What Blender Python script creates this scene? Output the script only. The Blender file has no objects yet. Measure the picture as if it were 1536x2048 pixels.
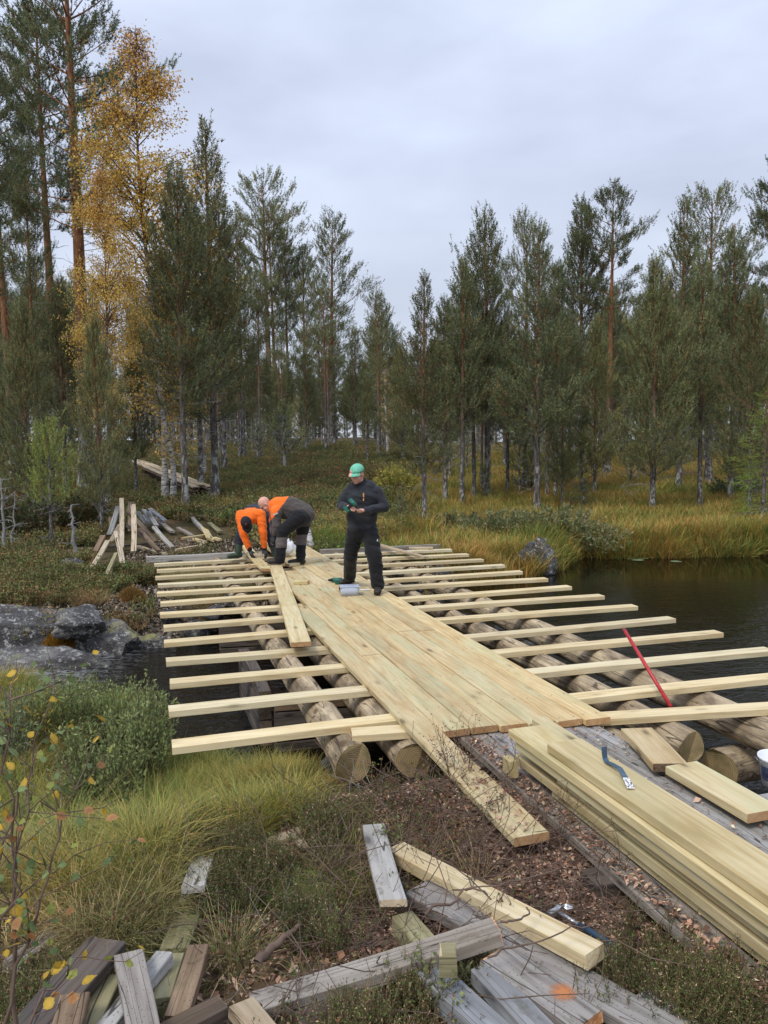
import bpy, bmesh, math, random
import numpy as np
from mathutils import Vector, Matrix, Euler

random.seed(7)
RNG = np.random.default_rng(11)
S = bpy.context.scene
COL = S.collection
R = math.radians

# ------------------------------------------------------------------ camera
CAM_H = 1.9
FPX, TH, ROLL = 1538.0, 0.0795166, -0.0115363
cam_d = bpy.data.cameras.new('camera')
cam = bpy.data.objects.new('camera', cam_d)
COL.objects.link(cam)
cam_d.sensor_fit = 'VERTICAL'
cam_d.sensor_height = 24.0
cam_d.lens = 24.0 * FPX / 2048.0
cam_d.clip_start = 0.05
cam_d.clip_end = 3000
cam.matrix_world = (Matrix.Translation((0, 0, CAM_H)) @ Matrix.Rotation(math.pi / 2 - TH, 4, 'X')
                    @ Matrix.Rotation(ROLL, 4, 'Z'))
S.camera = cam

# ------------------------------------------------------------------ world, sun, exposure
SUN_EL, SUN_AZ = R(50), R(215)
world = bpy.data.worlds.new('World')
S.world = world
world.use_nodes = True
wt = world.node_tree
wt.nodes.clear()
def wn(t, **k):
    n = wt.nodes.new(t)
    for a, b in k.items():
        setattr(n, a, b)
    return n
w_out = wn('ShaderNodeOutputWorld')
w_sky = wn('ShaderNodeTexSky', sky_type='NISHITA', sun_disc=False, sun_elevation=SUN_EL, sun_rotation=SUN_AZ)
w_bg1 = wn('ShaderNodeBackground'); w_bg1.inputs[1].default_value = 0.05
wt.links.new(w_sky.outputs[0], w_bg1.inputs[0])
w_tc = wn('ShaderNodeTexCoord')
w_map = wn('ShaderNodeMapping'); w_map.inputs['Scale'].default_value = (1.0, 1.0, 2.6)
wt.links.new(w_tc.outputs['Generated'], w_map.inputs['Vector'])
w_no = wn('ShaderNodeTexNoise'); w_no.inputs['Scale'].default_value = 1.9; w_no.inputs['Detail'].default_value = 5
w_no.inputs['Roughness'].default_value = 0.48
wt.links.new(w_map.outputs[0], w_no.inputs['Vector'])
w_no2 = wn('ShaderNodeTexNoise'); w_no2.inputs['Scale'].default_value = 5.0; w_no2.inputs['Detail'].default_value = 4
wt.links.new(w_map.outputs[0], w_no2.inputs['Vector'])
w_add = wn('ShaderNodeMath', operation='MULTIPLY_ADD'); w_add.inputs[1].default_value = 0.30
wt.links.new(w_no2.outputs[0], w_add.inputs[0]); wt.links.new(w_no.outputs[0], w_add.inputs[2])
w_rp = wn('ShaderNodeValToRGB')
w_rp.color_ramp.elements[0].position = 0.48; w_rp.color_ramp.elements[0].color = (0.405, 0.45, 0.575, 1)
w_rp.color_ramp.elements[1].position = 0.80; w_rp.color_ramp.elements[1].color = (0.57, 0.635, 0.775, 1)
wt.links.new(w_add.outputs[0], w_rp.inputs[0])
w_sep = wn('ShaderNodeSeparateXYZ'); wt.links.new(w_tc.outputs['Generated'], w_sep.inputs[0])
w_mx = wn('ShaderNodeMath', operation='MAXIMUM'); w_mx.inputs[1].default_value = 0.0
wt.links.new(w_sep.outputs[2], w_mx.inputs[0])
w_g = wn('ShaderNodeMath', operation='MULTIPLY_ADD'); w_g.inputs[1].default_value = 1.0; w_g.inputs[2].default_value = 0.72
wt.links.new(w_mx.outputs[0], w_g.inputs[0])
w_bg2 = wn('ShaderNodeBackground')
w_lo = wn('ShaderNodeMapRange'); w_lo.inputs[1].default_value = 0.0; w_lo.inputs[2].default_value = 0.34; w_lo.inputs[3].default_value = 0.6; w_lo.inputs[4].default_value = 0.0
wt.links.new(w_mx.outputs[0], w_lo.inputs[0])
w_lm = wn('ShaderNodeMix', data_type='RGBA'); wt.links.new(w_lo.outputs[0], w_lm.inputs[0]); wt.links.new(w_rp.outputs[0], w_lm.inputs[6]); w_lm.inputs[7].default_value = (0.66, 0.70, 0.78, 1)
wt.links.new(w_lm.outputs[2], w_bg2.inputs[0]); wt.links.new(w_g.outputs[0], w_bg2.inputs[1])
w_mix = wn('ShaderNodeMixShader'); w_mix.inputs[0].default_value = 0.86
wt.links.new(w_bg1.outputs[0], w_mix.inputs[1]); wt.links.new(w_bg2.outputs[0], w_mix.inputs[2])
wt.links.new(w_mix.outputs[0], w_out.inputs[0])

sun_d = bpy.data.lights.new('sun', 'SUN')
sun_d.energy = 1.5; sun_d.angle = R(16); sun_d.color = (1.0, 0.95, 0.86)
sun = bpy.data.objects.new('sun', sun_d)
COL.objects.link(sun)
_sd = Vector((math.sin(SUN_AZ) * math.cos(SUN_EL), math.cos(SUN_AZ) * math.cos(SUN_EL), math.sin(SUN_EL)))
sun.rotation_euler = _sd.to_track_quat('Z', 'Y').to_euler()

S.view_settings.view_transform = 'Standard'
S.view_settings.look = 'None'
S.view_settings.exposure = 0.52
S.view_settings.gamma = 1.0
S.view_settings.use_curve_mapping = False
S.render.engine = 'CYCLES'
S.cycles.max_bounces = 5
S.cycles.diffuse_bounces = 3
S.cycles.glossy_bounces = 3
S.cycles.transmission_bounces = 4
S.cycles.transparent_max_bounces = 8

# ------------------------------------------------------------------ surveying helpers
def ray(px, py):
    X, Y = px - 768.0, py - 1024.0
    cr, sr = math.cos(ROLL), math.sin(ROLL)
    x = X * cr + Y * sr; y = -X * sr + Y * cr
    c, s = math.cos(TH), math.sin(TH)
    return Vector((x, FPX * c - y * s, -FPX * s - y * c)) / FPX
def PZ(px, py, z):
    d = ray(px, py); t = (z - CAM_H) / d.z
    return Vector((d.x * t, d.y * t, z))
def PY(px, py, Y):
    d = ray(px, py); t = Y / d.y
    return Vector((d.x * t, Y, CAM_H + d.z * t))
AX = 0.301396
AJ = AX - 0.0192215
DY = Vector((-math.sin(AX), math.cos(AX), 0))        # along the bridge, away
DJ = Vector((math.cos(AJ), math.sin(AJ), 0))         # along the joists, to the right
OB = Vector((-1.43937, 5.06595, 0))
def B(u, v, z=0.0):
    p = OB + DJ * u + DY * v
    return Vector((p.x, p.y, z))

# ------------------------------------------------------------------ numpy noise
def _h(ix, iy, seed):
    n = (ix.astype(np.int64) * 374761393 + iy.astype(np.int64) * 668265263 + seed * 1442695041) & 0x7fffffff
    n = ((n ^ (n >> 13)) * 1274126177) & 0x7fffffff
    return ((n ^ (n >> 16)) & 0xffff) / 65535.0
def vnoise(x, y, seed=0):
    x = np.asarray(x, float); y = np.asarray(y, float)
    ix = np.floor(x); iy = np.floor(y); fx = x - ix; fy = y - iy
    fx = fx * fx * (3 - 2 * fx); fy = fy * fy * (3 - 2 * fy)
    a = _h(ix, iy, seed); b = _h(ix + 1, iy, seed); c = _h(ix, iy + 1, seed); d = _h(ix + 1, iy + 1, seed)
    return (a * (1 - fx) + b * fx) * (1 - fy) + (c * (1 - fx) + d * fx) * fy
def fbm(x, y, seed=0, o=4):
    s = 0; a = 0.5
    for k in range(o):
        s = s + a * vnoise(np.asarray(x) * 2 ** k, np.asarray(y) * 2 ** k, seed + k * 17); a *= 0.5
    return s
def sstep(e0, e1, x):
    t = np.clip((np.asarray(x, float) - e0) / (e1 - e0), 0, 1)
    return t * t * (3 - 2 * t)

# ------------------------------------------------------------------ terrain height
WATER_Z = -0.80
WPOLY = np.array([(-40, 4.0), (-12, 8.6), (-4.8, 9.1), (-3.2, 8.7), (-2.45, 7.6), (-1.9, 6.7), (-1.1, 6.15), (0.2, 6.0), (2.0, 6.0), (3.4, 6.1), (6, 5.6), (12, 4.0),
                  (40, -6), (60, 4), (30, 17), (17, 19.2), (12, 19.6), (9.5, 19.1), (7, 18.8), (4.7, 19.0), (3.95, 17.6), (3.7, 16.5), (2.8, 16.0),
                  (1.6, 15.0), (0.6, 13.9), (-1.2, 13.0), (-2.2, 12.2), (-3.0, 10.9), (-4.2, 10.25), (-5.4, 10.2), (-8, 10.4), (-12, 10.2), (-40, 9)])
def water_dist(x, y):
    x = np.asarray(x, float); y = np.asarray(y, float)
    d2 = np.full(x.shape, 1e18); ins = np.zeros(x.shape, bool)
    n = len(WPOLY)
    for i in range(n):
        ax, ay = WPOLY[i]; bx, by = WPOLY[(i + 1) % n]
        ex, ey = bx - ax, by - ay
        t = np.clip(((x - ax) * ex + (y - ay) * ey) / (ex * ex + ey * ey), 0, 1)
        dd = (x - ax - t * ex) ** 2 + (y - ay - t * ey) ** 2
        d2 = np.minimum(d2, dd)
        c = ((ay > y) != (by > y)) & (x < (bx - ax) * (y - ay) / (by - ay + 1e-12) + ax)
        ins ^= c
    d = np.sqrt(d2)
    return np.where(ins, -d, d)
def side_far(x, y):
    # creek centre line: beyond it is the far bank
    cy = np.interp(x, [-40, -12, -4, -1, 1.5, 4, 10, 40], [6.5, 9.4, 9.7, 10.0, 10.3, 11.5, 12, 3])
    return y > cy
def bogmask(x, y):
    e = 0.2 + (y - 16) * 0.055 + (vnoise(x * 0.3, y * 0.3, 5) - 0.5) * 2.5
    return sstep(-0.8, 0.9, x - e) * side_far(x, y)
def H(x, y):
    x = np.asarray(x, float); y = np.asarray(y, float)
    d = water_dist(x, y)
    d = d + (vnoise(x * 1.1, y * 1.1, 3) - 0.5) * 0.35 * (np.abs(d) < 4)
    far = side_far(x, y)
    bog = bogmask(x, y)
    yy = np.maximum(y - 17, 0)
    hill = -0.12 + 0.060 * np.minimum(yy, 30) + 0.035 * np.clip(yy - 30, 0, 60) + 0.01 * np.clip(yy - 90, 0, 100)
    hill = hill + 0.25 * (fbm(x * 0.22, y * 0.22, 9) - 0.5) * sstep(17, 26, y) * 2
    rocks = sstep(-2.6, -3.6, x) * sstep(14.0, 11.5, y)
    hill = hill - 0.22 * rocks
    bogh = -0.52 + 0.055 * np.clip(y - 27, 0, 55) + 0.012 * np.clip(y - 82, 0, 120) + 0.15 * (fbm(x * 0.3, y * 0.3, 12) - 0.5)
    farh = hill * (1 - bog) + bogh * bog
    u = (x - OB.x) * DJ.x + (y - OB.y) * DJ.y
    nearh = -0.20 - 0.34 * sstep(-0.1, -1.9, x + 0.02 * y) * sstep(3.2, 5.2, y) - 0.34 * sstep(4.35, 5.0, y - 0.15 * np.clip(x, -1, 1))
    nearh = nearh + 0.12 * np.exp(-(((x - 0.35) / 0.75) ** 2 + ((y - 4.2) / 0.75) ** 2))
    nearh = nearh - 0.32 * sstep(2.95, 3.15, u) * sstep(-2.1, -1.6, (x - OB.x) * DY.x + (y - OB.y) * DY.y)
    nearh = nearh - 0.35 * sstep(3.9, 6.0, x + 0.3 * (y - 5)) * sstep(2.0, 4.0, y)
    v = (x - OB.x) * DY.x + (y - OB.y) * DY.y
    ub = sstep(-0.9, -0.2, u) * sstep(6.6, 5.6, u) * sstep(10.9, 9.6, v)
    farh = farh * (1 - ub) + np.minimum(farh, -0.42) * ub
    base = np.where(far, farh, nearh)
    base = base + 0.05 * (fbm(x * 1.3, y * 1.3, 21) - 0.5) * 2 + 0.02 * (vnoise(x * 6, y * 6, 31) - 0.5) * 2
    wbank = np.where(far, 0.55 + 0.9 * rocks, 0.75)
    t = sstep(-0.25, 1.0, d / wbank)
    low = WATER_Z - 0.10 - 0.5 * sstep(0, -2.0, d)
    return low * (1 - t) + base * t
def Hs(x, y):
    return float(H(np.array([x]), np.array([y]))[0])
def PG(px, py, tmax=160):
    d = ray(px, py)
    d = d / d.y
    ys = np.concatenate([np.arange(1.2, 30, 0.05), np.arange(30, tmax, 0.4)])
    zs = CAM_H + d.z * ys
    g = H(d.x * ys, ys)
    k = np.argmax(g >= zs)
    if not (g >= zs).any():
        k = len(ys) - 1
    y = ys[k]
    return Vector((d.x * y, y, float(g[k])))

def PGL(px, py, lift=0.0):
    d = ray(px, py); d = d / d.y
    ys = np.arange(2.0, 60, 0.04); zs = CAM_H + d.z * ys
    g = H(d.x * ys, ys) + lift
    k = int(np.argmax(g >= zs)) if (g >= zs).any() else len(ys) - 1
    return Vector((d.x * ys[k], ys[k], zs[k]))

# ------------------------------------------------------------------ object helpers
def tag(o, label=None, cat=None, group=None, kind=None):
    if label: o['label'] = label
    if cat: o['category'] = cat
    if group: o['group'] = group
    if kind: o['kind'] = kind
    return o
PINV = {}
def link(o, parent=None):
    COL.objects.link(o)
    if parent is not None:
        o.parent = parent
        o.matrix_parent_inverse = PINV[parent.name]
    return o
def thing(name, loc, label, cat, group=None, rotz=0.0):
    o = bpy.data.objects.new(name, None)
    o.empty_display_size = 0.2
    COL.objects.link(o)
    o.location = loc; o.rotation_euler = (0, 0, rotz)
    PINV[o.name] = (Matrix.Translation(loc) @ Matrix.Rotation(rotz, 4, 'Z')).inverted()
    return tag(o, label, cat, group)
def mesh_from(name, verts, faces, mats=(), smooth=False, fmat=None):
    me = bpy.data.meshes.new(name)
    me.from_pydata([tuple(v) for v in verts], [], [tuple(f) for f in faces])
    for m in mats: me.materials.append(m)
    if fmat is not None:
        me.polygons.foreach_set('material_index', np.array(fmat, np.int32))
    if smooth:
        me.polygons.foreach_set('use_smooth', np.ones(len(me.polygons), bool))
    me.update()
    return me
def mesh_np(name, V, F, col=None, mats=(), smooth=False):
    """V (n,3), F list of arrays (m,k) with different k allowed; col (n,3) point colours"""
    me = bpy.data.meshes.new(name)
    V = np.asarray(V, np.float32)
    if not isinstance(F, (list, tuple)): F = [F]
    F = [np.asarray(f, np.int32) for f in F if len(f)]
    me.vertices.add(len(V)); me.vertices.foreach_set('co', V.ravel())
    nl = sum(f.size for f in F); npoly = sum(len(f) for f in F)
    me.loops.add(nl); me.loops.foreach_set('vertex_index', np.concatenate([f.ravel() for f in F]))
    me.polygons.add(npoly)
    tot = np.concatenate([np.full(len(f), f.shape[1], np.int32) for f in F])
    st = np.concatenate([[0], np.cumsum(tot)[:-1]]).astype(np.int32)
    me.polygons.foreach_set('loop_start', st)
    me.polygons.foreach_set('loop_total', tot)
    if smooth: me.polygons.foreach_set('use_smooth', np.ones(npoly, bool))
    for m in mats: me.materials.append(m)
    me.update(calc_edges=True)
    if col is not None:
        a = me.color_attributes.new('col', 'FLOAT_COLOR', 'POINT')
        c = np.ones((len(V), 4), np.float32); c[:, :3] = col
        a.data.foreach_set('color', c.ravel())
    return me
def obj(name, me, parent=None):
    o = bpy.data.objects.new(name, me)
    return link(o, parent)

# ------------------------------------------------------------------ materials
class M:
    def __init__(s, name):
        s.m = bpy.data.materials.new(name); s.m.use_nodes = True
        s.t = s.m.node_tree; s.t.nodes.clear()
        s.out = s.n('ShaderNodeOutputMaterial'); s.b = s.n('ShaderNodeBsdfPrincipled')
        s.l(s.b.outputs[0], s.out.inputs[0])
    def n(s, t, **k):
        n = s.t.nodes.new(t)
        for a, b in k.items(): setattr(n, a, b)
        return n
    def l(s, a, b): s.t.links.new(a, b)
    def inp(s, sock, v):
        if hasattr(v, 'links') or hasattr(v, 'is_linked'): s.l(v, sock)
        elif isinstance(v, (tuple, list)):
            sock.default_value = tuple(v) + (1,) if len(v) == 3 and len(sock.default_value) == 4 else tuple(v)
        else: sock.default_value = v
    def coord(s, kind='Object', scale=(1, 1, 1), rnd=False, off=(0, 0, 0)):
        tc = s.n('ShaderNodeTexCoord'); v = tc.outputs[kind]
        if rnd:
            oi = s.n('ShaderNodeObjectInfo')
            mm = s.n('ShaderNodeVectorMath', operation='SCALE'); mm.inputs[0].default_value = (31.7, 17.3, 23.1)
            s.l(oi.outputs['Random'], mm.inputs['Scale'])
            ad = s.n('ShaderNodeVectorMath', operation='ADD'); s.l(v, ad.inputs[0]); s.l(mm.outputs[0], ad.inputs[1]); v = ad.outputs[0]
        mp = s.n('ShaderNodeMapping'); mp.inputs['Scale'].default_value = scale; mp.inputs['Location'].default_value = off
        s.l(v, mp.inputs['Vector']); return mp.outputs[0]
    def pos(s, scale=(1, 1, 1)):
        g = s.n('ShaderNodeNewGeometry')
        mp = s.n('ShaderNodeMapping'); mp.inputs['Scale'].default_value = scale
        s.l(g.outputs['Position'], mp.inputs['Vector']); return mp.outputs[0]
    def noise(s, v, scale=1, det=4, rough=0.55, dist=0.0, out=0):
        n = s.n('ShaderNodeTexNoise'); s.l(v, n.inputs['Vector'])
        n.inputs['Scale'].default_value = scale; n.inputs['Detail'].default_value = det
        n.inputs['Roughness'].default_value = rough; n.inputs['Distortion'].default_value = dist
        return n.outputs[out]
    def vor(s, v, scale=1, out='Distance', feat='F1', rnd=1.0):
        n = s.n('ShaderNodeTexVoronoi', feature=feat); s.l(v, n.inputs['Vector'])
        n.inputs['Scale'].default_value = scale; n.inputs['Randomness'].default_value = rnd
        return n.outputs[out]
    def ramp(s, f, stops, interp='LINEAR'):
        r = s.n('ShaderNodeValToRGB'); r.color_ramp.interpolation = interp
        e = r.color_ramp.elements
        while len(e) < len(stops): e.new(0.5)
        for k, (p, c) in enumerate(stops):
            e[k].position = p
            e[k].color = (c, c, c, 1) if isinstance(c, (int, float)) else tuple(c) + (1,)
        s.l(f, r.inputs[0]); return r.outputs[0]
    def mix(s, f, a, b, mode='MIX'):
        n = s.n('ShaderNodeMix', data_type='RGBA', blend_type=mode)
        s.inp(n.inputs[0], f); s.inp(n.inputs[6], a); s.inp(n.inputs[7], b)
        return n.outputs[2]
    def math(s, op, a, b=0.0, c=0.0):
        n = s.n('ShaderNodeMath', operation=op)
        s.inp(n.inputs[0], a); s.inp(n.inputs[1], b); s.inp(n.inputs[2], c)
        return n.outputs[0]
    def bump(s, h, strength=0.3, dist=0.01):
        n = s.n('ShaderNodeBump'); n.inputs['Strength'].default_value = strength; n.inputs['Distance'].default_value = dist
        s.l(h, n.inputs['Height']); s.l(n.outputs[0], s.b.inputs['Normal']); return n.outputs[0]
    def attr(s, name='col'):
        n = s.n('ShaderNodeAttribute'); n.attribute_name = name; return n.outputs['Color']
    def rand(s):
        return s.n('ShaderNodeObjectInfo').outputs['Random']
    def set(s, col=None, rough=0.7, spec=0.3, **k):
        if col is not None: s.inp(s.b.inputs['Base Color'], col)
        s.inp(s.b.inputs['Roughness'], rough); s.b.inputs['Specular IOR Level'].default_value = spec
        for a, v in k.items(): s.inp(s.b.inputs[a.replace('_', ' ')], v)
        return s.m

def sawn_wood(name, c1, c2, c3, patch=None, patch_amt=0.4, knots=0.8, grain=1.0, rough=0.62, dirt=None, dirt_lo=0.6):
    m = M(name)
    v = m.coord('Object', (1.1, 17, 17), rnd=True)
    g1 = m.noise(v, 1.0, 5, 0.6, 1.4)
    v2 = m.coord('Object', (2.5, 75, 75), rnd=True)
    g2 = m.noise(v2, 1.0, 3, 0.6)
    g = m.math('MULTIPLY_ADD', g2, 0.35 * grain, m.math('MULTIPLY', g1, 0.8))
    c = m.ramp(g, [(0.38, c1), (0.52, c2), (0.74, c3)])
    # growth bands: contour lines of a long soft noise
    gn = m.noise(m.coord('Object', (0.33, 4.2, 4.2), rnd=True), 1.0, 1.5, 0.4)
    sn_ = m.math('SINE', m.math('MULTIPLY', gn, 62.0))
    band = m.ramp(sn_, [(0.30, 0.0), (1.0, 1.0)])
    c = m.mix(m.math('MULTIPLY', band, 0.30 * min(grain, 1.3)), c, m.mix(1.0, c, tuple(min(1, x / max(c3) + 0.15) for x in c1), 'MULTIPLY'))
    if patch:
        pn = m.noise(m.coord('Object', (0.9, 3.5, 3.5), rnd=True), 1.3, 3)
        pf = m.math('MULTIPLY', m.ramp(pn, [(0.45, 0.0), (0.68, 1.0)]), patch_amt)
        c = m.mix(pf, c, patch)
    # knots
    kd = m.vor(m.coord('Object', (1.9, 5.6, 5.6), rnd=True), 1.0)
    kf = m.ramp(kd, [(0.06, knots), (0.115, knots * 0.35), (0.2, 0.0)])
    c = m.mix(kf, c, tuple(x * 0.36 for x in c1))
    if grain > 1.35:
        cr = m.math('SINE', m.math('MULTIPLY', m.noise(m.coord('Object', (0.25, 7, 7), rnd=True), 1.0, 2, 0.5), 70.0))
        c = m.mix(m.ramp(cr, [(0.955, 0.0), (0.99, 0.85)]), c, (0.03, 0.025, 0.022))
        mo = m.noise(m.coord('Object', (3, 6, 6), rnd=True), 2.0, 6, 0.7)
        c = m.mix(m.ramp(mo, [(0.56, 0.0), (0.66, 0.55)]), c, (0.10, 0.085, 0.055))
    else:
        st = m.noise(m.coord('Object', (1.2, 2.2, 2.2), rnd=True), 1.6, 6, 0.65)
        c = m.mix(1.0, c, m.ramp(st, [(0.34, (0.88, 0.83, 0.76)), (0.52, (1.0, 1.0, 1.0))]), 'MULTIPLY')
    ri = m.rand()
    c = m.mix(1.0, c, m.ramp(ri, [(0.0, (0.80, 0.76, 0.70)), (0.35, (0.97, 0.99, 1.0)), (0.65, (0.93, 0.88, 0.80)), (1.0, (1.07, 1.03, 0.94))]), 'MULTIPLY')
    if dirt:
        dn = m.noise(m.pos((1, 1, 1)), 3.0, 6, 0.7)
        c = m.mix(m.ramp(dn, [(dirt_lo, 0.0), (dirt_lo + 0.1, 0.8)]), c, dirt)
        dn2 = m.vor(m.pos((1, 1, 1)), 60)
        c = m.mix(m.ramp(dn2, [(0.12, 0.7), (0.2, 0.0)]), c, dirt)
    m.bump(m.math('ADD', g, m.math('MULTIPLY', kf, -0.3)), 0.35, 0.004)
    return m.set(c, rough, 0.25)
MAT = {}
MAT['new'] = sawn_wood('fresh_pine_wood', (0.455, 0.338, 0.166), (0.613, 0.501, 0.289), (0.719, 0.621, 0.401), (0.528, 0.589, 0.353), 0.35)
MAT['deck'] = sawn_wood('deck_pine_wood', (0.391, 0.267, 0.136), (0.561, 0.436, 0.241), (0.687, 0.567, 0.342), (0.423, 0.512, 0.342), 0.42, dirt=(0.380, 0.240, 0.130), dirt_lo=0.66)
MAT['joist'] = sawn_wood('joist_pine_wood', (0.528, 0.425, 0.254), (0.676, 0.578, 0.372), (0.761, 0.676, 0.472), None, 0.3, knots=0.5, grain=0.7)
MAT['stack'] = sawn_wood('stack_pine_wood', (0.366, 0.291, 0.154), (0.508, 0.425, 0.243), (0.620, 0.539, 0.342), (0.366, 0.363, 0.209), 0.5, grain=1.3)
MAT['endnew'] = sawn_wood('sawn_end', (0.36, 0.20, 0.10), (0.46, 0.28, 0.14), (0.55, 0.36, 0.2), None, knots=0.0)
MAT['grey'] = sawn_wood('weathered_grey_wood', (0.12, 0.105, 0.095), (0.22, 0.20, 0.185), (0.34, 0.315, 0.295), (0.16, 0.13, 0.10), 0.55, grain=1.6, dirt=(0.07, 0.045, 0.03), dirt_lo=0.6, rough=0.8)
MAT['silver'] = sawn_wood('silver_grey_wood', (0.20, 0.195, 0.195), (0.33, 0.33, 0.33), (0.48, 0.48, 0.48), (0.22, 0.20, 0.17), 0.5, grain=1.6, dirt=(0.08, 0.06, 0.045), dirt_lo=0.64, rough=0.8)
MAT['bluegrey'] = sawn_wood('blue_grey_wood', (0.13, 0.14, 0.155), (0.22, 0.235, 0.255), (0.36, 0.375, 0.40), (0.10, 0.09, 0.08), 0.6, grain=1.8, rough=0.8)
MAT['dark'] = sawn_wood('rotten_dark_wood', (0.030, 0.026, 0.024), (0.065, 0.055, 0.05), (0.13, 0.11, 0.10), (0.12, 0.075, 0.04), 0.5, grain=1.5, rough=0.85)
MAT['brown'] = sawn_wood('stained_brown_wood', (0.09, 0.058, 0.038), (0.165, 0.115, 0.08), (0.27, 0.20, 0.14), (0.09, 0.06, 0.04), 0.6, grain=1.5, dirt=(0.05, 0.03, 0.02), dirt_lo=0.58, rough=0.85)
MAT['pale'] = sawn_wood('faded_pale_wood', (0.33, 0.25, 0.165), (0.47, 0.38, 0.265), (0.60, 0.51, 0.38), (0.2, 0.15, 0.1), 0.55, grain=1.4, rough=0.8)
MAT['mossy'] = sawn_wood('mossy_green_wood', (0.12, 0.11, 0.065), (0.21, 0.195, 0.115), (0.32, 0.30, 0.19), (0.10, 0.12, 0.04), 0.6, grain=1.4, rough=0.85)
MAT['yellow'] = sawn_wood('oiled_yellow_wood', (0.423, 0.305, 0.153), (0.581, 0.458, 0.260), (0.697, 0.589, 0.389), (0.317, 0.207, 0.117), 0.3, grain=1.2)
MAT['orangeend'] = sawn_wood('broken_orange_end', (0.36, 0.13, 0.05), (0.60, 0.27, 0.11), (0.75, 0.42, 0.22), None, knots=0.0, grain=1.6)

def log_mat():
    m = M('peeled_log')
    v = m.coord('Object', (1.2, 9, 9), rnd=True)
    g = m.noise(v, 1.0, 6, 0.65, 1.2)
    c = m.ramp(g, [(0.32, (0.20, 0.15, 0.10)), (0.48, (0.40, 0.31, 0.20)), (0.66, (0.58, 0.47, 0.31))])
    p = m.noise(m.coord('Object', (1.0, 2.5, 2.5), rnd=True), 2.2, 5, 0.65)
    c = m.mix(m.ramp(p, [(0.46, 0.0), (0.62, 0.8)]), c, (0.13, 0.10, 0.068))
    k = m.vor(m.coord('Object', (2.2, 4, 4), rnd=True), 1.0)
    c = m.mix(m.ramp(k, [(0.08, 0.8), (0.15, 0.0)]), c, (0.10, 0.06, 0.03))
    ck = m.math('SINE', m.math('MULTIPLY', m.noise(m.coord('Object', (0.35, 6, 6), rnd=True), 1.0, 2, 0.5), 60.0))
    c = m.mix(m.ramp(ck, [(0.94, 0.0), (0.985, 0.8)]), c, (0.05, 0.035, 0.025))
    bk = m.noise(m.coord('Object', (2.0, 5, 5), rnd=True), 2.0, 6, 0.7)
    c = m.mix(m.ramp(bk, [(0.60, 0.0), (0.64, 0.85)]), c, (0.12, 0.07, 0.04))
    m.bump(m.math('ADD', g, p), 0.9, 0.02)
    return m.set(c, 0.8, 0.2)
MAT['log'] = log_mat()
def logend_mat():
    m = M('log_end')
    v = m.coord('Object', (1, 1, 1))
    w = m.n('ShaderNodeTexWave', wave_type='RINGS', rings_direction='X'); m.l(v, w.inputs['Vector'])
    w.inputs['Scale'].default_value = 22; w.inputs['Distortion'].default_value = 2.5; w.inputs['Detail'].default_value = 3
    c = m.mix(m.math('MULTIPLY', w.outputs['Fac'], 0.28), (0.30, 0.22, 0.11), (0.17, 0.13, 0.06))
    p = m.noise(v, 6, 5, 0.6)
    c = m.mix(m.ramp(p, [(0.45, 0.0), (0.65, 0.7)]), c, (0.09, 0.085, 0.035))
    m.bump(w.outputs['Fac'], 0.4, 0.004)
    return m.set(c, 0.8, 0.2)
MAT['logend'] = logend_mat()

def simple(name, col, rough=0.6, spec=0.3, var=0.15, vs=12, bump=0.0, **k):
    m = M(name)
    n = m.noise(m.coord('Object', (1, 1, 1)), vs, 4)
    c = m.mix(1.0, col, m.ramp(n, [(0.3, 1 - var), (0.7, 1 + var)]), 'MULTIPLY')
    if bump: m.bump(n, bump, 0.01)
    return m.set(c, rough, spec, **k)

def foliage(name, tint=(1, 1, 1), trans=0.25, rough=0.55, var=0.25, world_var=0.0):
    m = M(name)
    c = m.attr('col')
    r = m.rand()
    c = m.mix(1.0, c, m.ramp(r, [(0.0, tuple(t * (1 - var) for t in tint)), (1.0, tuple(t * (1 + var) for t in tint))]), 'MULTIPLY')
    if world_var:
        nn = m.noise(m.pos((1, 1, 1)), 0.35, 4)
        c = m.mix(1.0, c, m.ramp(nn, [(0.35, (1 - world_var * 1.0, 1 - world_var * 0.35, 1 - world_var)), (0.65, (1 + world_var, 1 + world_var * 0.2, 1.0))]), 'MULTIPLY')
    m.set(c, rough, 0.25)
    if trans:
        tr = m.n('ShaderNodeBsdfTranslucent'); m.l(c, tr.inputs[0])
        ms = m.n('ShaderNodeMixShader'); ms.inputs[0].default_value = trans
        m.l(m.b.outputs[0], ms.inputs[1]); m.l(tr.outputs[0], ms.inputs[2]); m.l(ms.outputs[0], m.out.inputs[0])
    return m.m
MAT['needle'] = foliage('pine_needles', (1.30, 1.20, 1.12), 0.28, 0.6, 0.25)
MAT['birchleaf'] = foliage('birch_leaves', (1, 1, 1), 0.35, 0.6, 0.1)
MAT['grass'] = foliage('grass_blades', (1.15, 1.12, 1.1), 0.3, 0.55, 0.3, 0.36)
MAT['heath'] = foliage('heath_leaves', (1.35, 1.32, 1.3), 0.2, 0.65, 0.3, 0.2)
MAT['leafy'] = foliage('shrub_leaves', (1, 1, 1), 0.3, 0.5, 0.15)
MAT['litter'] = foliage('litter', (1.3, 1.25, 1.22), 0.0, 0.85, 0.1)

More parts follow.
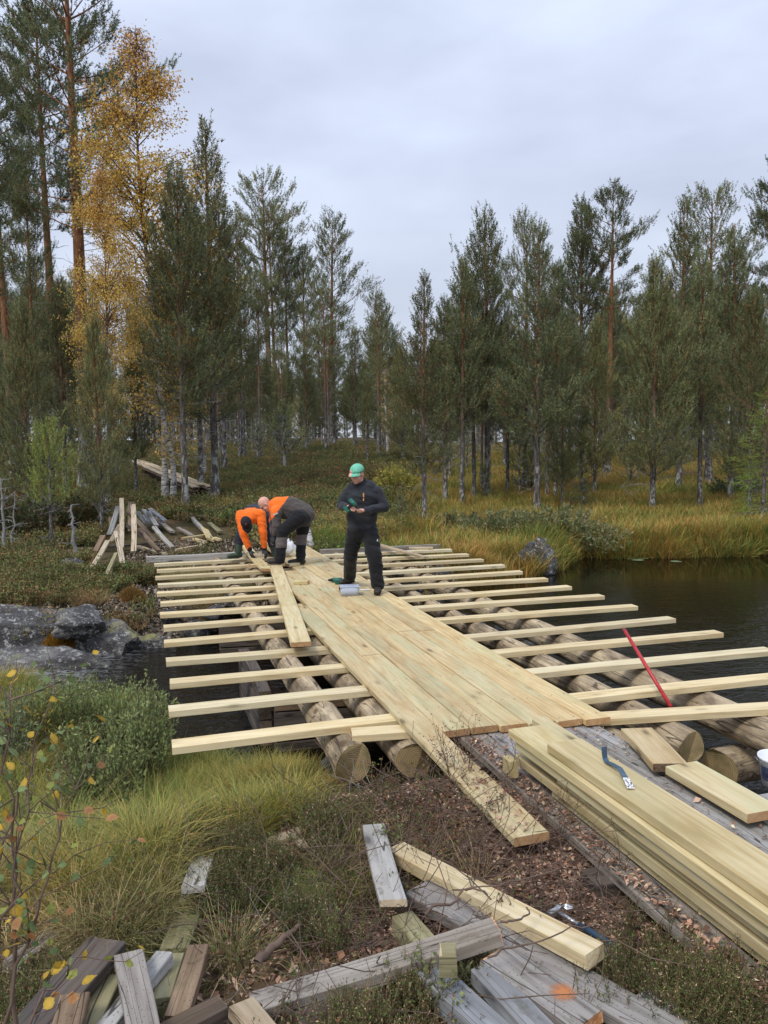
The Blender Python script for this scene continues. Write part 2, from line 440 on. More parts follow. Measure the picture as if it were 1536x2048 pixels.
def bark_pine():
    m = M('pine_bark')
    g = m.n('ShaderNodeTexCoord'); sp = m.n('ShaderNodeSeparateXYZ'); m.l(g.outputs['Object'], sp.inputs[0])
    z = sp.outputs[2]
    v = m.coord('Object', (1, 1, 0.22), rnd=True)
    n = m.noise(v, 16, 5, 0.65)
    low = m.ramp(n, [(0.35, (0.045, 0.038, 0.034)), (0.6, (0.15, 0.13, 0.115))])
    up = m.ramp(n, [(0.35, (0.13, 0.055, 0.028)), (0.65, (0.31, 0.155, 0.08))])
    f = m.ramp(m.math('MULTIPLY_ADD', n, 1.5, z), [(0.0, 0.0), (1.0, 1.0)])
    mr = m.n('ShaderNodeMapRange'); m.l(m.math('MULTIPLY_ADD', n, 2.0, z), mr.inputs[0])
    mr.inputs[1].default_value = 3.6; mr.inputs[2].default_value = 7.5
    c = m.mix(mr.outputs[0], low, up)
    li = m.noise(m.coord('Object', (1, 1, 0.5), rnd=True), 9, 4, 0.7)
    mr2 = m.n('ShaderNodeMapRange'); m.l(z, mr2.inputs[0]); mr2.inputs[1].default_value = 3.2; mr2.inputs[2].default_value = 0.6
    lf = m.math('MULTIPLY', m.ramp(li, [(0.5, 0.0), (0.56, 0.9)]), mr2.outputs[0])
    c = m.mix(lf, c, (0.38, 0.39, 0.36))
    m.bump(n, 0.8, 0.03)
    return m.set(c, 0.9, 0.15)
MAT['pinebark'] = bark_pine()
def bark_birch():
    m = M('birch_bark')
    n = m.noise(m.coord('Object', (5, 5, 22)), 1, 5, 0.7)
    g = m.n('ShaderNodeTexCoord'); sp = m.n('ShaderNodeSeparateXYZ'); m.l(g.outputs['Object'], sp.inputs[0])
    c = m.ramp(n, [(0.40, (0.03, 0.026, 0.024)), (0.50, (0.42, 0.40, 0.37)), (0.7, (0.62, 0.60, 0.56))])
    mr = m.n('ShaderNodeMapRange'); m.l(sp.outputs[2], mr.inputs[0]); mr.inputs[1].default_value = 5.5; mr.inputs[2].default_value = 9.0
    c = m.mix(mr.outputs[0], c, (0.10, 0.06, 0.045))
    m.bump(n, 0.4, 0.01)
    return m.set(c, 0.75, 0.2)
MAT['birchbark'] = bark_birch()
MAT['twig'] = simple('twig_bark', (0.14, 0.095, 0.072), 0.8, 0.2, 0.4, 8)
MAT['greytwig'] = simple('dead_grey_twig', (0.26, 0.25, 0.235), 0.85, 0.15, 0.35, 8)

def rock_mat():
    m = M('lichen_rock')
    v = m.pos((1, 1, 1))
    n = m.noise(v, 2.2, 8, 0.65)
    c = m.ramp(n, [(0.32, (0.028, 0.026, 0.026)), (0.5, (0.078, 0.074, 0.073)), (0.7, (0.20, 0.19, 0.18))])
    l = m.noise(v, 9, 5, 0.7)
    c = m.mix(m.ramp(l, [(0.56, 0.0), (0.62, 0.85)]), c, (0.36, 0.355, 0.33))
    l2 = m.noise(v, 30, 3, 0.6)
    c = m.mix(m.ramp(l2, [(0.6, 0.0), (0.66, 0.7)]), c, (0.42, 0.41, 0.40))
    g = m.n('ShaderNodeNewGeometry'); sp = m.n('ShaderNodeSeparateXYZ'); m.l(g.outputs['Normal'], sp.inputs[0])
    mo = m.noise(v, 1.1, 6, 0.65)
    mf = m.math('MULTIPLY', m.ramp(mo, [(0.56, 0.0), (0.64, 0.85)]), m.ramp(sp.outputs[2], [(0.55, 0.0), (0.85, 1.0)]))
    c = m.mix(mf, c, m.mix(l2, (0.16, 0.15, 0.035), (0.30, 0.27, 0.10)))
    m.bump(m.math('ADD', n, m.math('MULTIPLY', l2, 0.3)), 1.0, 0.09)
    return m.set(c, 0.85, 0.25)
MAT['rock'] = rock_mat()

def ground_mat():
    m = M('forest_floor')
    v = m.pos((1, 1, 1))
    a = m.attr('zone')
    sp = m.n('ShaderNodeSeparateColor'); m.l(a, sp.inputs[0])
    n1 = m.noise(v, 1.3, 6, 0.6); n2 = m.noise(v, 22, 5, 0.7); n3 = m.vor(v, 45, 'Color')
    heath = m.ramp(n1, [(0.35, (0.040, 0.040, 0.018)), (0.5, (0.085, 0.068, 0.034)), (0.65, (0.14, 0.095, 0.05))])
    heath = m.mix(m.ramp(n2, [(0.45, 0.0), (0.7, 0.7)]), heath, (0.11, 0.085, 0.045))
    bog = m.ramp(n1, [(0.35, (0.10, 0.075, 0.025)), (0.5, (0.17, 0.13, 0.04)), (0.65, (0.24, 0.16, 0.05))])
    bog = m.mix(m.ramp(n2, [(0.4, 0.0), (0.7, 0.5)]), bog, (0.09, 0.10, 0.025))
    chips = m.ramp(n2, [(0.3, (0.04, 0.024, 0.016)), (0.5, (0.13, 0.078, 0.052)), (0.72, (0.27, 0.175, 0.12))])
    bw = m.n('ShaderNodeRGBToBW'); m.l(n3, bw.inputs[0])
    chips = m.mix(m.ramp(bw.outputs[0], [(0.62, 0.0), (0.72, 0.7)]), chips, (0.34, 0.24, 0.16))
    c = m.mix(sp.outputs[0], heath, bog)
    c = m.mix(sp.outputs[1], c, chips)
    grav = m.ramp(m.vor(v, 14, 'Distance'), [(0.0, (0.24, 0.21, 0.18)), (0.45, (0.12, 0.10, 0.08)), (0.7, (0.03, 0.025, 0.02))])
    grav = m.mix(m.ramp(n1, [(0.5, 0.0), (0.62, 0.7)]), grav, (0.09, 0.06, 0.03))
    c = m.mix(sp.outputs[2], c, grav)
    m.bump(m.math('ADD', n2, n1), 0.8, 0.04)
    return m.set(c, 0.95, 0.1)
MAT['ground'] = ground_mat()

def water_mat():
    m = M('dark_bog_water')
    v = m.pos((1, 1, 1))
    g = m.n('ShaderNodeNewGeometry'); sp = m.n('ShaderNodeSeparateXYZ'); m.l(g.outputs['Position'], sp.inputs[0])
    # calmness: far pond calm, rippled near the bridge
    calm = m.n('ShaderNodeMapRange'); m.l(sp.outputs[1], calm.inputs[0]); calm.inputs[1].default_value = 16.5; calm.inputs[2].default_value = 9.0
    calm.inputs[3].default_value = 0.035; calm.inputs[4].default_value = 1.0
    w1 = m.noise(m.pos((1.0, 2.2, 1)), 3.0, 4, 0.55, 1.5)
    w2 = m.noise(m.pos((1.0, 1.6, 1)), 11, 3, 0.5, 1.0)
    h = m.math('MULTIPLY_ADD', w2, 0.35, w1)
    b = m.n('ShaderNodeBump'); b.inputs['Distance'].default_value = 0.055
    m.l(h, b.inputs['Height']); m.l(m.math('MULTIPLY', calm.outputs[0], 0.42), b.inputs['Strength'])
    m.l(b.outputs[0], m.b.inputs['Normal'])
    # white water in the narrow outflow on the left
    fx = m.n('ShaderNodeMapRange'); m.l(sp.outputs[0], fx.inputs[0]); fx.inputs[1].default_value = -3.0; fx.inputs[2].default_value = -5.2
    fn = m.noise(m.pos((1.0, 3.0, 1)), 5, 6, 0.7, 2.0)
    f = m.math('MULTIPLY', m.ramp(m.math('MULTIPLY_ADD', fx.outputs[0], 0.14, fn), [(0.52, 0.0), (0.64, 1.0)]), fx.outputs[0])
    c = m.mix(f, (0.004, 0.003, 0.002), (0.62, 0.63, 0.64))
    return m.set(c, m.math('MULTIPLY_ADD', f, 0.5, 0.03), 0.5, IOR=1.33)
MAT['water'] = water_mat()

# ================================================================== TERRAIN AND WATER
def axis(lo, hi, step, far_lo, far_hi, g=1.09):
    c = list(np.arange(lo, hi + 1e-6, step))
    s = step; x = hi
    while x < far_hi:
        s *= g; x += s; c.append(x)
    s = step; x = lo; pre = []
    while x > far_lo:
        s *= g; x -= s; pre.append(x)
    return np.array(pre[::-1] + c)
def build_ground():
    xs = axis(-7.5, 8, 0.075, -420, 420); ys = axis(0.8, 20.5, 0.075, -60, 900)
    X, Y = np.meshgrid(xs, ys)
    Z = H(X, Y)
    nx, ny = len(xs), len(ys)
    V = np.stack([X.ravel(), Y.ravel(), Z.ravel()], 1)
    i = np.arange(ny - 1)[:, None] * nx + np.arange(nx - 1)[None, :]
    F = np.stack([i, i + 1, i + 1 + nx, i + nx], -1).reshape(-1, 4)
    x, y = X.ravel(), Y.ravel()
    bog = bogmask(x, y)
    far = side_far(x, y)
    n = fbm(x * 0.9, y * 0.9, 40)
    chips = np.exp(-(((x - 0.35) / 1.25) ** 2 + ((y - 4.0) / 1.35) ** 2) * 0.9) * 1.5 + 0.0
    chips = np.where(far, 0, chips) * sstep(0.25, 0.55, n + 0.12)
    chips = np.maximum(chips, np.where(far, 0, sstep(0.3, 0.9, x - 0.05 * y) * sstep(5.6, 5.0, y) * 0.9))
    chips = np.clip(chips, 0, 1)
    grav = np.where(far, sstep(-5.2, -4.0, x) * sstep(1.2, 0.2, x) * sstep(16.5, 14.8, y + 0.6 * n), 0)
    grav = np.maximum(grav, sstep(0.12, -0.2, water_dist(x, y)))
    me = mesh_np('ground', V, F, None, [MAT['ground']], True)
    a = me.color_attributes.new('zone', 'FLOAT_COLOR', 'POINT')
    c = np.ones((len(V), 4), np.float32); c[:, 0] = bog; c[:, 1] = chips; c[:, 2] = np.clip(grav, 0, 1)
    a.data.foreach_set('color', c.ravel())
    o = obj('ground', me); tag(o, 'forest floor, creek banks and bog under the bridge works', kind='structure')
build_ground()
me = mesh_from('water', [(-60, -20, 0), (80, -20, 0), (80, 40, 0), (-60, 40, 0)], [(0, 1, 2, 3)], [MAT['water']])
wo = obj('water', me); wo.location = (0, 0, WATER_Z); tag(wo, 'dark still bog pond running out under the bridge', kind='structure')

# ================================================================== BOARDS
def board_mesh(name, L, w, t, mats, ch=0.0035, warp=0.0, seed=0, ragged=0.0):
    rnd = random.Random(seed)
    sec = [(-w/2 + ch, -t/2), (w/2 - ch, -t/2), (w/2, -t/2 + ch), (w/2, t/2 - ch), (w/2 - ch, t/2), (-w/2 + ch, t/2), (-w/2, t/2 - ch), (-w/2, -t/2 + ch)]
    ns = 2 if L < 0.6 else (4 if L < 2 else 6)
    V = []; F = []; fm = []
    tw = (rnd.random() - 0.5) * warp * 2; bz = (rnd.random() - 0.5) * warp * 0.05 * L; by = (rnd.random() - 0.5) * warp * 0.06 * L
    sk = (rnd.random() - 0.5) * 0.006
    for k in range(ns + 1):
        s = k / ns; x = (s - 0.5) * L
        a = tw * (s - 0.5) * 0.12; q = 4 * s * (1 - s)
        for j, (y, z) in enumerate(sec):
            dx = 0
            if k in (0, ns):
                dx = y * sk / w * 2
                if ragged: dx += (rnd.random() - 0.5) * ragged
            V.append((x + dx, y * math.cos(a) - z * math.sin(a) + by * q, y * math.sin(a) + z * math.cos(a) + bz * q))
    for k in range(ns):
        for j in range(8):
            a = k * 8 + j; b = k * 8 + (j + 1) % 8
            F.append((a, b, b + 8, a + 8)); fm.append(0)
    F.append(tuple(range(7, -1, -1))); fm.append(1)
    F.append(tuple(ns * 8 + j for j in range(8))); fm.append(1)
    return mesh_from(name, V, F, mats, False, fm)
def frame(A, Bp, roll=0.0):
    x = (Bp - A).normalized()
    y = Vector((0, 0, 1)).cross(x)
    if y.length < 1e-3: y = Vector((0, 1, 0))
    y.normalize(); z = x.cross(y)
    m = Matrix((x, y, z)).transposed().to_4x4()
    return m @ Matrix.Rotation(roll, 4, 'X')
_bc = [0]
def board(name, A, Bp, w, t, mat, end=None, parent=None, roll=0.0, warp=0.3, ragged=0.0, ch=0.0035):
    """A, Bp: ends of the centre line of the top face"""
    _bc[0] += 1
    A = Vector(A); Bp = Vector(Bp)
    L = (Bp - A).length
    me = board_mesh(name, L, w, t, [MAT[mat], MAT[end or mat]], ch, warp, _bc[0], ragged)
    o = bpy.data.objects.new(name, me)
    fr = frame(A, Bp, roll)
    zc = fr.to_3x3() @ Vector((0, 0, 1))
    o.matrix_basis = Matrix.Translation((A + Bp) / 2 - zc * t / 2) @ fr
    return link(o, parent)

# ================================================================== THE BRIDGE
bridge = thing('timber_bridge', B(2.8, 5, -0.3), 'unfinished timber bridge of pale joists laid across peeled logs with a plank deck on top', 'bridge')
SP = 0.7391
for i in range(13):
    du = RNG.uniform(-0.02, 0.02); dv = RNG.uniform(-0.012, 0.012)
    z = -0.050
    vv = SP * i - 0.02
    board('joist', B(du, vv + dv, z), B(5.62 + du + RNG.uniform(-0.02, 0.02), vv + dv + RNG.uniform(-0.012, 0.012), z), 0.152, 0.053, 'joist', 'endnew', bridge, warp=0.15)
# the nearest joist lies a little askew under the deck end
j0a = PZ(703, 1463, -0.050); j0b = PZ(1536, 1412, -0.050)
jd = (j0b - j0a).normalized()
board('joist', j0a + jd * 0.0, j0a + jd * 5.2, 0.152, 0.053, 'joist', 'endnew', bridge, warp=0.1)
# two weathered cross beams at the far end
board('end_beam', PZ(292, 1113, -0.05), PZ(492, 1103, -0.03), 0.15, 0.11, 'silver', 'silver', bridge)
board('end_beam', PZ(640, 1099, -0.05), PZ(880, 1088, -0.07), 0.10, 0.10, 'grey', 'grey', bridge)
# a shorter joist offcut beyond
# deck columns
CW = 0.2055
U0 = 1.5357
col_breaks = {
    0: (-1.95, 4.02), 1: (-0.50, 1.55, 6.6), 2: (-0.50, 2.75, 6.9), 3: (-0.53, 4.9, 7.0, 12.3), 4: (-0.55, 2.35, 6.6, 11.6), 5: (-0.57, 2.3, 7.2, 11.0), 6: (-0.60, 5.5, 10.25)}
for c, br in col_breaks.items():
    for k in range(len(br) - 1):
        v0, v1 = br[k] + 0.003, br[k + 1] - 0.003
        u = U0 + CW * (c + 0.5)
        zt = 0.0 + RNG.uniform(-0.0012, 0.0012)
        # columns follow the bridge axis; u is measured on the joist axis, width across is nearly the same
        o = board('deck_plank', B(u, v1, zt), B(u, v0, zt), CW - 0.0075, 0.047, 'deck', 'endnew', bridge, warp=0.02, ch=0.006)
# screw heads, two in every plank over every joist
V = []; F = []
for c in col_breaks:
    for i in range(-1, 13):
        for s_ in (-0.055, 0.055):
            vv = SP * i - 0.03 + (0.26 if i < 0 else 0) + RNG.uniform(-0.02, 0.02)
            if vv > col_breaks[c][-1] - 0.05 or vv < col_breaks[c][0] + 0.05: continue
            p = B(U0 + CW * (c + 0.5) + s_ + RNG.uniform(-0.006, 0.006), vv, 0.0028); n0 = len(V)
            for k in range(6): V.append((p.x + 0.0055 * math.cos(k * 1.047), p.y + 0.0055 * math.sin(k * 1.047), p.z))
            F.append(tuple(range(n0, n0 + 6)))
_sm = M('screw_steel'); _sm.set((0.10, 0.09, 0.075), 0.5, 0.4)
sc_ = obj('screw_heads', mesh_from('screw_heads', V, F, [_sm.m]), bridge); tag(sc_, kind='stuff')
# stringer logs
def log_mesh(name, L, r0, r1, mats, seed, n=18, ns=22):
    V = []; F = []; fm = []
    ph = seed * 3.7
    for k in range(ns + 1):
        s = k / ns; x = (s - 0.5) * L
        for j in range(n):
            a = 2 * math.pi * j / n
            r = r0 + (r1 - r0) * s
            r *= 1 + 0.05 * math.sin(a * 2 + ph + s * 6) + 0.03 * math.sin(s * 61 + a * 2 + ph) + 0.025 * math.sin(a * 3 + ph * 2 + s * 9) + 0.02 * math.sin(s * 37 + a * 5 + ph)
            oy = 0.02 * math.sin(s * 5 + ph); oz = 0.015 * math.sin(s * 4 + ph * 2)
            V.append((x + (0.02 * math.sin(a * 2 + ph) if k in (0, ns) else 0), r * math.cos(a) + oy, r * math.sin(a) + oz))
    for k in range(ns):
        for j in range(n):
            a = k * n + j; b = k * n + (j + 1) % n
            F.append((a, b, b + n, a + n)); fm.append(0)
    F.append(tuple(range(n - 1, -1, -1))); fm.append(1)
    F.append(tuple(ns * n + j for j in range(n))); fm.append(1)
    me = mesh_from(name, V, F, mats, True, fm)
    sm = np.ones(len(me.polygons), bool); sm[-2:] = False
    me.polygons.foreach_set('use_smooth', sm)
    return me
def log(name, A, Bp, r0, r1, parent=None, seed=1):
    A = Vector(A); Bp = Vector(Bp)
    o = bpy.data.objects.new(name, log_mesh(name, (Bp - A).length, r0, r1, [MAT['log'], MAT['logend']], seed))
    o.matrix_basis = Matrix.Translation((A + Bp) / 2) @ frame(A, Bp)
    return link(o, parent)
LT = -0.104
for k, (u, v0, v1, r) in enumerate([(1.15, -0.32, 10.4, 0.138), (1.60, -0.38, 10.2, 0.138), (2.06, -0.2, 10.3, 0.14), (2.50, -0.1, 10.3, 0.14),
                                    (3.03, -0.98, 10.2, 0.142), (3.48, -0.80, 9.9, 0.118), (4.22, -1.6, 9.3, 0.155)]):
    r *= 0.94
    log('support_log', B(u, v0, LT - r - 0.004), B(u + RNG.uniform(-0.06, 0.06), v1, LT - r * 0.85), r, r * 0.86, bridge, k + 1)
# old low log lying in the water by the near abutment, and the box crib under the left side
lg = log('old_log', PZ(1440, 1535, -0.52), PZ(1640, 1478, -0.55), 0.15, 0.14, None, 9)
tag(lg, 'short old peeled log lying low beside the bridge abutment', 'log')
crib = thing('log_crib', PZ(560, 1370, -0.8), 'dark timber crib standing in the creek under the bridge logs', 'crib')
cx0 = PZ(497, 1390, -0.8)
for k in range(4):
    z = -0.72 + 0.14 * k
    a = B(0.92, 1.55, z); b = B(2.4, 1.45, z)
    board('crib_timber', a, b, 0.12, 0.125, 'brown' if k % 2 else 'dark', 'dark', crib)
    a = B(0.86, 1.68, z + 0.01); b = B(0.86, 3.3, z + 0.01)
    board('crib_timber', a, b, 0.11, 0.125, 'dark', 'brown', crib)
for k in range(3):
    z = -0.70 + 0.16 * k
    board('crib_timber', B(0.75, 5.05, z), B(2.6, 5.0, z), 0.12, 0.14, 'dark', 'dark', crib)

# loose boards on the bridge
o = board('loose_plank', PZ(547, 1119, 0.05), PZ(602, 1284, 0.05), 0.20, 0.047, 'new', 'endnew', warp=0.05)
tag(o, 'loose new plank lying left of the deck with its far end in the gloved hands', 'plank')
o = board('loose_plank', PZ(492, 1090, 0.052), PZ(534, 1137, 0.052), 0.18, 0.046, 'new', 'endnew', roll=-0.10)
tag(o, 'short new plank lying under the bending workers by the green boots', 'plank')
o = board('loose_plank', PZ(527, 1060, 0.12), PZ(560, 1108, 0.054), 0.20, 0.047, 'new', 'endnew')
tag(o, 'pale plank behind the two bending workers at the far deck end', 'plank')
o = board('loose_plank', PZ(500, 1129, 0.05), PZ(563, 1122, 0.05), 0.10, 0.046, 'new', 'endnew')
tag(o, 'small cross block propping the far end of the loose plank', 'offcut')
o = board('loose_plank', PZ(575, 1128, 0.048), PZ(640, 1116, 0.048), 0.10, 0.045, 'new', 'endnew')
tag(o, 'narrow offcut on the deck under the brown worker boots', 'offcut')
o = board('loose_plank', PZ(760, 1088, 0.075), PZ(852, 1113, 0.045), 0.10, 0.04, 'pale', 'pale')
tag(o, 'faded thin batten lying diagonally over the farthest right joists', 'batten')
o = board('loose_plank', PZ(818, 1094, 0.0), PZ(866, 1094, 0.0), 0.12, 0.046, 'pale', 'endnew')
tag(o, 'short pale offcut resting on the far right joists', 'offcut')
o = board('wood_offcut', PZ(589, 1161, 0.050), PZ(617, 1161, 0.050), 0.16, 0.047, 'new', 'orangeend')
tag(o, 'small square board offcut lying alone on the left of the deck', 'offcut')

# ---------------------------------------------------------------- old grey road deck on the near bank
old = thing('old_road_deck', B(2.6, -2.5, -0.1), 'old grey plank roadway half covered with bark chips on the near bank', 'plank roadway')
for k in range(8):
    u = 1.87 + 0.205 * k + RNG.uniform(-0.006, 0.006)
    v1 = -0.42 + RNG.uniform(-0.04, 0.03) - (0.0 if k < 6 else 0.35)
    if k >= 5: v1 = -1.72 - 0.1 * (k - 5)
    board('deck_plank', B(u + 0.1, v1, -0.058 + RNG.uniform(-0.003, 0.003)), B(u + 0.1 + 0.03, -6.2, -0.075), 0.192, 0.05, 'silver' if k > 3 else 'grey', 'dark', old, warp=0.05)
for vv in (-0.8, -2.2, -3.6, -5.0):
    board('cross_bearer', B(1.80, vv, -0.112), B(3.5 if vv < -2 else 2.9, vv, -0.112), 0.15, 0.12, 'dark', 'dark', old)

# ---------------------------------------------------------------- stack of new planks
names_stack = [
    # u0, v_far, z_top, label
    (2.00, -1.50, -0.002, 'lowest board of the new plank stack'),
    (1.96, -1.12, 0.054, 'second board from the bottom in the new plank stack'),
    (1.985, -1.58, 0.110, 'third board up with its end set back in the new plank stack'),
    (1.93, -1.19, 0.166, 'fourth board up in the new plank stack'),
    (1.91, -1.14, 0.222, 'fifth board up reaching farthest towards the deck'),
    (2.12, -1.02, 0.222, 'narrow sliver of a board showing right of the fifth board in the stack'),
    (1.945, -1.54, 0.278, 'topmost new plank of the stack carrying the blue pry bar')]
for (u, vf, z, lab) in names_stack:
    o = board('stacked_plank', B(u + 0.11 - (0.05 if u > 2.1 else 0), vf, z), B(u + 0.11 + 0.10 - (0.05 if u > 2.1 else 0), -5.6, z), 0.222 if u < 2.1 else 0.10, 0.0505, 'stack', 'stack', warp=0.03, ch=0.005)
    tag(o, lab, 'plank', 'new planks in the stack on the near bank')
o = board('wood_offcut', B(1.89, -1.16, -0.03), B(1.89, -1.26, -0.03), 0.05, 0.1, 'stack', 'stack')
o.location.z = 0.02
tag(o, 'small upright spacer block at the far left end of the plank stack', 'offcut')

o = board('short_plank', PZ(1273, 1456, 0.03), PZ(1341, 1527, 0.03), 0.21, 0.05, 'yellow', 'brown')
tag(o, 'short thick brownish board lying on the grey planks by the big log end', 'board')
o = board('short_plank', PZ(1363, 1527, 0.03), PZ(1530, 1622, 0.03), 0.225, 0.05, 'new', 'endnew')
tag(o, 'thick short new board lying on the grey planks at the right edge of the photo', 'board')

# ---------------------------------------------------------------- foreground boards
CLEAR = [(-0.55, 4.70, 0.25, 4.85, 0.33)]
for _a, _b, _r in (((215, 1110), (300, 1075), 1.15), ((300, 1050), (430, 1070), 0.95), ((330, 1080), (420, 1095), 0.7), ((185, 1140), (260, 1140), 0.5), ((300, 950), (410, 1000), 0.75),
                   ((118, 1228), (119, 1228), 0.28), ((237, 1222), (238, 1222), 0.30), ((200, 1165), (262, 1175), 0.3), ((60, 1225), (61, 1225), 0.3), ((270, 1200), (330, 1180), 0.5)):
    CLEAR.append((*PGL(*_a).xy, *PGL(*_b).xy, _r))
def fb(name, a, b, za, zb, w, t, mat, end, label, cat='plank', group=None, roll=0.0, warp=0.3, ragged=0.012):
    o = board(name, PZ(a[0], a[1], za), PZ(b[0], b[1], zb), w, t, mat, end, roll=roll, warp=warp, ragged=ragged)
    CLEAR.append((*PZ(a[0], a[1], za).xy, *PZ(b[0], b[1], zb).xy, w / 2 + 0.025))
    return tag(o, label, cat, group)
fb('old_plank', (214, 1878), (30, 2090), -0.03, -0.05, 0.165, 0.05, 'dark', 'dark', 'charcoal black board running to the bottom left corner')
fb('old_plank', (150, 1985), (118, 2120), 0.005, -0.01, 0.10, 0.04, 'brown', 'dark', 'brown stained board with a pale chip lying over the charcoal board')
fb('old_plank', (222, 1950), (150, 2110), -0.10, -0.11, 0.085, 0.06, 'mossy', 'pale', 'yellow green lichened board beside the charcoal board')
fb('old_plank', (328, 1903), (185, 2080), -0.045, -0.075, 0.075, 0.05, 'silver', 'silver', 'narrow silver grey board passing under the upright grey board', roll=0.1)
fb('old_plank', (257, 1903), (297, 2110), 0.012, -0.01, 0.105, 0.045, 'grey', 'brown', 'wide grey board with nail gouges on top of the bottom left pile')
fb('old_plank', (352, 1905), (322, 1995), -0.11, -0.10, 0.07, 0.08, 'mossy', 'mossy', 'thick greenish stub under the silver board in the left pile')
fb('old_plank', (398, 1885), (352, 2030), -0.10, -0.09, 0.085, 0.05, 'brown', 'brown', 'splintered reddish brown rotten board right of the left pile', ragged=0.03)
fb('old_plank', (445, 2000), (330, 2060), -0.07, -0.07, 0.09, 0.05, 'dark', 'brown', 'dark rotten board splashed white at the bottom edge', ragged=0.02)
fb('old_plank', (482, 2002), (545, 2080), -0.05, -0.06, 0.095, 0.05, 'pale', 'pale', 'pale cracked board end pointing up at the bottom edge')
fb('old_plank', (422, 1682), (386, 1770), -0.16, -0.06, 0.105, 0.035, 'silver', 'silver', 'silver white board lifted over the grass left of the path')
fb('old_plank', (398, 1772), (348, 1895), -0.17, -0.15, 0.12, 0.05, 'mossy', 'mossy', 'greenish sunken board continuing below the silver white board')
fb('old_plank', (747, 1648), (787, 1800), -0.02, 0.03, 0.115, 0.03, 'silver', 'pale', 'bleached white grey board lying across the head of the long yellow plank')
fb('old_plank', (790, 1690), (1190, 1898), -0.05, 0.0, 0.115, 0.06, 'yellow', 'yellow', 'long yellow topped plank with grey sides in front of the chip heap')
fb('old_plank', (835, 1772), (1460, 2130), -0.075, -0.08, 0.155, 0.05, 'grey', 'brown', 'long brown grey plank strewn with debris beside the yellow plank')
fb('old_plank', (990, 1905), (1178, 2040), -0.018, -0.02, 0.15, 0.045, 'grey', 'orangeend', 'grey plank with an orange spray spot and orange broken end')
fb('old_plank', (992, 1850), (500, 2004), 0.04, -0.16, 0.115, 0.055, 'grey', 'orangeend', 'grey cross timber with an orange broken right end')
fb('old_plank', (850, 1925), (1060, 2120), -0.06, -0.07, 0.115, 0.09, 'bluegrey', 'bluegrey', 'thick blue grey beam with a notch left of the bright grey beam')
fb('old_plank', (965, 1930), (1120, 2095), -0.02, -0.03, 0.105, 0.06, 'bluegrey', 'brown', 'blue grey weathered beam lying on top at the bottom centre')
fb('old_plank', (985, 1880), (1008, 1965), -0.09, -0.06, 0.12, 0.07, 'mossy', 'pale', 'mossy yellow green stub under the crossing grey timbers')
fb('old_plank', (805, 1828), (850, 1880), -0.05, -0.05, 0.10, 0.08, 'mossy', 'mossy', 'moss speckled stub poking out behind the cross timber')
fb('old_block', (880, 1898), (912, 1898), 0.095, 0.095, 0.08, 0.085, 'mossy', 'pale', 'small cut block perched on the crossing timbers', cat='block')
fb('old_plank', (1290, 1985), (1420, 2100), -0.10, -0.12, 0.13, 0.04, 'silver', 'silver', 'pale grey board half hidden by heather at the bottom right')
fb('old_plank', (535, 1682), (690, 1628), -0.18, -0.14, 0.07, 0.03, 'pale', 'pale', 'thin pale board sunk in litter above the bleached board')
fb('wood_chip', (590, 1664), (606, 1690), -0.13, -0.12, 0.05, 0.012, 'pale', 'pale', 'small pale slab chip lying in the heather litter', cat='wood chip')
fb('old_plank', (1100, 1850), (1185, 1800), -0.17, -0.17, 0.06, 0.02, 'dark', 'dark', 'dark strip of rotten wood beside the hammer', ragged=0.02)
fb('old_plank', (1330, 1800), (1385, 1862), -0.10, -0.16, 0.07, 0.03, 'pale', 'orangeend', 'splintered bright wood stub in the chips left of the stack', ragged=0.05)
fb('old_plank', (905, 1990), (1000, 2110), -0.10, -0.11, 0.10, 0.05, 'grey', 'brown', 'brown grey board under the blue grey beams at the bottom edge')
fb('old_plank', (600, 2040), (740, 1985), -0.13, -0.12, 0.10, 0.04, 'dark', 'brown', 'dark rotten slab under the cross timber at the bottom centre', ragged=0.03)
fb('old_plank', (1180, 1890), (1330, 1985), -0.15, -0.16, 0.10, 0.04, 'grey', 'grey', 'grey board sunk in the heather right of the yellow plank')
fb('old_plank', (20, 1925), (110, 1860), -0.12, -0.14, 0.08, 0.04, 'grey', 'grey', 'grey board end in the grass left of the charcoal board')
# orange marking spot: a thin sprayed disc on the plank
def spray_mat():
    m = M('orange_spray_paint')
    v = m.coord('Object', (1, 1, 1))
    n = m.noise(v, 60, 4)
    ln = m.n('ShaderNodeVectorMath', operation='LENGTH'); m.l(v, ln.inputs[0])
    f = m.math('MULTIPLY_ADD', n, 0.06, ln.outputs['Value'])
    al = m.ramp(f, [(0.045, 0.85), (0.085, 0.0)])
    m.b.inputs['Base Color'].default_value = (0.52, 0.19, 0.06, 1)
    m.l(al, m.b.inputs['Alpha']); m.b.inputs['Roughness'].default_value = 0.7
    return m.m
n = 20
sp = mesh_from('spray_mark', [(0.075 * math.cos(2 * math.pi * k / n), 0.055 * math.sin(2 * math.pi * k / n), 0) for k in range(n)], [tuple(range(n))], [spray_mat()])
plank_dot = [o for o in COL.objects if o.get('label', '').startswith('grey plank with an orange spray')][0]
spo = bpy.data.objects.new('spray_mark', sp); COL.objects.link(spo)
spo.parent = plank_dot
_p = PZ(1126, 1984, -0.018)
_l = plank_dot.matrix_basis.inverted() @ _p
spo.location = (_l.x, _l.y, 0.0232 + 0.001)
spo.rotation_euler = (0, 0, 0.5)

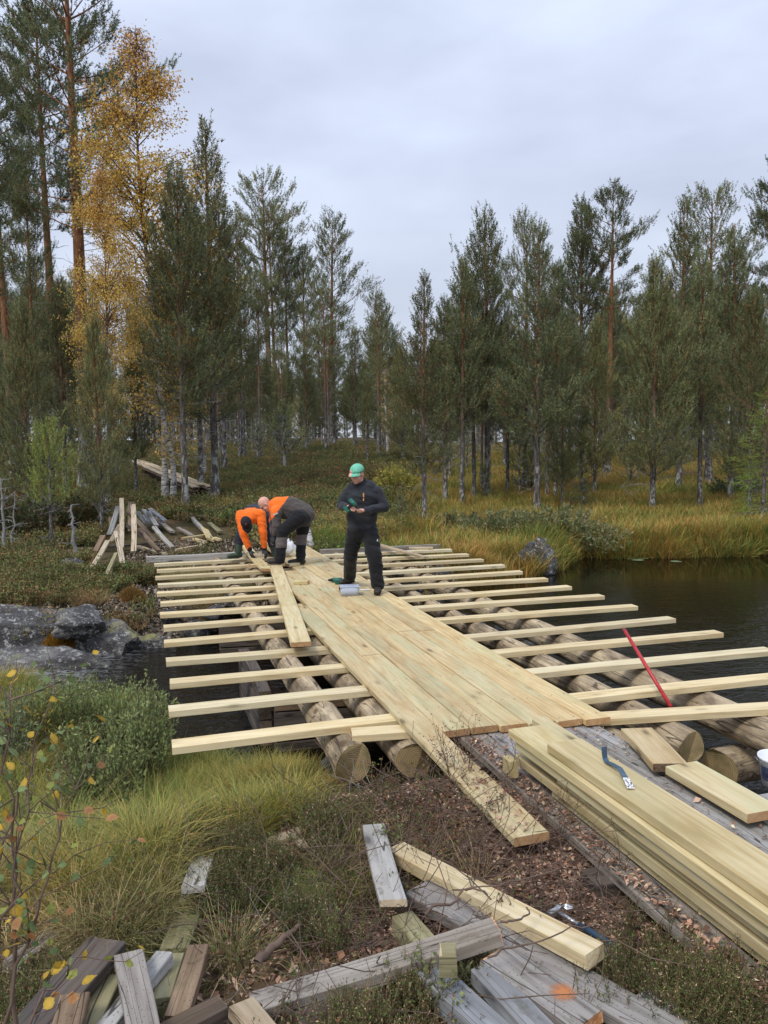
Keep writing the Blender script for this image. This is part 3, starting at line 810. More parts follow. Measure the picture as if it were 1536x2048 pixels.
# ---------------------------------------------------------------- left pile on the far bank
def pb(a, b, ya, yb, w, t, mat, label, roll=0.0, end=None, cat='board', name='old_board', lift=None):
    # b is the end nearer the viewer and the ground; ya - yb tells how far the other end leans back
    steep = (b[1] - a[1]) > 24
    lo = PGL(b[0], b[1], lift if lift is not None else (0.20 if steep else 0.12))
    hi = PY(a[0], a[1], lo.y + (ya - yb) * 1.25) if steep else PGL(a[0], a[1], 0.14)
    w *= lo.y / 14.6
    o = board(name, hi, lo, w, t, mat, end or mat, roll=roll, warp=0.4, ragged=0.01)
    return tag(o, label, cat, 'torn up boards dumped on the far bank')
pb((243, 996), (243, 1094), 14.75, 13.75, 0.088, 0.045, 'pale', 'upright faded board tallest in the middle of the leaning heap')
pb((236, 1012), (218, 1069), 14.70, 14.05, 0.10, 0.045, 'bluegrey', 'blue grey board leaning left on the heap')
pb((262, 1003), (262, 1062), 14.85, 14.3, 0.11, 0.045, 'brown', 'brown board standing behind the tallest faded board')
pb((266, 1008), (267, 1102), 14.60, 13.65, 0.10, 0.045, 'pale', 'pale yellowish board upright right of the tallest one')
pb((254, 1020), (312, 1082), 14.60, 13.95, 0.085, 0.045, 'brown', 'rough brown board slanting down right across the heap')
pb((240, 1048), (222, 1082), 14.5, 14.1, 0.10, 0.045, 'pale', 'short tan board end under the blue grey board')
pb((215, 1080), (184, 1133), 14.1, 13.3, 0.095, 0.04, 'pale', 'pinkish tan board running down to the far left of the heap')
pb((232, 1062), (245, 1126), 14.1, 13.4, 0.10, 0.045, 'pale', 'tan board sloping forwards below the tallest board')
pb((206, 1070), (190, 1102), 14.2, 13.9, 0.10, 0.045, 'brown', 'dull brown board at the left flank of the heap')
pb((232, 1105), (212, 1148), 13.6, 13.1, 0.07, 0.07, 'mossy', 'mossy greenish post at the foot of the heap')
pb((278, 1056), (318, 1100), 14.3, 13.8, 0.09, 0.045, 'brown', 'brown board lying under the rough slanting board')
pb((308, 1052), (346, 1093), 14.5, 13.9, 0.085, 0.05, 'silver', 'silver board pointing right beside the joist ends')
pb((222, 1034), (225, 1064), 14.9, 14.6, 0.10, 0.045, 'brown', 'brown board end at the back left of the heap')
pb((255, 1050), (300, 1080), 14.35, 14.2, 0.09, 0.04, 'dark', 'dark board deep inside the leaning heap')
pb((270, 1088), (330, 1106), 14.1, 13.9, 0.09, 0.045, 'pale', 'flat pale board low on the right of the heap')
pb((200, 1092), (300, 1085), 14.2, 14.2, 0.09, 0.045, 'dark', 'dark board lying across the bottom of the heap')
pb((225, 1128), (232, 1150), 13.3, 13.1, 0.06, 0.04, 'grey', 'small grey stub at the very foot of the heap')
# grey tight pile
for k, (a, b) in enumerate([((276, 1022), (292, 1046)), ((288, 1018), (304, 1042)), ((297, 1022), (313, 1050)), ((300, 1016), (330, 1040)), ((283, 1030), (300, 1044))]):
    _lo = PGL(b[0], b[1], 0.24); o = board('old_board', PY(a[0], a[1], _lo.y + 0.7), _lo, 0.11, 0.045, 'bluegrey', 'silver', roll=0.15 * (k - 2))
    tag(o, ['leftmost of the blue grey boards bunched behind the heap', 'second from left of the bunched blue grey boards', 'middle of the bunched blue grey boards with a bright end', 'longest of the bunched blue grey boards', 'lowest of the bunched blue grey boards'][k], 'board', 'torn up boards dumped on the far bank')
pb((308, 1000), (360, 1020), 16.9, 16.3, 0.10, 0.045, 'pale', 'pale board pointing to the birch foot')
pb((326, 1002), (362, 1018), 16.8, 16.2, 0.08, 0.06, 'grey', 'grey board leaning by the birch foot')
pb((305, 1016), (350, 1026), 16.4, 16.3, 0.10, 0.045, 'brown', 'brown board lying flat before the birch foot')
pb((316, 1028), (318, 1052), 15.6, 15.2, 0.10, 0.045, 'brown', 'upright short stub right of the bunched boards')
pb((320, 1042), (345, 1062), 15.6, 15.0, 0.09, 0.045, 'grey', 'grey board behind the silver board')
pb((385, 1034), (408, 1058), 15.7, 15.2, 0.07, 0.07, 'silver', 'silver post leaning on the right heap')
pb((356, 1054), (385, 1070), 15.2, 14.9, 0.08, 0.05, 'grey', 'grey block left of the small right heap')
pb((364, 1075), (414, 1068), 14.75, 14.9, 0.08, 0.05, 'new', 'fresh yellow board on the small right heap', end='endnew')
pb((410, 1056), (422, 1078), 15.1, 14.7, 0.16, 0.04, 'new', 'square pale board tilted on the small right heap', roll=-0.5)
pb((388, 1076), (410, 1082), 14.8, 14.6, 0.08, 0.05, 'new', 'short fresh block under the square tilted board')
pb((404, 1080), (404, 1090), 14.5, 14.4, 0.09, 0.05, 'pale', 'small pale cube at the foot of the right heap')
pb((350, 1098), (398, 1090), 14.2, 14.5, 0.07, 0.045, 'pale', 'long low board beside the grey end beam')
pb((418, 1044), (440, 1062), 15.6, 15.2, 0.09, 0.04, 'mossy', 'dull board lying in the heath right of the heap')
pb((372, 1026), (412, 1033), 16.3, 16.2, 0.06, 0.03, 'grey', 'thin grey batten in the heath behind the heap')
pb((430, 1074), (440, 1078), 14.9, 14.8, 0.08, 0.04, 'new', 'tiny fresh offcut right of the square board')
# long stack further up the bank: each layer raised on the one below
_near = PGL(402, 997, 0.0); _far = PGL(268, 934, 0.0)
_sd = Vector((1, 0.25, 0)).normalized()
for k, (du_, dv_, lz, mt) in enumerate([(-0.10, 0.0, 0.36, 'pale'), (0.10, 0.5, 0.365, 'pale'), (0.30, 0.25, 0.30, 'pale'), (-0.12, 0.15, 0.24, 'brown'), (0.14, 0.35, 0.18, 'dark'), (0.36, 0.1, 0.12, 'pale'), (0.0, 0.4, 0.06, 'dark')]):
    a_ = _far + _sd * du_ * 1.3; b_ = _near + _sd * du_ * 1.3 + (_far - _near).normalized() * dv_
    a_ = Vector((a_.x, a_.y, Hs(a_.x, a_.y) + lz + 0.04)); b_ = Vector((b_.x, b_.y, Hs(b_.x, b_.y) + lz + 0.06))
    o = board('old_board', a_, b_, 0.24, 0.05, mt, 'brown', warp=0.1)
    tag(o, ['upper left board of the long stack behind the birch', 'upper right board of the long stack behind the birch', 'top middle board of the long stack behind the birch', 'brown board low in the long stack behind the birch',
            'dark board inside the long stack behind the birch', 'rightmost board of the long stack behind the birch', 'bottom dark board of the long stack behind the birch'][k], 'board', 'old planks stacked behind the birch')

# ================================================================== ROCKS
def rock_mesh(name, seed, sub=4, cuts=9, mats=None, rough=0.085, flat=False):
    bm = bmesh.new(); bmesh.ops.create_icosphere(bm, subdivisions=sub, radius=1.0)
    rnd = random.Random(seed)
    pl = []
    if flat: pl.append((Vector((0.12, -0.1, 1)).normalized(), 0.5)); pl.append((Vector((0.3, -1, 0.25)).normalized(), 0.6))
    for _ in range(cuts):
        d = Vector((rnd.gauss(0, 1), rnd.gauss(0, 1), rnd.gauss(0, 0.8))).normalized(); pl.append((d, rnd.uniform(0.55, 0.85)))
    import mathutils.noise as mn
    for v in bm.verts:
        c = v.co.copy()
        for d, k in pl:
            t = c.dot(d)
            if t > k: c -= d * (t - k) * 0.9
        c *= 1 + rough * 1.8 * mn.noise(c * 2.2 + Vector((seed, 0, 0))) + rough * mn.noise(c * 6 + Vector((0, seed, 0))) + rough * 0.5 * mn.noise(c * 15 + Vector((0, 0, seed)))
        v.co = c
    me = bpy.data.meshes.new(name); bm.to_mesh(me); bm.free()
    me.materials.append((mats or [MAT['rock']])[0])
    me.polygons.foreach_set('use_smooth', np.ones(len(me.polygons), bool))
    return me
_rk = [0]
def rock(px, py, z, sx, sy, sz, rot, label, tilt=(0, 0), name='boulder', sub=5, flat=False):
    _rk[0] += 1
    p = PZ(px, py, z)
    o = obj(name, rock_mesh(name, _rk[0] * 5 + 2, sub, 12, flat=flat))
    o.location = p; o.scale = (sx, sy, sz); o.rotation_euler = (tilt[0], tilt[1], rot)
    return tag(o, label, 'rock', 'rocks around the creek')
rock(15, 1270, -0.63, 1.3, 0.62, 0.52, 0.15, 'large lichened slab at the left edge above the outflow', (0.06, 0.1), flat=True)
rock(70, 1345, -0.86, 1.3, 0.36, 0.42, 0.10, 'long smooth grey slab beside the white water', (0.15, 0.0), flat=True)
rock(218, 1290, -0.76, 0.62, 0.42, 0.42, -0.5, 'angular grey slab left of the joist ends', (0.1, 0.16), flat=True)
rock(296, 1300, -0.86, 0.42, 0.25, 0.34, -0.1, 'low dark wet rock just left of the joist ends', flat=True)
rock(1072, 1122, -0.55, 0.62, 0.5, 0.55, 0.4, 'upright lichen spotted boulder at the pond beside the far joists', (0.0, -0.1))
rock(160, 1245, -0.40, 0.5, 0.35, 0.22, 0.6, 'half buried stone between the mossy cushions')
rock(668, 905, 1.55, 0.75, 0.5, 0.42, 0.2, 'pale round boulder at the foot of the tall middle pine')
rock(650, 902, 1.62, 0.4, 0.3, 0.4, 0.7, 'smaller pale stone left of the boulder under the middle pine')
rock(742, 912, 1.45, 0.5, 0.3, 0.22, -0.3, 'flat pale stone on the heath to the right of the middle pine')
rock(480, 898, 1.6, 0.5, 0.3, 0.25, 0.1, 'pale stone far back on the heath behind the workers')
rock(145, 1130, -0.05, 0.25, 0.2, 0.12, 0.1, 'pale lichen tuft stone left of the board heap')
STN = [(680, 1530, -0.45, 0.12, 'small stone wedged beside the nearest left log end'), (905, 1240, -0.62, 0.2, 'stone right of the deck just past the man in black'), (960, 1255, -0.7, 0.16, 'stone between the right hand logs at mid bridge'),
       (1010, 1262, -0.72, 0.18, 'stone near the pond side log at mid bridge'), (1060, 1300, -0.72, 0.2, 'largest stone between the logs left of the red bar'), (1000, 1310, -0.7, 0.16, 'small stone beside the deck left of the red bar'),
       (860, 1205, -0.6, 0.2, 'stone beneath the joists right of the boots'), (820, 1180, -0.6, 0.2, 'stone beside the deck edge behind the right boot'), (470, 1205, -0.45, 0.22, 'stone left of the leftmost log at mid bridge'),
       (430, 1225, -0.5, 0.18, 'stone at the creek edge under the left joists'), (450, 1160, -0.4, 0.2, 'stone below the left joists near the heap'), (500, 1178, -0.45, 0.25, 'stone against the leftmost log under the far left joists'),
       (395, 1262, -0.72, 0.22, 'wet stone standing in the creek under the left joists'), (340, 1232, -0.5, 0.15, 'small stone beneath the left joist ends'), (905, 1180, -0.7, 0.2, 'stone on the pond side below the far right joists'), (880, 1150, -0.6, 0.25, 'wide stone under the farthest right joists')]
for (px, py, z, s, lab) in STN:
    _rk[0] += 1
    p = PZ(px, py, z); o = obj('stone', rock_mesh('stone', _rk[0] * 5 + 2, 3)); o.location = p
    o.scale = (s * 1.3, s, s * 0.7); o.rotation_euler = (0, 0, _rk[0])
    tag(o, lab, 'rock', 'stones under the bridge')

# ================================================================== VEGETATION MESH KITS
def rot_frames(ax):
    """per-row orthonormal frame for axis array ax (n,3)"""
    ax = ax / np.linalg.norm(ax, axis=1, keepdims=True)
    ref = np.where(np.abs(ax[:, 2:3]) < 0.9, np.array([[0, 0, 1.0]]), np.array([[1.0, 0, 0]]))
    a = np.cross(ax, ref); a /= np.linalg.norm(a, axis=1, keepdims=True)
    b = np.cross(ax, a)
    return ax, a, b
def tri_needles(base, axis, slen, nneed, nl, nw, col, rng, spread=0.75):
    """base,axis (n,3); slen (n,); returns V,F,C: nneed single-triangle needles bundles along each shoot"""
    n = len(base)
    ax, a, b = rot_frames(axis)
    s = rng.uniform(0.0, 1.0, (n, nneed)); th = rng.uniform(0, 2 * np.pi, (n, nneed))
    rad = a[:, None] * np.cos(th)[..., None] + b[:, None] * np.sin(th)[..., None]
    d = ax[:, None] * 0.7 + rad * spread * rng.uniform(0.6, 1.2, (n, nneed, 1))
    d /= np.linalg.norm(d, axis=2, keepdims=True)
    p = base[:, None] + ax[:, None] * (s * slen[:, None])[..., None]
    L = nl * rng.uniform(0.7, 1.25, (n, nneed, 1))
    w = np.cross(d, rng.normal(size=(n, nneed, 3))); w /= np.linalg.norm(w, axis=2, keepdims=True) + 1e-9
    w *= nw * 0.5
    V = np.stack([p - w, p + w, p + d * L], 2).reshape(-1, 3)
    C = np.repeat(col, nneed * 3, 0) * np.repeat(rng.uniform(0.75, 1.25, n * nneed), 3)[:, None]
    F = np.arange(len(V)).reshape(-1, 3)
    return V, F, C
def tubes(paths, radii, sides=4):
    """paths: list of (k,3) arrays, radii: list of (k,)"""
    V = []; F = []; off = 0
    for P, r in zip(paths, radii):
        P = np.asarray(P, float); k = len(P)
        T = np.gradient(P, axis=0)
        ax, a, b = rot_frames(T)
        # keep frames consistent
        for i in range(1, k):
            a_i = a[i - 1] - ax[i] * np.dot(a[i - 1], ax[i]); nn = np.linalg.norm(a_i)
            if nn > 1e-6: a[i] = a_i / nn; b[i] = np.cross(ax[i], a[i])
        th = np.arange(sides) * 2 * np.pi / sides
        ring = P[:, None] + (a[:, None] * np.cos(th)[None, :, None] + b[:, None] * np.sin(th)[None, :, None]) * np.asarray(r)[:, None, None]
        V.append(ring.reshape(-1, 3))
        i = np.arange(k - 1)[:, None] * sides; j = np.arange(sides)[None, :]; j2 = (j + 1) % sides
        F.append((np.stack([i + j, i + j2, i + sides + j2, i + sides + j], -1)).reshape(-1, 4) + off)
        off += k * sides
    return np.concatenate(V), np.concatenate(F)
def merge(parts):
    V = []; F = {}; C = []; off = 0
    for v, f, c in parts:
        V.append(v); C.append(c if c.ndim == 2 and len(c) == len(v) else np.tile(c, (len(v), 1)))
        F.setdefault(f.shape[1], []).append(f + off); off += len(v)
    return np.concatenate(V), [np.concatenate(x) for x in F.values()], np.concatenate(C)

GREENS = np.array([(0.125, 0.155, 0.075), (0.098, 0.135, 0.072), (0.150, 0.178, 0.088), (0.090, 0.115, 0.062), (0.170, 0.175, 0.082)])
def pine(seed, Ht=10.0, cb=0.25, Rm=1.7, shape='young', shoots=2600, need=13, dead=8, r0=0.11, lean=0.0, tint=(1, 1, 1), nl=0.105, nw=0.021, gap=0.45):
    rng = np.random.default_rng(seed)
    hh = np.linspace(0, 1, 12)
    bx = lean * hh ** 1.3 * Ht * 0.1 + 0.05 * np.sin(hh * 5 + seed) * Ht * 0.04
    by = 0.05 * np.cos(hh * 4 + seed * 2) * Ht * 0.04
    bx -= bx[0]; by -= by[0]
    trunk = np.stack([bx, by, hh * Ht], 1)
    tr = r0 * (1 - hh) ** 0.8 + 0.012; tr[0] *= 1.35
    def at(z):
        return np.array([np.interp(z, trunk[:, 2], trunk[:, 0]), np.interp(z, trunk[:, 2], trunk[:, 1]), z])
    paths = []; rad = []; SB = []; SA = []; SW = []
    zc = cb * Ht
    z = zc + 0.1
    wang = rng.uniform(0, 6)
    brs = []
    while z < Ht * 0.985:
        t = (z - zc) / (Ht - zc)
        nb = rng.integers(3, 7) if shape == 'young' else rng.integers(2, 6)
        wl = rng.uniform(0.72, 1.15)
        wang += rng.uniform(0.5, 1.5)
        for k in range(nb):
            an = wang + 2 * np.pi * k / nb + rng.uniform(-0.35, 0.35)
            if shape == 'young':
                prof = (1 - t) ** 0.75 * (0.55 + 0.45 * min(1, t / 0.18)); el = 0.25 + 0.75 * t + rng.uniform(-0.15, 0.15)
            elif shape == 'mature':
                prof = math.sqrt(max(0.02, 1 - (t * 1.0) ** 2.2)) * rng.uniform(0.45, 1.05) * (0.5 + 0.5 * min(1, t / 0.15)); el = 0.05 + 0.7 * t + rng.uniform(-0.2, 0.25)
            else:  # spruce
                prof = (1 - t) ** 0.9; el = -0.35 + 0.6 * t
            L = Rm * prof * wl * rng.uniform(0.6, 1.2) * (1 + 0.22 * math.sin(an + seed) * (1 - t)) + 0.12
            brs.append((z + rng.uniform(-0.08, 0.08), an, el, L, t))
        z += gap * rng.uniform(0.7, 1.3) * (1.0 - 0.35 * t)
    tot = sum(b[3] ** 1.25 for b in brs)
    for (z, an, el, L, t) in brs:
        p0 = at(min(z, Ht)); d = np.array([math.cos(an) * math.cos(el), math.sin(an) * math.cos(el), math.sin(el)])
        ss = np.linspace(0, 1, 5)[:, None]
        up = 0.22 if shape != 'spruce' else 0.12
        P = p0 + d * ss * L + np.array([0, 0, 1]) * (ss ** 2) * L * up + rng.normal(0, 0.02 * L, (5, 3)) * ss
        paths.append(P); rad.append(np.linspace(0.008 + 0.011 * L, 0.004, 5))
        n = max(3, int(shoots * 0.62 * (L ** 1.25) / tot))
        s0 = 0.18 if shape == 'young' else 0.40
        if shape == 'spruce': s0 = 0.15
        s = s0 + (1 - s0) * rng.uniform(0, 1, n) ** 0.75
        base = np.stack([np.interp(s, ss[:, 0], P[:, q]) for q in range(3)], 1)
        side = np.cross(d, [0, 0, 1]); side /= np.linalg.norm(side) + 1e-9
        wdt = L * 0.42 * (1 - s * 0.45)
        lat = rng.uniform(-1, 1, n)
        fwd = rng.uniform(0.0, 0.25, n) * L
        base = base + side * (lat * wdt)[:, None] + d * (fwd * np.abs(lat))[:, None]
        base[:, 2] += rng.normal(0.03, 0.05 + 0.03 * L, n) if shape != 'spruce' else -np.abs(lat) * 0.1 - rng.uniform(0, 0.12, n)
        a = d * 0.65 + side * (lat * 0.7)[:, None] + np.array([0, 0, 1]) * ((0.95 if shape != 'spruce' else -0.15) + 0.4 * t) + rng.normal(0, 0.26, (n, 3))
        SB.append(base); SA.append(a); SW.append(np.full(n, t))
        # side twigs
        for q in range(int(2 + L * 2.2)):
            k = rng.integers(0, n)
            sp = 0.3 + 0.6 * rng.random(); q0 = np.array([np.interp(sp * 0.9, ss[:, 0], P[:, w]) for w in range(3)])
            paths.append(np.array([q0, (q0 + base[k]) / 2 + [0, 0, 0.03], base[k]])); rad.append(np.array([0.006, 0.005, 0.003]))
    # leader shoots
    SB.append(np.array([at(Ht * 0.955), at(Ht * 0.97), at(Ht * 0.985)])); SA.append(np.tile([0.0, 0, 1], (3, 1)) + rng.normal(0, 0.05, (3, 3))); SW.append(np.ones(3))
    # dead branches below crown
    dp = []; dr = []
    for k in range(dead):
        z = rng.uniform(0.12 * Ht, zc + 0.1 * Ht); an = rng.uniform(0, 6.28); L = rng.uniform(0.3, 1.0) * Rm * 0.7
        p0 = at(z); d = np.array([math.cos(an), math.sin(an), rng.uniform(-0.3, 0.25)])
        P = p0 + d * np.linspace(0, 1, 5)[:, None] * L + rng.normal(0, 0.05, (5, 3)) * np.linspace(0, 1, 5)[:, None]
        dp.append(P); dr.append(np.linspace(0.012, 0.004, 5))
        for q in range(3):
            i = rng.integers(1, 4); dp.append(np.array([P[i], P[i] + rng.normal(0, 0.2, 3) + d * 0.15])); dr.append(np.array([0.005, 0.003]))
    SB = np.concatenate(SB); SA = np.concatenate(SA); SW = np.concatenate(SW)
    n = len(SB)
    ci = rng.integers(0, len(GREENS), n)
    col = GREENS[ci] * np.array(tint) * rng.uniform(0.72, 1.45, (n, 1))
    old = rng.random(n) < 0.05
    col[old] = np.array([0.20, 0.10, 0.035]) * rng.uniform(0.6, 1.1, (old.sum(), 1))
    slen = rng.uniform(0.20, 0.42, n)
    if shape == 'spruce': slen *= 1.3
    slen[-3:] = Ht * 0.04
    V, F, C = tri_needles(SB, SA, slen, int(need * 1.65), nl * 0.74, nw, col, rng, 0.95)
    crown = mesh_np('crown', V, F, C, [MAT['needle']])
    tv, tf = tubes([trunk], [tr], 10)
    bv, bf = tubes(paths, rad, 3)
    tv2 = np.concatenate([tv, bv]); tf2 = np.concatenate([tf, bf + len(tv)])
    trunkm = mesh_np('trunk', tv2, tf2, None, [MAT['pinebark']], True)
    deadm = None
    if dp:
        dv, df = tubes(dp, dr, 3)
        deadm = mesh_np('dead_branches', dv, df, None, [MAT['greytwig']])
    return dict(H=Ht, trunk=trunkm, crown=crown, dead=deadm)

PR = {
    'young1': pine(1, 9, 0.25, 1.6, 'young', 3900, 12, 10, 0.10),
    'young2': pine(2, 9, 0.27, 1.8, 'young', 4300, 12, 12, 0.10, 0.1),
    'young3': pine(3, 9, 0.32, 1.5, 'young', 3400, 12, 14, 0.10, -0.1),
    'wide': pine(4, 9, 0.15, 2.2, 'young', 6500, 13, 14, 0.12, 0.0, (1.15, 1.08, 1.0)),
    'mid1': pine(5, 12, 0.34, 2.1, 'mature', 4600, 13, 14, 0.15, 0.1),
    'mid2': pine(6, 12, 0.36, 1.9, 'mature', 4200, 13, 16, 0.15, -0.15),
    'tall1': pine(7, 17, 0.46, 3.0, 'mature', 6000, 13, 20, 0.22, 0.15, (0.92, 0.95, 1.0), 0.12, 0.023, 0.62),
    'tall2': pine(8, 17, 0.55, 2.4, 'mature', 4400, 13, 18, 0.20, -0.1, (0.95, 0.97, 1.0), 0.12, 0.023, 0.62),
    'young4': pine(21, 9, 0.20, 1.35, 'young', 3000, 12, 14, 0.09, 0.15, (1.05, 0.97, 0.9)),
    'young5': pine(22, 9, 0.34, 1.6, 'young', 3200, 12, 16, 0.10, -0.15, (0.92, 0.98, 0.98)),
    'mid3': pine(23, 12, 0.45, 2.3, 'mature', 3600, 13, 18, 0.15, 0.05, (1.0, 0.97, 0.92)),
    'low': pine(24, 8, 0.03, 1.9, 'young', 3000, 12, 2, 0.09, 0.0, (1.0, 0.95, 0.9), 0.13, 0.035, 0.5),
    'bush': pine(9, 2.6, 0.32, 0.62, 'young', 900, 14, 6, 0.035, 0.1, (1.35, 1.4, 0.75), 0.07, 0.011, 0.2),
    'sap': pine(10, 1.8, 0.2, 0.42, 'young', 200, 14, 2, 0.02, 0.1, (1.1, 1.1, 0.9), 0.07, 0.010, 0.2),
    'spruce': pine(12, 6.0, 0.02, 1.5, 'spruce', 3400, 12, 0, 0.08, 0.0, (1.25, 1.5, 0.55), 0.05, 0.018, 0.22),
    'thin': pine(14, 10, 0.55, 0.9, 'mature', 900, 12, 22, 0.085, 0.1),
}
_tc = [0]
def plant_tree(kind, base, height, label, group='pines around the bridge', wid=1.0, rot=None, name='pine_tree', cat='tree', lean=None):
    _tc[0] += 1
    p = PR[kind]
    s = height / p['H']
    if kind in ('young1', 'young2', 'young3', 'wide', 'young5', 'mid1', 'mid2'): wid *= 0.84
    t = bpy.data.objects.new(name, None); COL.objects.link(t)
    t.location = base; t.scale = (s * wid, s * wid, s)
    rz = rot if rot is not None else (_tc[0] * 2.399) % 6.283
    t.rotation_euler = (0, 0, rz)
    if lean: t.rotation_euler = (lean[1], lean[0], rz)
    tag(t, label, cat, group)
    for nm in ('trunk', 'crown', 'dead'):
        if p.get(nm) is None: continue
        c = bpy.data.objects.new({'trunk': 'trunk', 'crown': 'crown', 'dead': 'dead_branches'}[nm], p[nm])
        COL.objects.link(c); c.parent = t
        if nm == 'dead': c['kind'] = 'stuff'
    return t
def tree_px(kind, px, pyb, pyt, label, wid=1.0, **k):
    b = PG(px, pyb)
    top = PY(px, pyt, b.y)
    return plant_tree(kind, (b.x, b.y, b.z - 0.05), top.z - b.z, label, wid=wid, **k)
def tree_Y(kind, px, Y, pyt, label, wid=1.0, **k):
    x = PY(px, 900, Y).x; z = Hs(x, Y)
    return plant_tree(kind, (x, Y, z - 0.05), PY(px, pyt, Y).z - z, label, wid=wid, **k)

# --- left group
tree_Y('tall1', 172, 28.0, -190, 'tallest orange barked pine rising out of the photo behind the yellow birch', 1.05, rot=2.0)
tree_Y('tall2', 122, 31.0, 20, 'tall orange trunked pine between the left edge and the birch', 1.0, rot=0.6)
tree_Y('tall1', -25, 24.0, 60, 'big pine at the far left edge of the photo', 0.95, rot=4.0)
tree_Y('tall2', 28, 33.0, 150, 'dark pine standing behind the left edge trees', 1.0, rot=1.1)
tree_Y('young4', 428, 25.6, 268, 'pine close behind the birch with its leader above the yellow leaves', 1.0, rot=5.0)
tree_Y('young2', 368, 22.4, 335, 'dense green pine in front of the lower birch crown', 1.0, rot=1.0)
tree_Y('young5', 400, 27.5, 430, 'green pine right of the yellow birch', 1.05, rot=2.0)
tree_px('wide', 205, 1075, 640, 'dark bushy young pine above the board heap', 0.8, rot=3.0)
tree_Y('wide', 55, 19.5, 610, 'bushy young pine at the left edge', 0.9, rot=4.2)
tree_Y('young2', 128, 24.0, 560, 'young pine behind the bright little pine', 1.0, rot=5.2)
tree_Y('young3', -10, 21.0, 700, 'low pine cut by the left edge of the photo', 1.0)
tree_px('bush', 105, 1108, 850, 'small bright yellow green pine on the left bank', 0.9, rot=0.3)
tree_px('thin', 205, 1010, 560, 'thin pine stem behind the board heap', 1.0)
tree_Y('mid1', 78, 29.0, 330, 'grey stemmed pine with bare lower trunk left of the tall orange one', 0.8)
tree_Y('young1', 270, 26.0, 700, 'shaded young pine under the birch', 1.2)
# --- middle
tree_px('mid3', 541, 868, 372, 'tall open pine in the middle with twin looking stems', 1.1, rot=2.6)
tree_px('mid2', 552, 862, 420, 'pine growing tight beside the tall open middle pine', 0.9, rot=0.2)
tree_px('mid2', 665, 893, 446, 'dark barked pine standing over the pale boulder', 1.25, rot=3.4)
tree_px('mid1', 612, 872, 500, 'grey slender pine between the two middle pines', 0.85, rot=1.2)
tree_px('mid1', 578, 850, 470, 'pine behind the middle pines with bare stem', 0.8, rot=4.2)
tree_px('thin', 640, 862, 620, 'thick dark stem behind the boulder pine', 1.3)
tree_Y('young2', 768, 55.0, 598, 'broad pine sloping down towards the gap in the trees', 1.25)
tree_Y('young1', 712, 52.0, 660, 'dense low pine right of the boulder pine', 1.2)
tree_Y('mid2', 487, 44.0, 470, 'pine between the birch and the middle pines', 1.1)
tree_Y('young3', 447, 36.0, 400, 'pine showing right of the birch group', 1.1)
tree_Y('young2', 505, 50.0, 690, 'short pine in the gap behind the workers', 1.0)
tree_px('sap', 408, 935, 870, 'tiny pine in the heath behind the long board stack', 1.3)
tree_px('sap', 570, 945, 820, 'light green sapling pine behind the bending workers', 1.5)
tree_px('sap', 515, 925, 850, 'sapling pine left of the light green sapling', 1.4)
tree_px('sap', 470, 900, 850, 'bushy sapling pine far behind the workers', 1.7)
tree_Y('wide', 805, 42.0, 690, 'bushy pine filling the middle right behind the man with the cap', 1.05)
tree_Y('young3', 735, 40.0, 745, 'low shaded pine behind the capped man', 1.2)
# --- right cluster
tree_px('young4', 849, 1053, 560, 'slim pointed pine nearest the bridge on the right', 1.0, rot=1.0)
tree_px('young3', 924, 1020, 520, 'second pine from the bridge with a pointed top', 1.05, rot=2.2)
tree_px('mid2', 948, 1008, 560, 'pine standing just behind the second pointed pine', 0.9, rot=0.7)
tree_px('young2', 974, 1008, 425, 'tall pointed pine above the middle right cluster', 1.0, rot=3.3)
tree_px('young1', 1074, 1036, 458, 'full crowned pine with a white lichened foot by the pond', 1.15, rot=4.1)
tree_px('mid3', 1050, 985, 455, 'open topped pine behind the lichen footed pine', 0.8, rot=0.4)
tree_px('mid2', 1094, 1003, 600, 'straight stem close behind the lichen footed pine', 0.9)
tree_px('young5', 1111, 1005, 540, 'slender pine right of the lichen footed pine', 0.9)
tree_px('young2', 1161, 955, 402, 'tall narrow pine with a spiky leader on the right', 0.95, rot=1.7)
tree_px('tall2', 1213, 958, 380, 'flat topped old pine with an orange stem', 1.05, rot=2.9)
tree_px('wide', 1304, 1030, 525, 'broad olive green pine standing alone by the pond', 1.0, rot=0.9)
tree_px('young1', 1357, 985, 404, 'spiky topped pine behind the broad olive pine', 1.0, rot=2.3)
tree_Y('mid3', 1418, 36.0, 402, 'round topped pine right of the spiky one', 1.0, rot=3.0)
tree_Y('young2', 1462, 30.0, 470, 'pine leaning into the right group', 1.1)
tree_Y('young3', 1402, 28.0, 505, 'yellowish topped pine in the right group', 1.0)
tree_Y('tall2', 1560, 31.0, 300, 'tall pine cut by the right edge of the photo', 1.1, rot=1.5)
tree_Y('wide', 1500, 26.0, 590, 'wide green pine near the right edge', 1.0)
tree_Y('spruce', 1530, 21.6, 775, 'bright green drooping spruce at the right edge', 1.0, name='spruce_tree')
tree_Y('wide', 1190, 33.0, 640, 'low full pine behind the pond pines', 0.9)
tree_Y('young2', 1015, 34.0, 640, 'full pine in the shade of the right cluster', 1.1)
tree_Y('young3', 890, 31.0, 600, 'pine filling between the first two pointed pines', 1.2)
tree_Y('wide', 1125, 29.0, 700, 'shaded bushy pine behind the slender pine', 0.7)
tree_px('sap', 1166, 1030, 955, 'crooked little pine in the yellow bog grass', 1.5)
tree_px('sap', 968, 1010, 935, 'small pine sapling between the pointed pines', 1.2)
tree_px('sap', 1065, 985, 930, 'small pine sapling behind the lichen footed pine', 1.2)
tree_px('sap', 800, 1045, 985, 'small pine sapling by the capped man', 1.2)
tree_px('sap', 1262, 975, 900, 'little round pine left of the olive pine', 2.2)
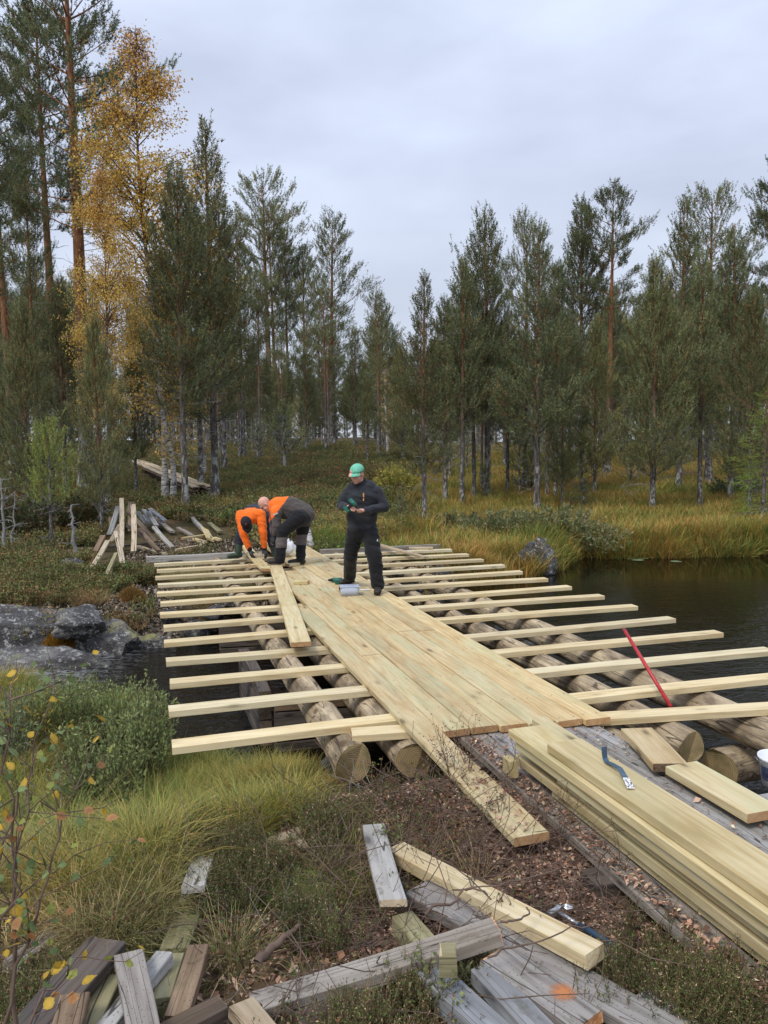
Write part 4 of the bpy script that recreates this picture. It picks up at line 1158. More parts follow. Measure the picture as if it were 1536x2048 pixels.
# --- mixed background forest beyond
brg = np.random.default_rng(77)
kinds = ['young1', 'young2', 'young3', 'mid1', 'young4', 'young5', 'mid3', 'young2']
cnt = 0
FAR = []
for k in range(260):
    px = brg.uniform(-120, 1660); Y = brg.uniform(48, 130)
    if 440 < px < 600 and Y < 60: continue
    top = np.interp(px, [-100, 350, 450, 560, 700, 790, 830, 900, 1000, 1536, 1700], [520, 560, 640, 715, 650, 690, 720, 640, 600, 560, 540]) + brg.uniform(-10, 70) + (Y - 60) * 0.5
    if Y > 95: top = 745 + brg.uniform(-25, 20)
    x = PY(px, 900, Y).x; z = Hs(x, Y)
    h = PY(px, top, Y).z - z
    if h < 4: continue
    if Y > 80:
        FAR.append((x, Y, z - 0.1, h / 9.5)); continue
    plant_tree(kinds[brg.integers(0, len(kinds))], (x, Y, z - 0.1), h, 'pine in the far forest behind the bog and heath', 'pines in the background forest', wid=brg.uniform(0.8, 1.15))
for k in range(50):
    Y = brg.uniform(34, 80); px = brg.uniform(380, 1560); x = PY(px, 900, Y).x; z = Hs(x, Y)
    if 20 < Y and water_dist(np.array([x]), np.array([Y]))[0] < 0.5: continue
    plant_tree('thin', (x, Y, z - 0.1), brg.uniform(6.5, 10.5), 'thin bare stemmed pine among the trees behind the clearing', 'thin stems in the wood', wid=brg.uniform(0.8, 1.2))
for k in range(40):
    Y = brg.uniform(30, 70); px = brg.uniform(380, 1560); x = PY(px, 900, Y).x; z = Hs(x, Y)
    if px < 700 and Y < 38: continue
    plant_tree('sap', (x, Y, z - 0.05), brg.uniform(1.2, 3.4), 'young pine growing beneath the wood behind the clearing', 'young pines under the wood', wid=brg.uniform(1.1, 1.8))
for k in range(75):
    Y = brg.uniform(95, 135); px = -150 + 1800 * (k + brg.random()) / 75; x = PY(px, 900, Y).x; z = Hs(x, Y)
    top = (790 if 440 < px < 800 else 770) + brg.uniform(-30, 20)
    FAR.append((x, Y, z - 0.2, max(3.0, PY(px, top, Y).z - z) / 8.0, 3))
# dead snags and pale thin stems
def snag(pts, r, label, name='dead_tree', matn='greytwig', cat='dead tree', twigs=14, seed=0):
    rng = np.random.default_rng(seed)
    P = np.array(pts, float); n = 9
    tt = np.linspace(0, 1, n); src = np.linspace(0, 1, len(P))
    Q = np.stack([np.interp(tt, src, P[:, q]) for q in range(3)], 1); Q[1:-1] += rng.normal(0, r * 0.6, (n - 2, 3))
    root = thing(name, Vector(Q[0]), label, cat, 'dead stems')
    tv, tf = tubes([Q - Q[0]], [np.linspace(r, r * 0.35, n)], 7)
    t = obj('trunk', mesh_np('trunk', tv, tf, None, [MAT[matn]], True)); t.parent = root
    ps = []; rs = []
    L = np.linalg.norm(Q[-1] - Q[0])
    for k in range(twigs):
        i = rng.integers(2, n); d = rng.normal(0, 1, 3); d[2] = abs(d[2]) * 0.4; d /= np.linalg.norm(d)
        l = L * rng.uniform(0.06, 0.22)
        a = Q[i] - Q[0]; mid = a + d * l * 0.5 + rng.normal(0, 0.04 * l, 3)
        ps.append(np.array([a, mid, a + d * l + [0, 0, -0.1 * l]])); rs.append(np.array([r * 0.3, r * 0.2, r * 0.1]))
        for q in range(2):
            e = rng.normal(0, 1, 3) * l * 0.25; ps.append(np.array([mid, mid + e])); rs.append(np.array([r * 0.15, r * 0.08]))
    bv, bf = tubes(ps, rs, 3)
    b = obj('branches', mesh_np('branches', bv, bf, None, [MAT[matn]])); b.parent = root
    return root
def sn(px, pyb, pxt, pyt, r, label, **k):
    b = PG(px, pyb); t = PY(pxt, pyt, b.y); return snag([b, (b + t) / 2, t], r, label, **k)
sn(150, 1110, 143, 1010, 0.045, 'short grey lichened dead stem left of the heap', seed=1)
sn(12, 1120, 2, 960, 0.035, 'bare grey dead stem at the left edge', seed=2, twigs=26)
sn(22, 1115, 30, 985, 0.022, 'second thin grey stem at the left edge', seed=3)
sn(214, 1045, 212, 960, 0.07, 'lichened grey dead trunk behind the heap', seed=4)
sn(232, 960, 238, 830, 0.10, 'stout dark dead trunk in the left wood', seed=5)
sn(725, 880, 700, 800, 0.03, 'leaning grey dead branch by the boulder pine', seed=6, twigs=22)
sn(1240, 930, 1234, 850, 0.035, 'thin white birch stem in the gap on the right', matn='birchbark', cat='tree', name='bare_birch', seed=7)
sn(1045, 935, 1052, 860, 0.03, 'forked white birch stem behind the pond pines', matn='birchbark', cat='tree', name='bare_birch', seed=8)
sn(770, 905, 774, 800, 0.05, 'dead grey stem behind the capped man', seed=9)
sn(1282, 1010, 1240, 968, 0.02, 'bent bare branch arching over the bog grass', seed=10)

# --- birch
def birch(seed, Ht, Rm, leaves, leafsize, zc=0.17, cols=None, lean=0.3, nb=120):
    rng = np.random.default_rng(seed)
    hh = np.linspace(0, 1, 14)
    trunk = np.stack([-lean * Ht * 0.1 * hh ** 1.2 + 0.12 * np.sin(hh * 7), 0.1 * np.sin(hh * 5 + 1), hh * Ht], 1); trunk[:, :2] -= trunk[0, :2]
    tr = 0.10 * (1 - hh) ** 0.9 + 0.008; tr[0] *= 1.3
    paths = []; rad = []; LB = []
    prof_h = np.array([0, .15, .3, .5, .7, .85, 1.0]); prof_r = np.array([.62, .85, 1.0, 1.0, .8, .5, .12])
    per0 = leaves / nb
    for k in range(nb):
        t = rng.random() ** 0.85; z = Ht * (zc + (1 - zc) * t) * 0.99
        c = np.array([np.interp(z, trunk[:, 2], trunk[:, 0]), np.interp(z, trunk[:, 2], trunk[:, 1]), z])
        an = rng.uniform(0, 6.283); el = rng.uniform(0.45, 1.0)
        L = Rm * np.interp(t, prof_h, prof_r) * rng.uniform(0.55, 1.15) / math.cos(el * 0.8)
        d = np.array([math.cos(an) * math.cos(el), math.sin(an) * math.cos(el), math.sin(el)])
        ss = np.linspace(0, 1, 6)[:, None]
        P = c + d * ss * L - np.array([0, 0, 1]) * ss ** 2.5 * L * 0.35 + rng.normal(0, 0.03 * L, (6, 3)) * ss
        paths.append(P); rad.append(np.linspace(0.006 + 0.008 * L, 0.003, 6))
        ntw = 11; per = int(per0 * (L / Rm) ** 1.1 * 1.15)
        for q in range(ntw):
            s = rng.uniform(0.25, 1.0); b = np.array([np.interp(s, ss[:, 0], P[:, w]) for w in range(3)])
            e = rng.normal(0, 1, 3); e[2] *= 0.5; e = e / np.linalg.norm(e) * rng.uniform(0.2, 0.6) * (0.4 + 0.5 * L / Rm)
            T = np.array([b, b + e * 0.6 + [0, 0, 0.03], b + e - [0, 0, 0.12]])
            paths.append(T); rad.append(np.array([0.005, 0.004, 0.002]))
            m = max(1, per // ntw); w = rng.random(m)[:, None]
            LB.append(b + e * w * 1.25 + rng.normal(0, 0.13, (m, 3)) + np.array([0, 0, -0.1]) * w)
    LB = np.concatenate(LB); n = len(LB)
    a = rng.normal(size=(n, 3)); a[:, 2] -= 0.8; a /= np.linalg.norm(a, axis=1, keepdims=True)
    b = np.cross(a, rng.normal(size=(n, 3))); b /= np.linalg.norm(b, axis=1, keepdims=True)
    s = leafsize * rng.uniform(0.6, 1.3, (n, 1))
    V = np.stack([LB, LB + a * s * 0.45 + b * s * 0.42, LB + a * s * 1.0, LB + a * s * 0.45 - b * s * 0.42], 1).reshape(-1, 3)
    F = np.arange(n * 4).reshape(-1, 4)
    cols = np.array(cols if cols is not None else [(0.74, 0.49, 0.10), (0.64, 0.38, 0.08), (0.78, 0.57, 0.14), (0.52, 0.29, 0.08), (0.56, 0.46, 0.12)])
    hz = (LB[:, 2] / Ht)
    C = cols[rng.integers(0, len(cols), n)] * rng.uniform(0.8, 1.2, (n, 1))
    C = C * (1 - np.clip((hz - 0.72) / 0.28, 0, 1)[:, None] * np.array([0.02, 0.22, 0.25]))
    C = np.repeat(C, 4, 0)
    tv, tf = tubes([trunk], [tr], 10); bv, bf = tubes(paths, rad, 3)
    return dict(H=Ht, trunk=mesh_np('trunk', np.concatenate([tv, bv]), np.concatenate([tf, bf + len(tv)]), None, [MAT['birchbark']], True),
                crown=mesh_np('crown', V, F, C, [MAT['birchleaf']]), dead=None)
PR['birch'] = birch(3, 15.0, 2.5, 36000, 0.072, nb=210)
PR['birch_s'] = birch(5, 5.0, 0.9, 1800, 0.07, 0.2, nb=40)
tree_Y('birch', 326, 25.2, 50, 'tall golden yellow birch with a white lower trunk', 1.0, name='birch_tree', rot=0.0, group='birches')
tree_Y('birch', 215, 22.0, 330, 'lower golden birch crown filling the wood left of the tall birch', 0.72, name='birch_tree', group='birches', rot=2.2)
tree_Y('birch_s', 340, 24.5, 660, 'second slim birch stem grown beside the golden birch', 0.9, name='birch_tree', group='birches')
tree_Y('birch_s', 410, 34.0, 770, 'small sparse yellow birch right of the golden birch', 1.1, name='birch_tree', group='birches')
tree_Y('birch_s', 775, 46.0, 735, 'small orange leaved birch behind the capped man', 0.8, name='birch_tree', group='birches')
tree_Y('birch_s', 600, 56.0, 790, 'far yellow birch seen between the middle pine stems', 1.0, name='birch_tree', group='birches')
tree_Y('birch_s', 1175, 48.0, 770, 'far yellow birch glimpsed behind the pond pines', 1.0, name='birch_tree', group='birches')

# ================================================================== UNDERGROWTH KITS
def blades(n, rad, hmin, hmax, w, lean, droop, cols, seed, tipcol=None):
    rng = np.random.default_rng(seed)
    r = rad * np.sqrt(rng.random(n)) * 0.55; th = rng.uniform(0, 6.283, n)
    base = np.stack([r * np.cos(th), r * np.sin(th), np.full(n, -0.03)], 1)
    an = th + rng.normal(0, 0.6, n); ln = lean * rng.uniform(0.2, 1.3, n)
    h = rng.uniform(hmin, hmax, n)
    out = np.stack([np.cos(an), np.sin(an), np.zeros(n)], 1)
    side = np.stack([-np.sin(an), np.cos(an), np.zeros(n)], 1)
    tw = rng.normal(0, 0.6, (n, 1)); side = side * np.cos(tw) + out * np.sin(tw)
    up = np.array([0, 0, 1.0])
    P = []
    for s in (0, 0.4, 0.75, 1.0):
        P.append(base + out * (ln * h * s ** 1.7)[:, None] + up * (h * (s - droop * s ** 3))[:, None])
    wd = [w, w * 0.85, w * 0.5]
    V = []
    for i, p in enumerate(P[:3]):
        V += [p - side * wd[i] / 2, p + side * wd[i] / 2]
    V.append(P[3])
    V = np.stack(V, 1)                              # n,7,3
    o = np.arange(n)[:, None] * 7
    Fq = np.concatenate([o + [0, 1, 3, 2], o + [2, 3, 5, 4]]); Ft = o + np.array([[4, 5, 6]])
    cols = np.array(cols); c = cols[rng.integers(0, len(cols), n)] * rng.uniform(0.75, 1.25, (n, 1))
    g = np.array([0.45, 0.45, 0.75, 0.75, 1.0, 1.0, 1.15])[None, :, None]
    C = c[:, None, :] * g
    if tipcol is not None:
        tp = (rng.random((n, 1, 1)) < 0.5) * np.array([0, 0, 0, 0, .4, .4, .9])[None, :, None]
        C = C * (1 - tp) + np.array(tipcol) * tp
    return V.reshape(-1, 3), [Fq, Ft], C.reshape(-1, 3)
LIB = {}
LIBCOL = {}
def lib(coll, V, F, C, mat):
    me = mesh_np(coll, V, F, C, [MAT[mat]])
    o = bpy.data.objects.new('src_' + coll, me)
    if coll not in LIBCOL: LIBCOL[coll] = bpy.data.collections.new('src_' + coll)
    LIBCOL[coll].objects.link(o)
    LIB.setdefault(coll, []).append(o)
G_green = [(0.14, 0.21, 0.06), (0.19, 0.25, 0.075), (0.26, 0.28, 0.09), (0.12, 0.175, 0.055)]
G_yel = [(0.42, 0.34, 0.10), (0.31, 0.30, 0.085), (0.50, 0.35, 0.11), (0.24, 0.26, 0.075), (0.43, 0.24, 0.075)]
G_straw = [(0.48, 0.38, 0.22), (0.38, 0.29, 0.16), (0.30, 0.23, 0.12), (0.28, 0.28, 0.11)]
for k in range(3):
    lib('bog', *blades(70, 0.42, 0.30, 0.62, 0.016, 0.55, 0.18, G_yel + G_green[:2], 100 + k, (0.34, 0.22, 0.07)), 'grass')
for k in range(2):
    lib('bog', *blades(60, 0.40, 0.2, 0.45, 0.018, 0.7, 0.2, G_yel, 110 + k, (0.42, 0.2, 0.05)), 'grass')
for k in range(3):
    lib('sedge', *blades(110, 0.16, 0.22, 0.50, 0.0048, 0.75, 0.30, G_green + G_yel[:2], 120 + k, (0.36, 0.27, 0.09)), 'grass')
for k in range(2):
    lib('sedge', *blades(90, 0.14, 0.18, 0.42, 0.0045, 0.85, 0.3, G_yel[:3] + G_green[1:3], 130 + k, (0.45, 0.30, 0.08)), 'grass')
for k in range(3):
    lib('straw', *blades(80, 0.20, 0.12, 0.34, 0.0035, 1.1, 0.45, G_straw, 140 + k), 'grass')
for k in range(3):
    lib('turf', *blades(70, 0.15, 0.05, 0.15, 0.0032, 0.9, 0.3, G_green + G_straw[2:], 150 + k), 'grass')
def heather(n, rad, h, seed, cols, flow=None, leaf=0.011, per=22, stemc=(0.10, 0.06, 0.04), wd=0.28, jit=0.012):
    rng = np.random.default_rng(seed)
    parts = []; ps = []; rs = []
    for k in range(n):
        r = rad * math.sqrt(rng.random()) * 0.7; a = rng.uniform(0, 6.283)
        b = np.array([r * math.cos(a), r * math.sin(a), -0.02]); hh = h * rng.uniform(0.55, 1.1)
        tip = b + np.array([math.cos(a) * r * 0.6, math.sin(a) * r * 0.6, hh]) + rng.normal(0, 0.03, 3)
        mid = (b + tip) / 2 + rng.normal(0, 0.015, 3)
        ps.append(np.array([b, mid, tip])); rs.append(np.array([0.0022, 0.0016, 0.001]))
        t = 0.25 + 0.75 * rng.random(per)[:, None]
        p = b * (1 - t) + tip * t + rng.normal(0, jit, (per, 3))
        d = (tip - b) / np.linalg.norm(tip - b) * 0.7 + rng.normal(0, 0.55, (per, 3)); d /= np.linalg.norm(d, axis=1, keepdims=True)
        w = np.cross(d, rng.normal(size=(per, 3))); w /= np.linalg.norm(w, axis=1, keepdims=True)
        l = leaf * rng.uniform(0.7, 1.5, (per, 1))
        V = np.stack([p, p + d * l * 0.5 + w * l * wd, p + d * l, p + d * l * 0.5 - w * l * wd], 1).reshape(-1, 3)
        c = np.array(cols)[rng.integers(0, len(cols), per)] * rng.uniform(0.7, 1.3, (per, 1))
        if flow is not None:
            m = (rng.random(per) < 0.08) & (t[:, 0] > 0.6); c[m] = flow
        parts.append((V, np.arange(per * 4).reshape(-1, 4), np.repeat(c, 4, 0)))
    tv, tf = tubes(ps, rs, 3)
    parts.append((tv, tf, np.array(stemc)))
    return merge(parts)
H_green = [(0.10, 0.145, 0.045), (0.14, 0.18, 0.055), (0.07, 0.105, 0.04)]
H_brown = [(0.17, 0.12, 0.06), (0.13, 0.13, 0.055), (0.21, 0.14, 0.07), (0.11, 0.09, 0.05)]
for k in range(3):
    lib('heathfar', *heather(34, 0.38, 0.34, 200 + k, H_green + H_brown[1:], None, 0.045, 13), 'heath')
for k in range(2):
    lib('heathfar', *heather(30, 0.40, 0.26, 210 + k, H_brown + [(0.26, 0.14, 0.06)], None, 0.045, 13), 'heath')
for k in range(3):
    lib('heather', *heather(46, 0.14, 0.22, 220 + k, [(0.085, 0.125, 0.04), (0.12, 0.155, 0.05), (0.06, 0.09, 0.035), (0.15, 0.11, 0.06)], (0.42, 0.30, 0.22), 0.011, 46, (0.16, 0.10, 0.07), 0.16, 0.0045), 'heath')
for k in range(3):
    lib('bilberry', *heather(9, 0.14, 0.20, 230 + k, [(0.09, 0.12, 0.04), (0.16, 0.07, 0.04), (0.12, 0.10, 0.05), (0.06, 0.09, 0.04)], None, 0.016, 16), 'heath')
def frustum(x, y, m=1.5): return np.abs(x) < 0.53 * y + m
_SC = [0]
def scatter(name, coll, pts, scl, label, rng, tilt=0.15, zoff=0.0, zs=None):
    """one object whose geometry nodes put clumps on its points"""
    _SC[0] += 1
    n = len(pts)
    me = bpy.data.meshes.new(name); me.vertices.add(n); me.vertices.foreach_set('co', np.asarray(pts, np.float32).ravel())
    rot = np.stack([rng.normal(0, tilt, n), rng.normal(0, tilt, n), rng.uniform(0, 6.283, n)], 1).astype(np.float32)
    a = me.attributes.new('rot', 'FLOAT_VECTOR', 'POINT'); a.data.foreach_set('vector', rot.ravel())
    sv = np.asarray(scl, np.float32)
    s3 = np.stack([sv, sv, sv * (1 if zs is None else zs)], 1).astype(np.float32)
    a = me.attributes.new('scl', 'FLOAT_VECTOR', 'POINT'); a.data.foreach_set('vector', s3.ravel())
    a = me.attributes.new('pick', 'INT', 'POINT'); a.data.foreach_set('value', rng.integers(0, len(LIB[coll]), n).astype(np.int32))
    o = obj(name, me)
    ng = bpy.data.node_groups.new(name + '_scatter', 'GeometryNodeTree')
    ng.interface.new_socket('Geometry', in_out='INPUT', socket_type='NodeSocketGeometry')
    ng.interface.new_socket('Geometry', in_out='OUTPUT', socket_type='NodeSocketGeometry')
    gi = ng.nodes.new('NodeGroupInput'); go = ng.nodes.new('NodeGroupOutput')
    ip = ng.nodes.new('GeometryNodeInstanceOnPoints'); ci = ng.nodes.new('GeometryNodeCollectionInfo')
    ci.inputs['Collection'].default_value = LIBCOL[coll]; ci.inputs['Separate Children'].default_value = True; ci.inputs['Reset Children'].default_value = True
    ip.inputs['Pick Instance'].default_value = True
    def na(nm, tp):
        q = ng.nodes.new('GeometryNodeInputNamedAttribute'); q.data_type = tp; q.inputs['Name'].default_value = nm; return q.outputs['Attribute']
    ng.links.new(gi.outputs[0], ip.inputs['Points']); ng.links.new(ci.outputs[0], ip.inputs['Instance'])
    ng.links.new(na('pick', 'INT'), ip.inputs['Instance Index'])
    e2r = ng.nodes.new('FunctionNodeEulerToRotation'); ng.links.new(na('rot', 'FLOAT_VECTOR'), e2r.inputs[0]); ng.links.new(e2r.outputs[0], ip.inputs['Rotation'])
    ng.links.new(na('scl', 'FLOAT_VECTOR'), ip.inputs['Scale'])
    ng.links.new(ip.outputs[0], go.inputs[0])
    md = o.modifiers.new('scatter', 'NODES'); md.node_group = ng
    return tag(o, label, kind='stuff')
def clear_of(x, y):
    ok = np.ones(len(x), bool)
    for (ax, ay, bx, by, r) in CLEAR:
        ex, ey = bx - ax, by - ay
        t = np.clip(((x - ax) * ex + (y - ay) * ey) / (ex * ex + ey * ey + 1e-9), 0, 1)
        ok &= (x - ax - t * ex) ** 2 + (y - ay - t * ey) ** 2 > r * r
    return ok
def scat_pts(n, x0, x1, y0, y1, fn, rng, m=1.5):
    x = rng.uniform(x0, x1, n); y = rng.uniform(y0, y1, n)
    k = frustum(x, y, m); x = x[k]; y = y[k]
    p = fn(x, y); k = rng.random(len(x)) < p
    x = x[k]; y = y[k]
    k = clear_of(x, y); x = x[k]; y = y[k]
    return np.stack([x, y, H(x, y)], 1)
def uvof(x, y):
    X = x - OB.x; Y = y - OB.y
    det = DJ.x * DY.y - DY.x * DJ.y
    return (X * DY.y - DY.x * Y) / det, (DJ.x * Y - X * DJ.y) / det
def under_bridge(x, y, m=0.0):
    u, v = uvof(x, y)
    return (u > -0.15 - m) & (u < 5.8 + m) & (v > -0.2 - m) & (v < 10.2)
def heapfree(x, y):
    # the bark heap in front of the log ends stays bare
    return 1 - sstep(-0.75, -0.25, x - 0.10 * (y - 4)) * sstep(3.2, 3.8, y)
def on_works(x, y):
    u, v = uvof(x, y)
    return ((u > 1.45) & (u < 3.8) & (v < 0.2)) | under_bridge(x, y)
g = np.random.default_rng(5)
# bog grass
# the far wood reads as one mass: one object whose nodes set whole pines
LIBCOL['far_wood'] = bpy.data.collections.new('src_far_wood'); LIB['far_wood'] = []
for k, nm in enumerate(('young2', 'young5', 'mid3', 'low')):
    cc = bpy.data.collections.new('src_far_%d' % k); LIBCOL['far_wood'].children.link(cc); LIB['far_wood'].append(cc)
    for part in ('trunk', 'crown'):
        so = bpy.data.objects.new('src_far_%s_%d' % (part, k), PR[nm][part]); q = 9.5 / PR[nm]['H'] if nm != 'low' else 1.0
        so.scale = (q, q, q); cc.objects.link(so)
fo = scatter('far_forest', 'far_wood', np.array([f[:3] for f in FAR]), np.array([f[3] for f in FAR]), 'distant pine wood closing the view behind the bog and heath', g, 0.02)
fo.data.attributes['pick'].data.foreach_set('value', np.array([f[4] if len(f) > 4 else i % 3 for i, f in enumerate(FAR)], np.int32))
p = scat_pts(26000, -2, 32, 15, 62, lambda x, y: bogmask(x, y) * (water_dist(x, y) > 0.0) * np.where(under_bridge(x, y), 0, 1) * np.clip(1.15 - y / 75, 0.2, 1), g)
scatter('bog_grass', 'bog', p, g.uniform(0.65, 1.35, len(p)), 'yellow green autumn bog grass along the far pond bank', g)
p = scat_pts(5000, 3.5, 20, 17, 21, lambda x, y: ((water_dist(x, y) > -0.05) & (water_dist(x, y) < 1.3)) * 0.9, g)
scatter('bank_grass', 'bog', p, g.uniform(0.8, 1.4, len(p)), 'tall grass hanging over the far pond edge', g, 0.25)
# heath
p = scat_pts(30000, -30, 24, 13.5, 75, lambda x, y: (1 - bogmask(x, y)) * side_far(x, y) * (water_dist(x, y) > 0.5) * np.where(under_bridge(x, y, 0.2), 0, 1)
             * np.where((x > -5.2) & (x < -1.4) & (y < 17.2), 0.06, 1) * np.clip(1.2 - y / 70, 0.25, 1), g)
scatter('heath', 'heathfar', p, g.uniform(0.55, 1.2, len(p)), 'dark heather and bilberry covering the far bank and hill', g)
p = scat_pts(6000, -24, 24, 14, 60, lambda x, y: (1 - bogmask(x, y)) * side_far(x, y) * (water_dist(x, y) > 0.4) * np.where(under_bridge(x, y, 0.2), 0, 1) * sstep(0.5, 0.62, fbm(x * 0.25, y * 0.25, 60)) * np.where((x > -5.4) & (x < -1.4) & (y < 17.5), 0.0, 1), g)
scatter('heath_grass', 'bog', p, g.uniform(0.4, 0.9, len(p)), 'tufts of yellow green grass in the heath', g)
# grass between bridge right side and boulder, and far side strip right of deck
p = scat_pts(2500, -1.5, 4.5, 14.5, 19.5, lambda x, y: (water_dist(x, y) > 0.05) * np.where(under_bridge(x, y, 0.1), 0, 0.9), g)
scatter('bank_grass', 'sedge', p, g.uniform(0.7, 1.2, len(p)), 'short green grass behind the far joists', g)
# left far bank: little shrubs, moss and dry grass around the slabs
p = scat_pts(5200, -9.5, -3.6, 10.4, 15, lambda x, y: (water_dist(x, y) > 0.35) * sstep(0.42, 0.56, fbm(x * 0.7, y * 0.7, 71)) * np.where(under_bridge(x, y), 0, 1) * np.where(y < 12.2, 0.35, 1), g)
scatter('heath', 'heathfar', p, g.uniform(0.35, 0.8, len(p)), 'low heather among the slabs on the left far bank', g)
p = scat_pts(3800, -9.5, -2.0, 10.6, 15.5, lambda x, y: (water_dist(x, y) > 0.1) * sstep(0.46, 0.56, fbm(x * 1.1, y * 1.1, 77)) * 0.8, g)
scatter('dry_grass', 'straw', p, g.uniform(0.6, 1.2, len(p)), 'dry grass tufts on the far bank beside the joist ends', g)
# near bank grass: left side
p = scat_pts(8000, -5.6, 0.9, 3.9, 9.2, lambda x, y: (water_dist(x, y) > -0.05) * (1 - side_far(x, y)) * sstep(0.0, -0.9, x - 0.02 * y) * np.where(on_works(x, y), 0.0, 1) * sstep(0.40, 0.52, fbm(x * 1.2, y * 1.2, 82)) * 0.9 * heapfree(x, y), g)
scatter('bank_sedge', 'sedge', p, g.uniform(0.5, 1.0, len(p)), 'green and yellow sedge on the near left bank', g)
p = scat_pts(1500, -1.9, 0.3, 5.0, 6.8, lambda x, y: (water_dist(x, y) > -0.12) * sstep(1.15, 0.8, uvof(x, y)[0]) * 0.8 * (heapfree(x, y + 0.0) + (y > 5.5)), g)
scatter('bank_sedge', 'sedge', p, g.uniform(0.45, 0.8, len(p)), 'fresh green sedge growing beneath the nearest joists', g)
p = scat_pts(5200, -2.6, 0.7, 3.0, 6.4, lambda x, y: (water_dist(x, y) > 0.1) * sstep(0.42, 0.54, fbm(x * 1.6, y * 1.6, 81)) * sstep(0.55, -0.25, x) * np.where(on_works(x, y), 0.3, 0.9) * np.maximum(heapfree(x, y), 0.12), g)
scatter('dry_grass', 'straw', p, g.uniform(0.5, 1.0, len(p)), 'flattened straw coloured grass on the near bank', g, 0.3)
def tuft_at(px, py, z, n, rad, coll, s0, s1, label, name='grass_tussock'):
    c = PZ(px, py, z); x = c.x + g.normal(0, rad, n); y = c.y + g.normal(0, rad * 0.8, n)
    pts = np.stack([x, y, H(x, y)], 1)
    return scatter(name, coll, pts, g.uniform(s0, s1, n), label, g, 0.2)
for k in range(3):
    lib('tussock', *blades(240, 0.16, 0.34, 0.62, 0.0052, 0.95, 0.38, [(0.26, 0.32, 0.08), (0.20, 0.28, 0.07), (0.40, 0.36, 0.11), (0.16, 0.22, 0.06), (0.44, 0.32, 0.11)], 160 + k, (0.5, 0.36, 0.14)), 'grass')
tuft_at(185, 1835, -0.3, 5, 0.17, 'tussock', 0.6, 0.85, 'long arching yellow green grass over the bottom left boards')
tuft_at(290, 1760, -0.3, 4, 0.08, 'tussock', 0.55, 0.8, 'arching grass blades left of the silver white board')
tuft_at(330, 1560, -0.4, 6, 0.16, 'tussock', 0.5, 0.8, 'yellow grass tussock below the nearest joist end')
tuft_at(190, 1810, -0.3, 12, 0.17, 'sedge', 0.75, 1.05, 'big yellow green grass tussock above the bottom left boards')
tuft_at(280, 1780, -0.3, 14, 0.14, 'sedge', 0.6, 0.9, 'right flank of the yellow green tussock', 'grass_tussock')
tuft_at(60, 1820, -0.3, 22, 0.25, 'sedge', 0.6, 1.0, 'grass at the left edge by the saplings', 'grass_tussock')
# foreground turf, heather, bilberry
p = scat_pts(9000, -2.0, 0.9, 2.1, 5.2, lambda x, y: sstep(0.40, 0.52, fbm(x * 1.9, y * 1.9, 91)) * sstep(0.35, -0.35, x - 0.1 * (y - 3)) * 0.95 * np.maximum(heapfree(x, y), 0.05), g, 0.6)
scatter('turf', 'turf', p, g.uniform(0.5, 1.1, len(p)), 'short green turf on the near bank path', g)
p = scat_pts(2600, -2.0, 0.6, 2.2, 5.4, lambda x, y: sstep(0.50, 0.58, fbm(x * 1.4 + 3, y * 1.4, 95)) * sstep(0.25, -0.2, x) * 0.6, g, 0.6)
scatter('heather', 'heather', p, g.uniform(0.45, 0.9, len(p)), 'green heather patches left of the chip heap', g)
p = scat_pts(650, -1.4, 1.6, 2.0, 5.0, lambda x, y: np.where(on_works(x, y), 0.0, 0.7), g, 0.4)
scatter('bilberry', 'bilberry', p, g.uniform(0.5, 1.0, len(p)), 'bilberry sprigs poking through the litter', g, 0.3)
c0 = PZ(1370, 1990, -0.1)
n = 150; x = c0.x + g.normal(0.0, 0.15, n); y = c0.y + g.normal(-0.0, 0.085, n)
k = clear_of(x, y); x = x[k]; y = y[k]; n = len(x)
scatter('heather', 'heather', np.stack([x, y, H(x, y)], 1), g.uniform(0.6, 1.0, n), 'dense heather bush with dry flower buds at the bottom right', g)
for (px, py) in ((925, 2000), (1010, 2040), (850, 1990)):
    c0 = PZ(px, py, -0.18); n = 24; x = c0.x + g.normal(0, 0.07, n); y = c0.y + g.normal(0, 0.05, n)
    scatter('heather', 'heather', np.stack([x, y, H(x, y)], 1), g.uniform(0.4, 0.7, n), 'green heather sprouting between the bottom boards', g)
for (px, py) in ((500, 1630), (440, 1690), (430, 1740)):
    c0 = PZ(px, py, -0.25); n = 26; x = c0.x + g.normal(0, 0.09, n); y = c0.y + g.normal(0, 0.09, n)
    scatter('heather', 'heather', np.stack([x, y, H(x, y)], 1), g.uniform(0.5, 0.95, n), 'bright green heather hummock beside the silver board', g)
